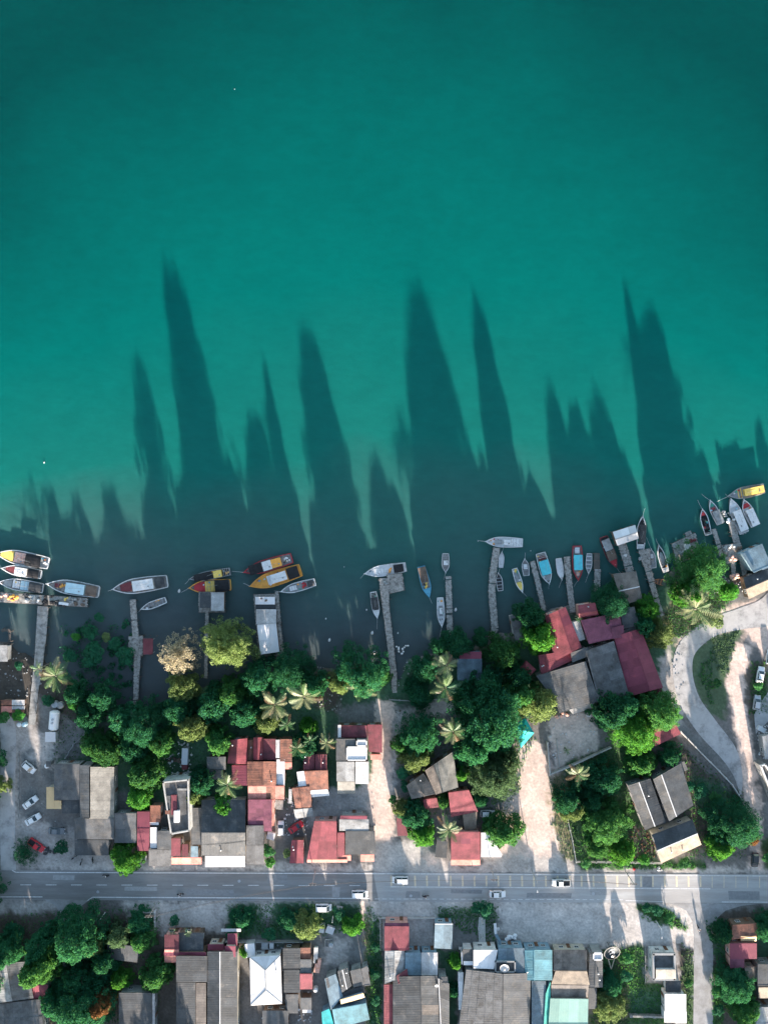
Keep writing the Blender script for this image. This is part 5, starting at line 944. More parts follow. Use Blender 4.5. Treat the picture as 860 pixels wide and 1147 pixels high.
Hs('brown lean-to next to grey roofs at the right edge', [('S', 'wood', [(833, 1084), (846, 1083), (844, 1104), (839, 1104)], 3.0, 2.8), ('S', 'mid', R(848, 1080, 875, 1104), 3.8, 4.0), ('S', 'tan', R(849, 1106, 875, 1118), 4.0, 3.3), ('S', 'pale', R(844, 1128, 875, 1165), 3.6, 3.8)], wm='grey')
# unseen houses added south of the view to shade the foreground
rg_ = random.Random(11); xx = -40
cols = ['dark', 'rust', 'mid', 'pale', 'maroon', 'brown', 'blue', 'grey', 'oldtan', 'red']
k = 0; nth = 'one two three four five six seven eight nine ten eleven twelve thirteen fourteen fifteen sixteen seventeen eighteen nineteen twenty'.split()
for row, y0 in enumerate((1186, 1236, 1290)):
    xx = -60; ci = 0
    while xx < 900:
        w_ = rg_.uniform(30, 48); hh = rg_.uniform(28, 38)
        if not (765 < xx+w_ and xx < 810) and rg_.random() < .8:
            c_ = cols[k % 10]; Hs('%s gabled house, number %s from the west in the %s unseen row added south' % (c_, nth[ci], ('first', 'second', 'third')[row]), [(rg_.choice('Gg'), c_, OB(xx+w_/2, y0+rg_.uniform(-5, 5)+hh/2, w_, hh, rg_.uniform(-4, 4)), 3.2, 4.6, dict(k=dict(sheet_w=4)))], group='houses outside the frame to the south', win=False); k += 1; ci += 1
        xx += w_+rg_.uniform(6, 30)
# ============================================================ JETTIES AND PLATFORMS
jetty('wide concrete walkway running out to the long work platform', [(48.5, 679), (46.5, 710), (43.5, 742), (39, 775), (36, 812)], [12, 11.5, 10, 8, 8], .15, 'conc', 'concrete_walkway', concrete=True)
platform('long cluttered work platform where four boats are moored', [(-8, 663), (98, 670), (98, 680), (-8, 674)], .2, name='work_platform')
jetty('crooked wooden jetty beside the small maroon stilt roof', [(149, 672), (151, 700), (154, 735), (153, 760), (152, 797)], [7, 7, 8, 6, 6]); platform('wooden side landing halfway along the crooked jetty', [(145, 713), (160, 712), (160, 735), (144, 732)], .12)
jetty('very narrow plank jetty beside the round yellow-green tree', [(232, 684), (231.5, 720), (230.5, 760)], 4); platform('plank deck under the landing hut', R(223, 663, 252, 686), 0.0)
platform('plank deck under the white roofed boat shed', [(284, 666), (312, 665), (316, 734), (290, 736)], 0.0)
jetty('narrow plank walkway along the east side of the white boat shed', [(310, 663), (313, 700), (317, 738)], 4)
jetty('long wooden jetty leading to the square head by the grey-white boat', [(430, 648), (432, 680), (437, 720), (441, 757), (442, 776)], [12, 8, 7.5, 7, 5]); platform('square plank jetty head beside the grey-white boat', [(433, 644), (450, 642), (453, 661), (436, 665)], .12)
jetty('straight worn jetty between the white boat and the small grey boat', [(502, 646), (503, 680), (504, 716)], 7)
jetty('bent wooden jetty below the white boat with a flat stern', [(556, 614), (552, 640), (550.5, 662), (554, 704), (544, 724)], [8, 8, 8, 8, 5])
jetty('short broken jetty between the small grey boat and the turquoise boat', [(596, 629), (602, 652), (609, 684)], [6, 6, 5]); jetty('pale straight jetty west of the red boat', [(634.5, 624), (637, 652), (641, 686)], [7, 7, 6.5])
jetty('short dark twin-rail jetty east of the small white boat', [(669, 638), (668, 662)], 7); platform('tangle of dark poles at the end of the twin-rail jetty', R(665, 620, 671, 637), .1, m_='pile')
jetty('wooden jetty joining the white boat shed to the grey-brown shed', [(696, 608), (701, 625), (706, 645)], [10, 10, 9])
jetty('wooden jetty with a wide head beside two small boats', [(721, 616), (724, 632), (729, 650), (736, 676), (742, 690)], [14, 8, 7, 6, 4])
platform('cluttered fishing platform with white tubs near the big tree', [(752, 609), (778, 597), (785, 621), (757, 632)], .2, name='fishing_platform'); jetty('stub jetty on the north side of the cluttered fishing platform', [(770, 596), (774, 606)], 7); jetty('thin walkway from the fishing platform to the bank', [(757, 620), (762, 640)], 4)
jetty('thin wooden jetty behind the small black and red boat', [(799, 593), (803, 606), (808, 622)], [5, 5, 6]); jetty('wooden jetty behind the two big white boats', [(818, 583), (822, 598), (827, 616)], [8, 8, 7]); platform('cluttered landing stage west of the blue-grey stilt house', [(807, 611), (829, 608), (832, 625), (813, 632)], .2)
jetty('dark plank path from the landing stage to the bank', [(829, 618), (833, 640), (838, 668)], [6, 6, 7]); jetty('old footbridge through the undergrowth west of the long shed', [(820, 628), (822, 650)], 5)
jetty('low bamboo frame standing in the water at the west edge', [(2, 706), (11, 706), (11, 719)], [3, 3, 3], .3, 'pile', 'bamboo_frame')
# dirt track in the trees
t_ = sheet('dirt_track', ribbon([(86, 816), (100, 809), (120, 804), (150, 799)], [6, 5, 4, 4]), .004, mat('dirt_track', (.22, .20, .18), stain=(.14, .12, .10))); tag(t_, kind='structure')
# gear on platforms
def gear(px, py, z, m_, label, n=7, r=.5, cat='gear pile', sp=1.2):
    q = MB(); rg = random.Random(int(px*3+py)); p = P(px, py, z)
    for k in range(n): q.blob((rg.uniform(-sp, sp), rg.uniform(-sp*.6, sp*.6), .2), (rg.uniform(.25, r), rg.uniform(.2, r), rg.uniform(.2, .45)), k, .3, 7, 4)
    o = q.build(cat.replace(' ', '_'), m_, None, p); tag(o, label, cat); return o
G_ = gear
G_(15, 670, .2, BMAT['orange'], 'orange net heap at the west end of the long work platform', 9, .6); G_(4, 667, .2, BMAT['pink'], 'pale pink net heap near the west end of the work platform', 5, .5); G_(36, 670, .2, BMAT['grey'], 'grey tangle of nets on the work platform west of the walkway', 10, .7)
G_(28, 668, .2, BMAT['dark'], 'dark rope heap on the work platform beside the orange nets', 6, .5); G_(56, 672, .2, BMAT['black'], 'black net heap on the work platform at the walkway head', 12, .8, sp=1.8); G_(68, 676, .2, BMAT['dark'], 'charcoal net heap on the work platform east of the walkway', 9, .6)
G_(83, 673, .2, BMAT['grey'], 'grey float heap near the east end of the work platform', 8, .5); G_(90, 676, .2, BMAT['brown'], 'brown rope coil heap at the east tip of the work platform', 6, .5)
G_(75, 671, .2, BMAT['yellow'], 'small yellow rope heap on the work platform', 3, .35, sp=.5); G_(44, 673, .2, BMAT['white'], 'white float heap on the work platform near the walkway', 4, .35, sp=.7)
def box_thing(name, px, py, z, d, deg, m_, label, cat, base=None, lid=None):
    p = P(px, py, z); t = empty(name, p, label, cat, None, -math.radians(deg)); q = MB(); q.box((0, 0, d[2]/2), d, 0, .96); q.build('body', m_, t); q = MB(); q.box((0, 0, d[2]+.03), (d[0]+.05, d[1]+.05, .06)); q.build('lid', lid or m_, t); return t
for i, (x, y) in enumerate([(69, 675.5), (72.5, 676), (76, 676.5)]): box_thing('fish_box', x, y, .2, (.8, .6, .5), 4, M['white'], '%s white fish box of the row on the east half of the work platform' % ('westmost', 'middle', 'eastmost')[i], 'fish box')
for i, (x, y, r_) in enumerate([(768.5, 612, .75), (768.5, 616.5, .7), (754.5, 611, .6)]):
    q = MB(); q.lathe([(0, 0), (r_, 0), (r_, .8), (r_*1.06, .82), (r_*1.06, .9), (r_*.85, .92), (0, .84)], 16); o = q.build('tub', M['ptrim'] if i < 2 else M['trim'], None, P(x, y, .2)); tag(o, ('larger round white tub', 'smaller round white tub', 'grey round tub at the west corner')[i]+' on the cluttered fishing platform', 'tub')
G_(774, 606, .2, BMAT['maroon'], 'red-brown net heap at the east edge of the fishing platform', 5, .5, sp=.8); G_(763, 620, .2, BMAT['grey'], 'grey rope heap at the south side of the fishing platform', 5, .5, sp=.8)
G_(812, 617, .2, BMAT['grey'], 'grey gear heap on the landing stage by the blue-grey stilt house', 9, .6, sp=1.5); G_(819, 612, .2, BMAT['white'], 'white float heap at the north edge of the landing stage', 4, .4, sp=.7); G_(820, 625, .2, BMAT['pink'], 'pink sheet bundle at the south side of the landing stage', 5, .5, sp=.8); G_(826, 615, .2, BMAT['brown'], 'brown net heap on the landing stage next to the blue-grey roof', 5, .5, sp=.8)
G_(822, 646, .1, BMAT['pink'], 'pale pink debris heap on the bank west of the long shed', 6, .6, sp=1); G_(813, 576, -.2, BMAT['grey'], 'grey floating gear raft between the two canopy boats', 8, .6, sp=1.2); G_(818, 584, .1, BMAT['white'], 'white crate heap at the head of the jetty behind the white boats', 5, .5, sp=.9)
G_(432, 653, .1, BMAT['grey'], 'round grey net coil on the long jetty head', 3, .5, sp=.4); G_(701, 622, .1, BMAT['white'], 'small pale bait boxes heap on the jetty south of the white boat shed', 4, .3, sp=.6); G_(717, 626, .1, BMAT['grey'], 'white-grey floats heap on the wide jetty head', 4, .4, sp=.6)
G_(296, 672, 2.9, BMAT['brown'], 'brown clutter on the north roof of the white boat shed', 3, .3, sp=.7); G_(452, 728, -1.0, BMAT['white'], 'scatter of white litter on the mud east of the long jetty', 10, .35, sp=2)
# buoys and floats
for i, (x, y, lb) in enumerate([(365, 693, 'oval white float alone in open water east of the white boat shed'), (369, 717, 'oval white float nearest the dark tree point'), (410.5, 683, 'white double float west of the small dark moored boat'), (416.8, 709, 'white float west of the long jetty'), (396, 721, 'tiny white float close to the dark tree crown'), (385.5, 635, 'tiny white float far out between the orange boats and the jetty head'),
    (445.5, 709, 'small white float just east of the long jetty'), (201, 662, 'white float between the black boat and the white cabin boat'), (510, 683, 'white float east of the straight worn jetty'), (517, 708, 'small white float near the root of the straight worn jetty'), (50, 518, 'lone pale float far out on the teal water at left'), (263, 100, 'tiny white float far out in the upper left water'), (419, 731, 'white float beside the tree at the long jetty'), (535, 606, 'tiny white float north-west of the white boat with a flat stern'), (594, 617, 'tiny white float north of the turquoise canopy boat')]):
    fs_ = .28 if 'tiny' in lb else .5 if 'small' in lb or 'lone' in lb else 1; q = MB(); q.blob((0, 0, .1), (.34*fs_, .5*fs_, .3*fs_), i, .04, 10, 6); q.tube((0, .45*fs_, .1), (0, .6*fs_, .12), .05*fs_); o = q.build('mooring_float', M['ptrim'], None, P(x, y, WATER_Z)); o.rotation_euler = (0, 0, -.2); tag(o, lb, 'float', 'mooring floats')
# ============================================================ BOATS
FB = boat
FB('boat with the yellow foredeck and pink tarps', (-3, 620), (54.5, 631), 16, 'white', 'gunm', 'grey', [('fore', .08, .32, .8, 'yellow'), ('hold', .34, .56, .75, 'pink'), ('pile', .36, .58, .6, 'pink', 'pink and orange nets'), ('canopy', .58, .88, .85, 'black'), ('pile', .9, .98, .5, 'white', 'white sacks')])
FB('small boat with maroon bow deck and white midships', (3, 636.5), (46.5, 643.5), 12, 'white', 'gunm', 'grey', [('fore', .1, .32, .75, 'maroon'), ('cabin', .36, .66, .75, 'white'), ('canopy', .68, .97, .85, 'black')])
FB('grey boat with light blue deck touching the work platform', (0, 652), (48.5, 659), 13, 'grey', 'gunm', 'deck', [('fore', .1, .28, .7, 'grey'), ('hold', .3, .46, .7, 'white'), ('hold', .48, .68, .8, 'lblue'), ('canopy', .7, .98, .88, 'dark')])
FB('white boat with sky blue cabin top east of the work platform', (53.5, 654), (111, 663), 16, 'white', 'gunm', 'deck', [('pile', .22, .36, .5, 'orange', 'orange nets'), ('hold', .14, .24, .5, 'maroon'), ('cabin', .38, .74, .75, 'lblue'), ('canopy', .77, .98, .8, 'brown')])
FB('white cabin boat with maroon foredeck in front of the crooked jetty', (127, 660), (187.5, 651), 17, 'white', 'white', 'deck', [('fore', .14, .34, .7, 'maroon'), ('cabin', .38, .76, .72, 'white'), ('canopy', .79, .97, .8, 'dark')])
FB('small grey open skiff beside the crooked jetty', (159, 682), (186, 672), 8, 'grey', 'gunm', 'deck', [('bench', .2, .95, 1, 'grey', 4)], cat='skiff', name='skiff')
FB('slim black boat with a yellow cabin top', (213, 648.5), (258, 640), 10, 'dark', 'grey', 'dark', [('canopy', .12, .56, .8, 'black'), ('cabin', .6, .8, .85, 'yellow'), ('pile', .85, .97, .6, 'orange', 'orange gear'), ('rail', .85, .99, .8, 'grey')])
FB('yellow hulled boat with a red patch on its bow deck', (212.5, 658.5), (258.5, 655), 15, 'yellow', 'orange', 'deck', [('fore', .12, .38, .8, 'red'), ('hold', .38, .62, .8, 'yellow'), ('canopy', .63, .98, .88, 'black')])
FB('dark red boat with an orange and white cabin top', (273.5, 641), (327, 625), 14, 'red', 'red', 'deck', [('canopy', .12, .38, .8, 'black'), ('cabin', .4, .58, .75, 'white'), ('cabin', .58, .78, .75, 'orange'), ('pile', .82, .97, .6, 'white', 'white and red gear')])
FB('big orange boat with white cabin boxes and a black stern canopy', (280.5, 656.5), (337, 638.5), 17, 'orange', 'orange', 'orange', [('hold', .34, .5, .6, 'white'), ('cabin', .42, .72, .62, 'white'), ('canopy', .74, .96, .8, 'black')])
FB('grey-white boat with red deck gear beside the big orange boat', (315, 662.5), (353, 652), 10.5, 'white', 'gunm', 'grey', [('hold', .25, .45, .6, 'white'), ('pile', .5, .75, .6, 'red', 'red gear'), ('canopy', .78, .97, .7, 'dark')])
FB('grey-white boat at the square jetty head with an orange deck heap', (408.5, 642.5), (454.5, 635), 12.5, 'white', 'gunm', 'white', [('hold', .2, .5, .6, 'white'), ('pile', .56, .68, .6, 'orange', 'orange gear'), ('canopy', .7, .94, .75, 'black')])
FB('small dark canopied boat west of the long jetty', (422.5, 692), (418, 663), 8.5, 'grey', 'gunm', 'dark', [('canopy', .35, .8, .95, 'dark'), ('fore', .05, .3, .8, 'white'), ('rail', .82, .98, 1, 'grey')])
FB('blue boat with a long brown canopy between two jetties', (480.5, 668.5), (471.5, 634.5), 10.5, 'blue', 'blue', 'deck', [('canopy', .5, .98, .86, 'brown'), ('fore', .04, .28, .85, 'blue'), ('pile', .3, .46, .6, 'yellow', 'yellow gear')])
FB('small grey-white boat at the head of the straight worn jetty', (499, 641), (499, 620), 8.5, 'white', 'gunm', 'deck', [('cabin', .4, .62, .6, 'white'), ('rail', .65, .98, .9, 'grey')])
FB('slender all-white boat west of the straight worn jetty', (494.5, 701.5), (492.8, 669.5), 8.5, 'white', 'white', 'white', [('hold', .35, .72, .5, 'grey'), ('cabin', .45, .65, .42, 'white')])
FB('white boat with a flat stern at the tip of the bent jetty', (543.5, 606.5), (585, 608), 11.5, 'white', 'white', 'white', [('hold', .25, .45, .55, 'grey'), ('cabin', .48, .66, .5, 'white'), ('hold', .7, .95, .8, 'white')])
FB('small plain white dinghy tight against the bent jetty', (562, 618.5), (560.8, 636), 6, 'white', 'white', 'white', [('bench', .2, .9, 1, 'white', 2)], cat='dinghy', name='dinghy')
FB('open grey dinghy with pale rim beside the bent jetty', (558, 642), (560.5, 662), 7, 'white', 'white', 'dark', [('bench', .2, .95, 1, 'grey', 4)], cat='dinghy', name='dinghy')
FB('narrow boat with a yellow bow east of the bent jetty', (584.5, 663), (576, 637), 7.5, 'white', 'gunm', 'grey', [('fore', .08, .42, .85, 'yellow'), ('hold', .45, .7, .6, 'grey'), ('pile', .8, .95, .5, 'yellow', 'yellow gear')])
FB('small grey boat west of the short broken jetty', (587.5, 626.5), (589.5, 645), 8, 'white', 'gunm', 'deck', [('hold', .3, .6, .6, 'white'), ('bench', .6, .95, 1, 'grey', 2)], cat='dinghy', name='dinghy')
FB('grey boat under a turquoise deck cover', (614.5, 653.5), (605, 619.5), 13, 'grey', 'gunm', 'deck', [('fore', .1, .28, .7, 'grey'), ('canopy', .3, .76, .9, 'aqua'), ('hold', .78, .9, .7, 'maroon'), ('rail', .85, 1, .9, 'grey')])
FB('small clean white dinghy between the turquoise boat and the pale jetty', (629, 649), (625.5, 625.5), 8, 'white', 'white', 'white', [('fore', .1, .5, .8, 'white'), ('bench', .5, .95, 1, 'white', 2)], cat='dinghy', name='dinghy')
FB('red hulled boat under a blue deck cover', (647, 649.5), (646, 611.5), 12, 'red', 'red', 'deck', [('canopy', .3, .74, .85, 'aqua'), ('hold', .12, .24, .6, 'pink'), ('hold', .78, .95, .5, 'white')])
FB('white open dinghy east of the red hulled boat', (659, 642), (660, 620), 7, 'white', 'white', 'grey', [('bench', .15, .95, 1, 'white', 4)], cat='dinghy', name='dinghy')
FB('maroon boat with a grey canopy and scarlet bow', (689.5, 635.5), (675.5, 601.5), 11.5, 'red', 'maroon', 'dark', [('fore', .02, .24, .95, 'red'), ('canopy', .25, .55, .85, 'brown'), ('canopy', .57, .92, .8, 'grey')])
FB('long dark grey boat with pale stern beside the white boat shed', (719, 578.5), (717, 615), 10, 'grey', 'gunm', 'dark', [('canopy', .25, .8, .85, 'dark'), ('hold', .85, .97, .8, 'white')])
FB('little white dinghy east of the wide jetty head', (729, 615.5), (732, 636.5), 7.5, 'white', 'white', 'grey', [('hold', .25, .45, .5, 'white'), ('bench', .5, .95, 1, 'grey', 3)], cat='dinghy', name='dinghy')
FB('charcoal covered dinghy with a pale bow', (737, 611), (745.5, 640.5), 8, 'grey', 'gunm', 'dark', [('tarp', .25, .8, .85, 'grey'), ('hold', .85, .97, .8, 'white')], cat='dinghy', name='dinghy')
FB('rust brown canoe beached by the wooden jetty', (731, 650.5), (751, 654), 6.5, 'wood', 'wood', 'brown', [('bench', .2, .9, 1, 'wood', 4)], cat='canoe', name='canoe', sw=.25)
FB('slim black boat with a red bow tip in the eastern mooring', (785.5, 570.5), (793, 599), 9, 'dark', 'gunm', 'black', [('fore', .1, .25, .7, 'red'), ('pile', .3, .8, .5, 'dark', 'dark nets'), ('rail', .9, .99, .8, 'grey')])
FB('boat with a grey canopy and a green bow deck', (794.5, 561), (806, 587), 9, 'grey', 'gunm', 'deck', [('fore', .1, .25, .7, 'green'), ('hold', .3, .38, .5, 'red'), ('canopy', .42, .97, .95, 'grey')])
FB('grey hulled boat with a bright yellow deck cover', (815.5, 555.5), (855.5, 547), 13, 'grey', 'grey', 'grey', [('bench', .24, .4, 1, 'yellow', 2), ('cabin', .4, .94, .72, 'yellow'), ('motor', 0, 1, 2, 'black')])
FB('large white boat with a long white roof and pale bow', (817.5, 559), (833, 597), 13, 'grey', 'white', 'white', [('fore', .04, .24, .8, 'white'), ('cabin', .34, .92, .85, 'white'), ('motor', 0, 1, 2, 'grey')])
FB('white roofed boat with a crimson patch near its bow', (832, 560), (845, 589), 11.5, 'grey', 'white', 'white', [('fore', .14, .3, .8, 'red'), ('cabin', .36, .98, .92, 'white')])
# ============================================================ BROADLEAF TREES  x, y, r, height, kind, label
T = [
 (2, 880, 9, 6, 'y', 'yellow-green tree cut by the left edge beside the west lane'),
 (120, 841, 18, 8, 'g', 'lit tree just north of the grey workshop roof'), (104, 833, 14, 8, 'g', 'smaller green tree at the west end of the grove north of the workshop'),
 (100, 800, 18, 9, 'd', 'dark low tree in the wet hollow west of the crooked jetty'), (118, 780, 17, 9, 'd', 'dark tree by the brown pool'), (86, 775, 14, 9, 'd', 'dark tree on the bank east of the big riverside palm'), (140, 806, 18, 8, 'd', 'dark tree at the root of the crooked jetty'),
 (165, 812, 24, 11, 'd', 'broad dark tree in the middle of the western grove'), (181, 833, 16, 10, 'g', 'tree with a yellow-lit south edge north of the flat roofed shop'), (150, 835, 18, 9, 'd', 'dark round tree east of the lit tree by the workshop'), (164, 866, 21, 9, 'g', 'round tree between the workshop and the flat roofed shop'), (158, 891, 15, 7, 'b', 'bright green tree above the plum-red shophouse roof'),
 (206, 767, 19, 9.5, 'y', 'yellow-green tree standing at the water south of the dry pinkish tree'), (255, 722, 28, 18.6, 'y', 'big round yellow-green tree beside the very narrow jetty'),
 (216, 812, 18, 10, 'y', 'yellow-green tree south-east of the crooked jetty'), (243, 830, 17, 10, 'g', 'tree with a pale lit skirt west of the red gabled house'), (198, 795, 18, 9, 'd', 'dark tree between two yellow-green crowns'), (238, 790, 22, 10, 'd', 'large dark crown south of the round yellow-green tree'), (262, 776, 17, 10, 'g', 'green crown with a yellow top behind the narrow jetty root'), (275, 800, 20, 9, 'd', 'dark tree north of the red roofed cluster'),
 (297, 808, 16, 8, 'y', 'pale green tree under the western twin palm'), (292, 762, 22, 10, 'd', 'dark waterside tree behind the white boat shed'), (326, 751, 25, 12, 'd', 'large blue-green tree at the river south-east of the white boat shed'), (346, 814, 11, 6, 'b', 'small bright bush-like tree east of the twin palms'), (340, 835, 16, 6, 'd', 'dark low tree among small palms'),
 (350, 766, 15, 15, 'd', 'slim dark tree right behind the eastern palm of the pair'),
 (404, 750, 28, 16.5, 'd', 'large dark tree on the point west of the long jetty'), (380, 765, 13, 8, 'y', 'pale lit tree at the foot of the dark point tree'), (426, 758, 13, 7, 'g', 'tree with yellow leaf tips right beside the long jetty'),
 (224, 876, 17, 8, 'd', 'dark tree between the flat roofed shop and a small palm'), (216, 893, 12, 7, 'y', 'olive tree touching the flat roofed shop on its east side'), (249, 901, 13, 6, 'b', 'bright green low tree at the corner of the dark house roof'),
 (139, 962, 19, 8, 'b', 'vivid green round tree standing alone at the roadside'), (474, 750, 15, 8, 'd', 'dark tree west of the tall starry palm'), (468, 775, 16, 6, 'd', 'low dark tree along the green fence of the lane'),
 (512, 720, 17, 8, 'd', 'blue-green tree at the root of the straight worn jetty'), (492, 725, 11, 7, 'd', 'small dark waterside tree west of the straight jetty root'), (538, 714, 10, 7, 'd', 'small round dark tree east of the straight worn jetty'), (562, 731, 19, 9, 'g', 'green tree at the root of the bent jetty'), (580, 758, 16, 9, 'd', 'dark tree next to the scarlet hipped roof'),
 (593, 688, 17, 13.5, 'd', 'slender-shadowed dark crown standing over the water west of the red wing'), (604, 714, 19, 16, 'b', 'brighter green crown touching the crimson wing'), (543, 764, 17, 13, 'd', 'dark tree south of the blue-grey roof'), (520, 785, 19, 16.5, 'd', 'dark tree north of the tall lane palm'),
 (584, 776, 19, 11, 'g', 'tree with lit top just west of the riverside compound'), (602, 789, 21, 12, 'y', 'yellow-green tree leaning over the turquoise tent'),
 (470, 822, 26, 13, 'd', 'big round tree at the bend of the pink alley lane'), (466, 850, 18, 9, 'y', 'yellow lit crown at the bend south of the big round lane tree'), (450, 835, 12, 7, 'g', 'small tree on the west flank of the lane bend'),
 (548, 806, 42, 21, 'd', 'giant dark tree at the centre of the village grove'), (530, 838, 22, 17, 'd', 'dark crown south of the tall lane palm'), (553, 868, 31, 13, 's', 'grey-green spreading tree at the edge of the sunlit sand yard'), (564, 850, 17, 12, 's', 'olive crown at the north end of the sunlit sand yard'), (516, 868, 10, 7, 'b', 'small bright tree east of the plank-grey roof'),
 (538, 893, 11, 6, 'd', 'small dark tree east of the salmon red roof'), (497, 897, 9, 5, 'g', 'small tree between the two salmon red roofs'), (464, 915, 19, 8, 'd', 'dark tree south of the plank-grey roof'), (472, 934, 15, 7, 'b', 'bright leafy tree by the dark slatted pergola'), (448, 905, 10, 6, 'y', 'small olive tree at the alley edge'),
 (565, 930, 22, 9, 'g', 'rounded tree standing alone beside the white triangular-cut canopy'),
 (683, 674, 23, 9, 'd', 'dark feathery tree on the river side of the plum hall'), (726, 681, 14, 8, 'b', 'bright green small tree north of the maroon hall'), (738, 710, 18, 8, 'y', 'yellow-green tree between the maroon hall and the loop road'), (722, 700, 14, 8, 'd', 'dark tree squeezed beside the maroon hall gable'),
 (682, 793, 22, 15, 'd', 'dark west lobe of the big trees south of the grey compound roof'), (740, 796, 23, 15, 'g', 'east crown of the big trees south of the maroon hall'), (712, 817, 26, 12, 'b', 'bright front crown of the big trees in the compound garden'), (700, 790, 18, 12, 'd', 'dark middle crown behind the bright front crown'),
 (719, 855, 17, 8, 'g', 'tree over the north end of the charcoal twin gabled house'), (750, 845, 14, 6, 'd', 'dark low tree beside the crimson corner roof'),
 (638, 895, 19, 8, 'd', 'round dark tree at the west fence of the garden'), (640, 908, 14, 6, 'y', 'yellow lit crown below the round dark garden tree'), (675, 872, 22, 9, 'd', 'dark tall crown in the north of the fenced garden'), (682, 925, 25, 10, 'g', 'large tree filling the south-west of the fenced garden'), (696, 955, 16, 7, 'b', 'bright tree at the south fence of the garden'), (668, 948, 13, 6, 'g', 'green tree in the garden corner by the road fence'), (664, 900, 14, 8, 'd', 'dark tree in the middle of the west garden'),
 (820, 925, 29, 10, 'd', 'large dark tree between the bungalow and the sandy track'), (806, 948, 17, 7, 'b', 'bright lower crown below the large dark tracktree'), (840, 938, 10, 5, 'r', 'small rusty tree on the edge of the sandy track'),
 (784, 640, 31, 12.3, 'g', 'very large green tree by the river at the east'), (770, 664, 16, 14.5, 'b', 'bright slim crown west of the very large riverside tree'), (816, 663, 11, 6, 'b', 'small bright crown north-east of the dry giant palm'),
 # south of the road
 (8, 1064, 18, 16, 'd', 'dark tree at the left edge south of the road'), (47, 1081, 22, 17, 'g', 'tree overhanging the pale corner roof'), (49, 1056, 16, 14, 'd', 'dark tree between the two left-hand crowns south of the road'), (86, 1048, 27, 17.5, 'd', 'very broad dark tree by the lane mouth south of the road'), (109, 1058, 15, 9, 'y', 'yellow-green lit crown on the broad dark tree edge'), (136, 1048, 16, 8, 's', 'pale olive tree north of the plain charcoal roof'),
 (160, 1052, 15, 7, 'g', 'small green tree west of the plum and orange roof'), (158, 1032, 14, 6, 'd', 'dark tree near the roadside frame south of the road'), (174, 1095, 21, 8, 'g', 'round green tree with a lit rim above the bottom charcoal roof'), (136, 1097, 12, 7, 'b', 'small bright tree just north of the bottom charcoal roof'), (90, 1092, 20, 9, 'd', 'dark tree in the shaded south-west yard'), (92, 1124, 33, 12, 'd', 'large dark tree behind the rust orange crown at the bottom left'), (112, 1122, 15, 10, 'r', 'crown with rust orange leaves at the bottom left'), (62, 1120, 18, 8, 'd', 'dark tree east of the small crimson annex'), (118, 1078, 16, 9, 'd', 'dark crown between the rust orange crown and the olive tree'),  # the rust crown colours in the sunlit flank of the large dark tree
 (342, 1038, 17, 7, 'y', 'yellow bushy tree beside the parked white van in the verge'), (270, 1030, 14, 4.5, 'd', 'dark shrubby tree behind the plum porches'), (325, 1030, 14, 4, 'd', 'dark verge tree west of the yellow bushy tree'), (394, 1037, 12, 5, 'b', 'bright parasol-shaped tree by the yard entrance'), (274, 1066, 7, 4, 'b', 'small tree squeezed beside the long charcoal house roof'),
 (683, 1103, 14, 5, 'd', 'dark leafy tree south of the mesh dish'), (684, 1126, 20, 5.5, 'y', 'yellowish spreading tree on the south lawn'), (823, 1104, 23, 9, 'd', 'large dark tree east of the side road'), (806, 1045, 13, 6, 'd', 'dark tree on the corner of the side road'), (836, 1130, 18, 7, 'g', 'green tree at the bottom right near the right edge'), (858, 1040, 14, 8, 'd', 'dark tree at the right edge by the rusty red roof'), (509, 1078, 8, 5, 'b', 'small bright green tree in the gap beside the twin blue roof'), (507, 1110, 9, 4, 'd', 'dark low tree in the narrow gap south of the small bright tree'),
]
for a in T: tree(*a)
for (x, y, r, h, k, lb) in [(200, 731, 22, 14.5, 'p', 'dry pinkish thin-leaved tree at the water by the yellow-green tree')]: tree(x, y, r, h, k, lb, fam='s')
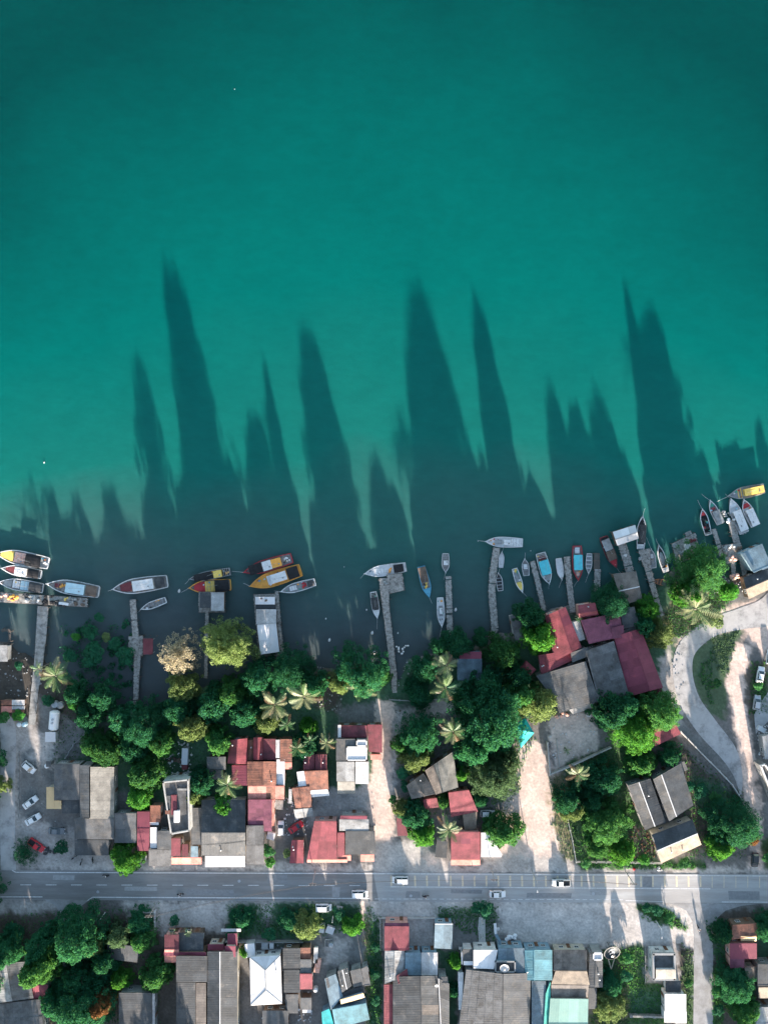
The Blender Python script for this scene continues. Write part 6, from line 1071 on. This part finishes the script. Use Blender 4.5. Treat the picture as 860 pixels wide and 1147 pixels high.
SH = [(84, 714, 6, 'b', 'small bright bush standing in the water near the walkway'), (118, 714, 7, 'y', 'small yellow bush standing in the water'), (100, 708, 11, 'd', 'dark bush in the water between the two small bright bushes'), (110, 692, 7, 'd', 'dark sparse bush furthest out in the water'), (104, 733, 16, 'd', 'wide dark bush in shallow water'), (140, 735, 13, 'd', 'dark bush against the side landing of the crooked jetty'), (128, 722, 9, 'd', 'dark bush east of the small yellow bush'), (78, 735, 9, 'd', 'dark bush in the shallows south of the bright bush'),
 (22, 745, 6, 'd', 'dark bush on the muddy bank near the west edge'), (55, 784, 8, 'd', 'round dark bush beside the concrete walkway'), (6, 803, 8, 'g', 'green bush below the low rusty shed'), (22, 801, 8, 'b', 'bright bush at the end of the low rusty shed'), (82, 790, 6, 'b', 'bright bush near the white tank'), (799, 694, 12, 'y', 'pale bush beside the head of the loop road'),
 (543, 1017, 11, 'd', 'long low bush on the apron south of the road'), (533, 1016, 8, 'd', 'west end bush of the low hedge on the apron'), (735, 1019, 8, 'd', 'dark bush on the traffic island'), (748, 1028, 7, 'g', 'green bush at the tip of the traffic island'), (724, 1016, 7, 'd', 'low bush at the west end of the traffic island'), (802, 765, 6, 'g', 'grey-green bush on the loop road island'), (300, 952, 9, 'g', 'small bush beside the narrow grey roof by the road'), (303, 965, 7, 'b', 'leafy bush at the road edge west of the drive'), (322, 955, 6, 'y', 'bush between the sandy drive and the round-ended hut'),
 (783, 885, 10, 'd', 'dark bush in the back garden of the twin gabled house'), (800, 893, 8, 'g', 'green bush by the long garden fence'), (770, 880, 8, 'd', 'small dark bush behind the charcoal house'), (848, 768, 6, 'g', 'green bush between the two cars by the river lane'), (858, 960, 7, 'g', 'green bush at the right edge north of the road'), (440, 895, 6, 'g', 'small bush on the alley bank'), (452, 864, 10, 'd', 'dark bush west of the plank-grey roof'), (455, 880, 8, 'd', 'dark bush at the corner of the plank-grey roof'),
 (260, 1045, 8, 'd', 'dark bush in front of the plum porch'), (302, 1045, 9, 'd', 'dark bush in the dark verge south of the road'), (380, 1022, 8, 'd', 'dark bush beside the parked van in the verge'), (670, 1085, 7, 'd', 'dark bush at the foot of the mesh dish'), (700, 1072, 9, 'g', 'green bush on the south lawn near the kiosk'), (700, 1092, 8, 'd', 'dark bush in the middle of the south lawn'), (770, 1100, 6, 'g', 'green bush beside the side road verge'), (802, 1110, 8, 'g', 'green bush on the east verge of the side road'), (803, 1130, 8, 'd', 'dark bush on the east verge at the bottom'), (15, 1040, 9, 'd', 'dark bush in the left-hand verge'), (196, 1030, 7, 'd', 'small dark verge bush north of the plum and orange roof'), (720, 962, 8, 'b', 'bright bush at the garden fence by the road'), (655, 966, 7, 'g', 'green bush outside the garden fence corner'), (765, 966, 8, 'g', 'green bush outside the fence by the bungalow'), (420, 1090, 7, 'd', 'dark bush in the green alley'), (421, 1060, 6, 'd', 'dark bush at the alley mouth'), (421, 1120, 7, 'd', 'dark bush at the alley bottom')]
for x, y, r, k, lb in SH: tree(x, y, r, 1.6+r*.12, k, lb, fam='h', base=-1.3 if y < 745 and 60 < x < 160 else 0.0)
# the dark round clipped shrub and debris in the car yard
tree(27.5, 955, 14, 4, 'd', 'dark round tree beside the red pickup in the car yard', fam='s'); tree(70, 948, 9, 2.6, 'd', 'bare-looking dark bush between the sedan and the parked motorcycles', fam='h')
# ============================================================ PALMS
PL = [(63, 757, 22, 6, 'glyl', 'large riverside palm beside the concrete walkway'), (43, 749, 11, 6, 'gly', 'small palm leaning over the concrete walkway'), (308, 789, 20, 9, 'yly', 'western palm of the pair north of the red roofs'), (341, 780, 21, 10, 'yyl', 'eastern palm of the pair with pale straw fronds'), (321.5, 811, 11, 8, 'gl', 'small green palm between the pair and the dark roof'), (333, 838, 11, 7, 'gl', 'small bright palm east of the dark red rear wing'), (347, 829, 9, 7, 'gd', 'smallest green palm in the palm cluster'), (366, 832, 12, 9, 'yl', 'straw coloured palm near the white roof patches'), (255, 879, 17, 9, 'gly', 'palm with drooping fronds over the dark house roof'),
 (403, 769, 20, 9, 'yyl', 'straw coloured palm at the foot of the dark point tree'), (500, 745, 17, 9, 'lyl', 'tall star-shaped palm east of the long jetty'), (499, 770, 19, 10, 'gdl', 'greener palm just south of the star-shaped palm'), (507, 819, 17, 11, 'lyg', 'tall palm beside the bend of the lane'), (502, 929, 16, 8, 'gly', 'palm west of the crimson ribbed roof'), (647, 867, 14, 8, 'lyg', 'palm in the north corner of the fenced garden'), (778, 682, 28, 10, 'yyl', 'giant dry palm with cream fronds beside the loop road'), (634, 841, 6, 2.5, 'gb' if 0 else 'gl', 'tiny palm in the walled courtyard'), (194, 1043, 6, 3.5, 'g', 'small green palm west of the plum strip roof'), (211, 1045, 6, 3.5, 'gl', 'small green palm east of its twin by the plum strip roof'), (648, 693, 5, 4.5, 'g', 'tiny palm at the walkway canopy'), (155, 803, 12, 6, 'd', 'dark palm at the root of the crooked jetty')]
for x, y, r, h, k, lb in PL: palm(x, y, r, h, k, lb, n=19 if r > 12 else 13)
# unseen trees added beyond the bottom edge for the shade they throw
rg_ = random.Random(4)
for k in range(46):
    x = rg_.uniform(-120, 960) if k > 12 else rg_.uniform(-60, 240); y = rg_.uniform(1180, 1420)
    if 395 < x < 520 and y < 1300 or 640 < x < 745: continue
    tree(x, y, rg_.uniform(16, 27), rg_.uniform(8, 11), 'd', 'unseen leafy tree added south of the village for shade', group='unseen trees added south of the frame')
for (x, y, r, h) in [(-30, 1060, 22, 14), (-20, 1100, 22, 14), (-16, 850, 18, 9), (-26, 1000, 24, 14), (-28, 900, 22, 12), (-30, 800, 22, 12), (890, 960, 22, 9), (893, 1080, 22, 10), (895, 700, 20, 9), (900, 800, 20, 9)]: tree(x, y, r, h, 'd', 'unseen leafy tree added just outside the edge', group='unseen trees added at the sides of the frame')  # unseen side trees; the western ones are heightened to deepen the shade
# ============================================================ VEHICLES
YG = 'cars parked in the western car yard'
car(32.5, 860, 40, 'hatch', 'white', 'white hatchback nearest the north end of the car yard', YG); car(34, 899, -37, 'sedan', 'white', 'white saloon in the middle of the car yard', YG); car(37, 918, -30, 'sedan', 'white', 'white saloon behind the middle one in the car yard', YG, z=.02)
car(63.5, 931, 3, 'sedan', 'greyp', 'dark grey saloon west of the workshop extension', YG); car(41, 947, 36, 'pickup', 'redp', 'red pickup truck with a black bed beside the dark round tree', YG)
car(314.7, 928, -90, 'hatch', 'white', 'white hatchback parked in the sandy drive beside the plum ribbed roof'); car(331.7, 926.6, -34, 'sedan', 'redp', 'red saloon parked askew by the round-ended hut'); car(546, 911.5, 0, 'hatch', 'white', 'small white car half under the trees by the salmon red roof')
car(851.6, 756, -80, 'sedan', 'white', 'white saloon parked by the river lane'); car(847.6, 787, -82, 'hatch', 'silver', 'silver car parked south of the white saloon by the river lane'); car(845.5, 964, 92, 'hatch', 'darkp', 'black car with pale bonnet at the mouth of the sandy track'); car(862, 736, -85, 'hatch', 'white', 'white car cut by the right edge at the river lane')
car(448, 986, 180, 'van', 'white', 'white van driving beside the cream bars on the main road', name='van', cat='van'); car(557, 1002, 0, 'sedan', 'white', 'white saloon driving on the south side of the main road', name='car'); car(403, 1001.5, 0, 'van', 'white', 'white van driving in the lit patch of the main road', name='van', cat='van'); car(628, 989, 180, 'pickup', 'white', 'white and black pickup driving over the cream bars', name='pickup_truck', cat='pickup truck')
car(362.5, 1017, 0, 'van', 'white', 'white van parked on the dark verge south of the road', cat='van', name='parked_van'); car(13, 843, 90, 'lorry', 'greyp', 'x') if 0 else None
for i, (x, y, d, p_) in enumerate([(91, 966, -75, 'darkp'), (104, 964, 88, 'darkp'), (83, 961, -30, 'greyp')]): motorbike(x, y, d, p_, ('black motorcycle in the middle of the three by the workshop', 'black motorcycle nearest the vivid round tree', 'grey motorcycle furthest west of the three by the workshop')[i])
for i, (x, y, d, p_, sh, hl, lb) in enumerate([(118.5, 981, 180, 'darkp', ('white', (.6, .6, .6)), ('hd', (.02, .02, .03)), 'by the vivid round tree'), (202, 1002, 0, 'darkp', ('pale', (.6, .58, .55)), ('hw', (.7, .7, .7)), 'at the edge line on the west road half'), (476.5, 1004, 0, 'darkp', ('slate', (.05, .06, .09)), ('hw', (.7, .7, .7)), 'on the road south of the cream bars'), (782, 1040, 70, 'darkp', ('grey', (.4, .4, .42)), ('hd', (.02, .02, .03)), 'turning at the top of the side road')]):
    motorbike(x, y, d, p_, 'ridden dark motorcycle '+lb); person(x, y, d, True, sh, ('dark', (.02, .02, .03)), 'rider in %s top %s' % (sh[0], lb), hl, loc=P(x, y, .6))
person(443.2, 797, 80, False, ('white', (.6, .6, .6)), ('dark', (.02, .02, .03)), 'walking person in a white top, left one of the pair on the lane'); person(448, 796, 75, False, ('moss', (.10, .13, .09)), ('dark', (.02, .02, .03)), 'walking person in a green-grey top, right one of the pair on the lane')
# ============================================================ SMALLER THINGS
def dish(px, py, z, r, m_, m2, label, mesh=False, yaw=0, base=0.0, tiltd=20):
    p = P(px, py, z); t = empty('satellite_dish', Vector((p.x, p.y, base)), label, 'satellite dish', None, yaw); hz = z-base; tl = math.radians(tiltd); R_ = Matrix.Rotation(tl, 4, 'X'); T_ = Matrix.Translation((0, 0, hz))@R_
    q = MB(); n = 24; prof = [(r*k/6, .32*r*(k/6)**2) for k in range(7)]; q.lathe(prof, n); q.v = [tuple(T_@Vector(v)) for v in q.v]; q.build('reflector', m_, t, fix=False, smooth=True)
    q = MB(); q.lathe([(r*.96, .31*r), (r*1.04, .31*r), (r*1.04, .37*r), (r*.96, .37*r), (r*.96, .31*r)], n); q.v = [tuple(T_@Vector(v)) for v in q.v]; q.build('rim', m2, t)
    for k in range(3):
        a = 2.1*k; q = MB(); q.tube(T_@Vector((r*.9*math.cos(a), r*.9*math.sin(a), .3*r)), T_@Vector((0, 0, .75*r)), .03+.012*r, n=5); q.build('feed_arm', m2, t)
    q = MB(); q.lathe([(0, .66*r), (.2*r, .66*r), (.24*r, .8*r), (0, .84*r)], 12); q.v = [tuple(T_@Vector(v)) for v in q.v]; q.build('feed_horn', m2, t)
    for s_ in (-1, 1): q = MB(); q.tube((s_*.35*r, -.1*r, 0), (0, 0, hz), .07, n=6); q.build('leg', m2, t)
    q = MB(); q.tube((0, .5*r, 0), (0, 0, hz), .07, n=6); q.build('leg', m2, t)
    return t
t = dish(684, 1065, 2.6, 2.05, mat('dark_mesh', (.02, .035, .042), rough=.6, noise=.3, scale=3), M['darkp'], 'large dark mesh satellite dish on a pole beside the slate roof', base=0.0, yaw=.3)
for k, (x, y, a_, l_) in enumerate([(-.4, .4, .6, .9), (.2, .2, -.5, .7), (-.2, -.3, .3, .9), (.5, -.4, 1.2, .5)]):
    q = MB(); q.box((x, y, 3.15), (l_, .16, .07), a_); q.blob((x+.4*l_*math.cos(a_), y+.4*l_*math.sin(a_), 3.15), (.2, .2, .07), k, .2, 8, 4); o = q.build('white_feed_plate', M['white'], t)
q4 = (P(680.5, 1073, 1.5), P(684, 1086, .6), P(688, 1073, 1.5)); q = MB(); loc = P(684, 1080, 0)
for a, b_ in ((q4[0], q4[1]), (q4[2], q4[1]), (P(677, 1071, 1.6), P(691, 1071, 1.6))): q.tube(a-loc, b_-loc, .14, n=5)
tag(q.build('timber_trestle', mat('bare_timber', (.5, .43, .33)), None, loc), 'pale V-shaped timber trestle below the dark mesh dish', 'trestle')
dish(564.5, 1083.5, 5.0, 1.15, M['ptrim'], M['trim'], 'round white satellite dish on the black flat roof section', base=4.6, tiltd=10); dish(489, 1104, 5.1, .5, M['ptrim'], M['trim'], 'small white dish on the charcoal hall roof', base=4.4)
# white tank on a frame
t = empty('storage_tank', P(63.8, 805), 'long white cylindrical tank beside the concrete walkway', 'tank'); q = MB()
for k in range(9): pass
q.lathe([(0, -2.55), (.8, -2.5), (1.25, -2.2), (1.25, 2.2), (.8, 2.5), (0, 2.55)], 18); q.v = [(v[0], v[2]*1.0+0*v[1], v[1]+1.6) for v in q.v]; o = q.build('shell', M['white'], t, smooth=False)
for s_ in (-1.5, 1.5): q = MB(); q.box((0, s_, .35), (2.2, .4, .7)); q.build('cradle', M['conc'], t); q = MB(); q.tube((0, s_*.3, 2.8), (0, s_*.3, 3.05), .3, n=10); q.build('hatch', M['steel'], t)
t.rotation_euler = (0, 0, math.radians(-5))
for i, (x, y, lb, m_) in enumerate([(63.5, 788, 'grey round water drum west one of the pair north of the white tank', M['steel']), (69.5, 789, 'grey round water drum east one of the pair north of the white tank', M['trim']), (24, 810.5, 'white plastic drum beside the head of the concrete walkway', M['white']), (29.5, 810.5, 'pale blue plastic drum beside the head of the concrete walkway', BMAT['lblue']), (54.8, 856.5, 'white drum at the corner of the grey workshop', M['white']), (354, 1106, 'white drum east of the crimson square roof', M['white']), (371, 1056, 'dark drum in a square pale kerb in the dark yard', M['steel'])]):
    q = MB(); r_ = .85 if i < 2 else .6; q.lathe([(0, 0), (r_, 0), (r_*1.03, .4), (r_, .45), (r_*1.03, .9), (r_, 1.3), (r_*.5, 1.45), (r_*.25, 1.45), (r_*.25, 1.55), (0, 1.55)], 16); o = q.build('water_drum', m_, None, P(x, y, .0)); tag(o, lb, 'drum')
t = empty('kerb_frame', P(368.5, 1056), 'square pale concrete kerb around a drum in the dark yard', 'kerb')
for a, b_ in (((-.95, -.95), (.95, -.95)), ((.95, -.95), (.95, .95)), ((.95, .95), (-.95, .95)), ((-.95, .95), (-.95, -.95))): q = MB(); beam(q, (*a, 0), (*b_, 0), .16, .35); q.build('kerb_stone', M['paleconc'], t)
# fences and walls
def fence(pts, label, h=1.3, m_='paleconc', w_=.16, step=2.6, kind='wall', cat='wall'):
    W3 = [P(x, y, 0) for x, y in pts]; loc = W3[0].copy(); t = empty('boundary_wall' if kind == 'wall' else 'fence', loc, label, cat)
    for a, b_ in zip(W3, W3[1:]):
        d = b_-a; l = d.length; n = max(1, round(l/step))
        for k in range(n):
            p, r_ = a+d*k/n-loc, a+d*(k+1)/n-loc
            if kind == 'wall': q = MB(); z_ = Vector((0, 0, random.uniform(-.04, .04)-.1)); beam(q, p+z_, r_+z_, w_, h); q.build('wall_panel', M[m_], t)
            else:
                for j in range(3): q = MB(); z_ = Vector((0, 0, .25+j*(h-.3)/2)); beam(q, p+z_, r_+z_, .07, .1); q.build('rail', M[m_], t)
            q = MB(); q.box((p.x, p.y, h/2-.02), (w_+.1, w_+.1, h+.1)); q.build('fence_post', M[m_], t)
    return t
fence([(760, 818), (784, 843), (803, 862), (818, 878), (831, 899)], 'long pale wall from the crimson corner roof to the sandy track', 1.5, w_=.25)
fence([(632, 905), (640, 940), (644, 964), (700, 964.5), (740, 965.5)], 'thin pale fence round the south-west corner of the garden', 1.2, kind='fence', cat='fence')
fence([(612, 831), (615, 866), (640, 856), (683, 836)], 'low concrete wall along the south of the courtyard', 1.3, w_=.3); fence([(623, 828), (626, 858)], 'short concrete kerb wall inside the courtyard', .6, w_=.2)
fence([(436, 783), (470, 785), (506, 781)], 'low green-grey fence along the north side of the lane', 1.1, 'trim', kind='fence', cat='fence'); fence([(425, 1028), (487, 1028)], 'pale boundary kerb of the crimson square roof', .5, w_=.2); fence([(426, 1028), (426, 1064)], 'pale side kerb west of the crimson square roof', .5, w_=.2)
fence([(514, 1061), (548, 1062), (553, 1062)], 'low white wall in front of the white square roof', 1.0, 'ptrim'); fence([(163, 1019), (175, 1019), (175, 1040)], 'pale pipe frame by the verge south of the road', 1.5, 'ptrim', kind='fence', cat='fence'); fence([(189, 1035), (216, 1035)], 'grey fence north of the plum strip roof', 1.2, 'trim', kind='fence', cat='fence')
fence([(202, 1041), (223, 1042)], 'pale rail with a palm in front of the dark porch roof', 1.2, 'ptrim'); fence([(250, 1053), (340, 1053)], 'dark wall at the back of the verge', 1.4, 'trim'); fence([(705, 1136), (744, 1137)], 'mossy grey wall at the bottom of the south lawn', 1.1, 'conc', w_=.5); fence([(829, 1102), (834, 1146)], 'pale rail beside the large dark tree east of the side road', 1.2, 'ptrim', w_=.3); fence([(815, 1060), (816, 1075), (823, 1085)], 'white rail beside the plum purple roof', 1.2, 'ptrim'); fence([(722, 1060), (722, 1100)], 'low kerb wall west of the kiosk', .5, 'conc')
fence([(22, 842), (21, 916)], 'low kerb between the west lane and the car yard', .25, 'conc', w_=.2); fence([(85, 961), (85, 972)], 'short kerb by the workshop forecourt', .3, 'conc') if 0 else None
fence([(75, 848), (84, 833), (98, 820)], 'broken timber fence north of the workshop', 1.2, 'trim', kind='fence', cat='fence')
# overhead cables between the poles
def cable(a, b_, label):
    pa, pb = P(a[0], a[1], 0)+Vector((0, 0, a[2])), P(b_[0], b_[1], 0)+Vector((0, 0, b_[2])); q = MB()
    for o_ in (-.8, 0, .8):
        pr = None
        for k in range(9): t_ = k/8; p = pa.lerp(pb, t_)+Vector((o_, 0, -1.1*4*t_*(1-t_)))-pa; (q.tube(pr, p, .022, n=4, cap=False) if pr is not None else None); pr = p
    tag(q.build('overhead_cable', M['black'], None, pa), label, 'cable')
cable((353, 975.5, 8.2), (550, 973, 7.2), 'overhead cables along the road from the round-ended hut to the cream bars'); cable((550, 973, 7.2), (700, 976, 7.7), 'overhead cables along the sunlit sand yard and garden fence'); cable((176, 1011, 7.7), (353, 975.5, 8.2), 'overhead cables crossing the west half of the main road')
# slabs and rubble
q = MB(); q.prism([(P(x, y)-P(539.5, 1043)).to_tuple() for x, y in ((536, 1027), (543, 1028), (543.5, 1056), (536.5, 1059), (535, 1040))], .02, .18); tag(q.build('concrete_slab', M['paleconc'], None, P(539.5, 1043)), 'long pale concrete slab leading to the white square roof', 'slab')
def pole(px, py, h, label, m_='trim', arm=None, name='utility_pole', cat='pole', r=.13):
    t = empty(name, P(px, py, 0), label, cat); q = MB(); q.tube((0, 0, 0), (0, 0, h), r, r*.65, 8); q.build('mast', M[m_], t)
    if arm == 'cross':
        for z in (h-.4, h-1.1): q = MB(); q.box((0, 0, z), (1.8, .12, .12)); q.build('crossarm', M['pile'], t)
        for x in (-.8, 0, .8): q = MB(); q.tube((x, 0, h-.34), (x, 0, h-.15), .06, n=6); q.build('insulator', M['ptrim'], t)
    if arm == 'lamp': q = MB(); q.tube((0, 0, h-.1), (0, -1.8, h+.3), .05, n=6); q.build('lamp_arm', M[m_], t); q = MB(); q.box((0, -2.0, h+.3), (.3, .7, .14), 0, .7); q.build('lamp_head', M['steel'], t)
    return t
pole(353, 975.5, 8.5, 'utility pole at the kerb south of the round-ended hut', arm='cross'); pole(176, 1011, 8, 'utility pole on the south verge in front of the plum and orange roof', arm='cross'); pole(700, 976, 8, 'utility pole in front of the garden fence', arm='cross'); pole(537, 1021, 6, 'thin pale pole beside the apron bush'); pole(734, 1031, 4.5, 'white pole on the traffic island', 'ptrim', 'lamp', 'street_lamp', 'street lamp'); pole(550, 973, 7.5, 'utility pole north of the cream bars', arm='cross'); pole(373, 1026, 3.5, 'thin white post next to the van on the verge', 'ptrim'); pole(118, 1022, 4, 'white post under the broad dark tree', 'ptrim'); pole(595, 973.5, 8, 'street lamp at the edge of the sand yard drive', 'trim', 'lamp', 'street_lamp', 'street lamp')
q = MB(); q.box((0, 0, 1), (.5, .5, 1.4)); 
G_(572, 1049, 0, M['white'], 'heap of white rubble on the apron', 10, .75, 'rubble heap', sp=1.1); G_(556, 1040, 0, M['ptrim'], 'upright bundle of pale pipes near the shop row', 4, .4, 'pipe bundle', sp=.4)
t = empty('folded_awning', P(559, 1052), 'curved pale blue awning arm in front of the shop row', 'awning'); pr_ = [P(x, y, 1.8)-P(559, 1052) for x, y in ((554, 1034), (555, 1046), (559, 1053), (561, 1063))]
for a, b_ in zip(pr_, pr_[1:]): q = MB(); beam(q, a, b_, .7, .15); q.build('awning_strip', RM['blue'] if a is not pr_[0] else M['ptrim'], t)
G_(737, 973, 0, M['silver'], 'small grey scrap heap by the roadside below the bungalow', 5, .4, 'scrap heap', sp=.7); G_(709, 973.5, 0, BMAT['red'], 'small red roadside marker cloth by the garden fence', 3, .3, 'cloth', sp=.3); G_(57, 953, 0, BMAT['dark'], 'dark scrap heap east of the red pickup', 9, .6, 'scrap heap', sp=1.4); G_(73, 933, 0, BMAT['grey'], 'pale tarp bundle beside the dark grey saloon', 3, .5, 'bundle', sp=.5)
G_(188, 845, 0, BMAT['grey'], 'grey scrap heap in the yard north of the flat roofed shop', 10, .7, 'scrap heap', sp=2); G_(197, 850, 0, BMAT['brown'], 'brown scrap heap in the yard north of the flat roofed shop', 9, .6, 'scrap heap', sp=1.6); box_thing('lorry_body', 209, 845, 0.1, (1.5, 4.2, 1.8), 2, M['silver'], 'long grey box body in the yard north of the flat roofed shop', 'box'); box_thing('crate', 208, 856, 0.1, (1.4, 2, 1.2), -8, BMAT['maroon'], 'maroon crate south of the grey box body', 'crate')
for i, (x, y, w2, h2, a_, m_, lb) in enumerate([(345, 1078, 2, 1.2, 5, M['steel'], 'metal box behind the crimson square roof'), (354, 1068, 1, 4, 2, M['ptrim'], 'long pale trough in the dark yard'), (356, 1080, 1.4, 3.4, 10, BMAT['pink'], 'pinkish board pile in the dark yard'), (361, 1038, 1.2, 2.2, 8, M['silver'], 'grey covered bundle near the yellow bushy tree'), (370, 1040, 2, 1.8, 20, M['silver'], 'grey covered motorcycle bundle in the dark yard'), (298, 1058, 2, 1.6, 0, M['steel'], 'metal box north of the white hipped roof'), (304, 1057, 1.4, 1.6, 0, M['ptrim'], 'pale box north-east of the white hipped roof'), (380, 1018, 1.6, 1.6, 10, M['silver'], 'grey box on the verge beside the parked van'), (750, 1103, 1.2, 1.6, 5, M['ptrim'], 'pale box behind the white gabled hut'), (344, 1130, 2.2, .9, 0, M['white'], 'white sheet on the ground at the bottom of the dark yard'), (851, 816, 2, 1.2, 30, M['ptrim'], 'white box by the shed at the east edge'), (857, 822, 1.2, 1.2, 10, M['ptrim'], 'small white box by the shed at the east edge'), (178, 962, 1.6, 1.2, 10, M['ptrim'], 'white box beside the grey shophouse'), (162, 960, 1.4, 1.6, 10, M['silver'], 'grey covered box next to the vivid round tree'), (304, 935, 2, 1.8, 15, M['ptrim'], 'pale debris box behind the white hatchback'), (313, 900, 2.2, 2.4, 5, M['conc'], 'round-cornered concrete cistern behind the white hatchback'), (658, 800, 1, 1, 5, M['ptrim'], 'white box on the courtyard by the compound'), (136, 817, 2.4, .9, 5, M['ptrim'], 'pale board in the western grove')]):
    box_thing(('storage_box', 'storage_box')[0], x, y, 0.05, (w2, h2, .9), a_, m_, lb, 'box')
for i, (x, y) in enumerate([(622, 802), (628, 800), (634, 799)]): 
    q = MB(); q.lathe([(0, 0), (.3, 0), (.4, .5), (.34, .5), (0, .42)], 10); t = q.build('flower_pot', M['door'], None, P(x, y, .02)); tag(t, ('west', 'middle', 'east')[i]+' flower pot in the row of three at the courtyard head', 'flower pot'); q = MB(); [q.blob((random.uniform(-.4, .4), random.uniform(-.4, .4), .8), (.3, .3, .25), j, .3, 6, 4) for j in range(5)]; q.build('flowers', BMAT['pink'], t)
# ground cover
grass('short grass and weeds on verges, lawns and the loop island', [[(795, 730), (800, 760), (800, 790), (790, 780), (780, 755)], [(676, 1062), (722, 1058), (724, 1100), (745, 1100), (745, 1150), (660, 1150), (668, 1095)], [(633, 855), (700, 830), (735, 860), (735, 965), (645, 964), (634, 900)], [(645, 966), (790, 966), (790, 973), (650, 974)], [(252, 1012), (405, 1012), (405, 1040), (350, 1050), (255, 1050)], [(490, 1015), (558, 1015), (555, 1062), (490, 1030)], [(713, 1014), (729, 1012), (749, 1021), (769, 1037), (767, 1041), (749, 1038), (726, 1029), (715, 1023)], [(408, 1010), (428, 1030), (428, 1150), (408, 1150)], [(755, 830), (835, 890), (835, 960), (770, 965), (735, 880)], [(60, 740), (230, 770), (372, 775), (372, 880), (200, 880), (60, 850)], [(452, 812), (500, 800), (560, 745), (600, 830), (560, 930), (452, 900)], [(798, 1030), (815, 1025), (812, 1150), (797, 1150)], [(0, 1025), (180, 1010), (180, 1147), (0, 1147)], [(840, 740), (860, 740), (860, 800), (838, 800)], [(742, 690), (765, 655), (830, 655), (800, 700), (755, 716)]],
  [500, 3600, 3800, 900, 3200, 1800, 900, 1700, 2800, 6000, 5000, 1200, 4500, 900, 1800])
grass('pale dry grass tufts by the giant dry palm and the south lawn', [[(742, 690), (765, 655), (812, 668), (800, 700), (755, 716)], [(664, 1105), (704, 1105), (702, 1150), (664, 1150)], [(615, 870), (632, 862), (640, 905), (648, 960), (632, 965), (618, 920)], [(762, 1055), (776, 1065), (776, 1150), (762, 1150)], [(795, 713), (829, 705), (812, 760), (800, 750)]], [1600, 1200, 900, 800, 900], 's', .3, 9)
rgw = np.random.default_rng(5); cx_ = rgw.uniform(70, 152, 60); cy_ = rgw.uniform(698, 770, 60); vv = []
for a_, b_ in zip(cx_, cy_):
    n_ = int(rgw.uniform(20, 90)); r_ = rgw.uniform(.4, 1.8); p_ = P(a_, b_, WATER_Z); ang = rgw.uniform(0, 6.28, n_); rr_ = r_*np.sqrt(rgw.uniform(0, 1, n_)); c_ = np.stack([p_.x+rr_*np.cos(ang), p_.y+rr_*np.sin(ang), WATER_Z+rgw.uniform(.05, .7, n_)], 1); t_ = rgw.normal(size=(n_, 3))*.13; u_ = rgw.normal(size=(n_, 3))*.13; vv.append(np.stack([c_-t_, c_-u_, c_+t_, c_+u_], 1).reshape(-1, 3))
vv = np.concatenate(vv); me = np_mesh('water_weeds', vv, np.arange(len(vv)).reshape(-1, 4)); me.materials.append(leafm('d')); tag(link('water_weeds', me), 'dark weeds standing in the shallows west of the crooked jetty', 'weeds', kind='stuff')
rubble('scattered stones and litter on the muddy west bank', 0, 725, 60, 780, 90, M['trim'], .5, 2); rubble('rough stones along the mud point by the dark tree', 355, 745, 385, 800, 70, M['conc'], .5, 3); rubble('loose stones and boards in the yard north of the flat roofed shop', 178, 830, 215, 868, 90, M['ptrim'], .7, 4); rubble('scrap and boards in the dark southern yards', 292, 1058, 350, 1147, 150, M['silver'], .7, 5); rubble('grit and litter on the car yard', 22, 835, 85, 968, 110, M['trim'], .35, 6)
rubble('stones round the landing at the root of the long jetty', 444, 735, 480, 770, 60, M['trim'], .5, 7); rubble('stones and litter on the east river bank', 800, 625, 835, 665, 70, M['ptrim'], .5, 8); rubble('brick rubble in the bungalow garden', 705, 920, 735, 962, 90, M['door'], .6, 9); rubble('scrap by the long shed at the east edge', 848, 812, 860, 850, 50, M['ptrim'], .6, 10); rubble('small litter beside the workshop forecourt', 350, 885, 420, 925, 60, M['trim'], .4, 11); rubble('boards, pots and litter on the compound courtyard', 614, 800, 668, 850, 60, M['ptrim'], .5, 13); rubble('leaf litter and stones along the lane west of the grove', 440, 795, 505, 815, 40, M['conc'], .4, 14); rubble('stones and rubbish along the loop road verge', 744, 700, 765, 800, 50, M['trim'], .4, 15); rubble('boards and scrap between the rusty roofs and the crimson roof', 318, 880, 345, 940, 70, M['ptrim'], .6, 12)
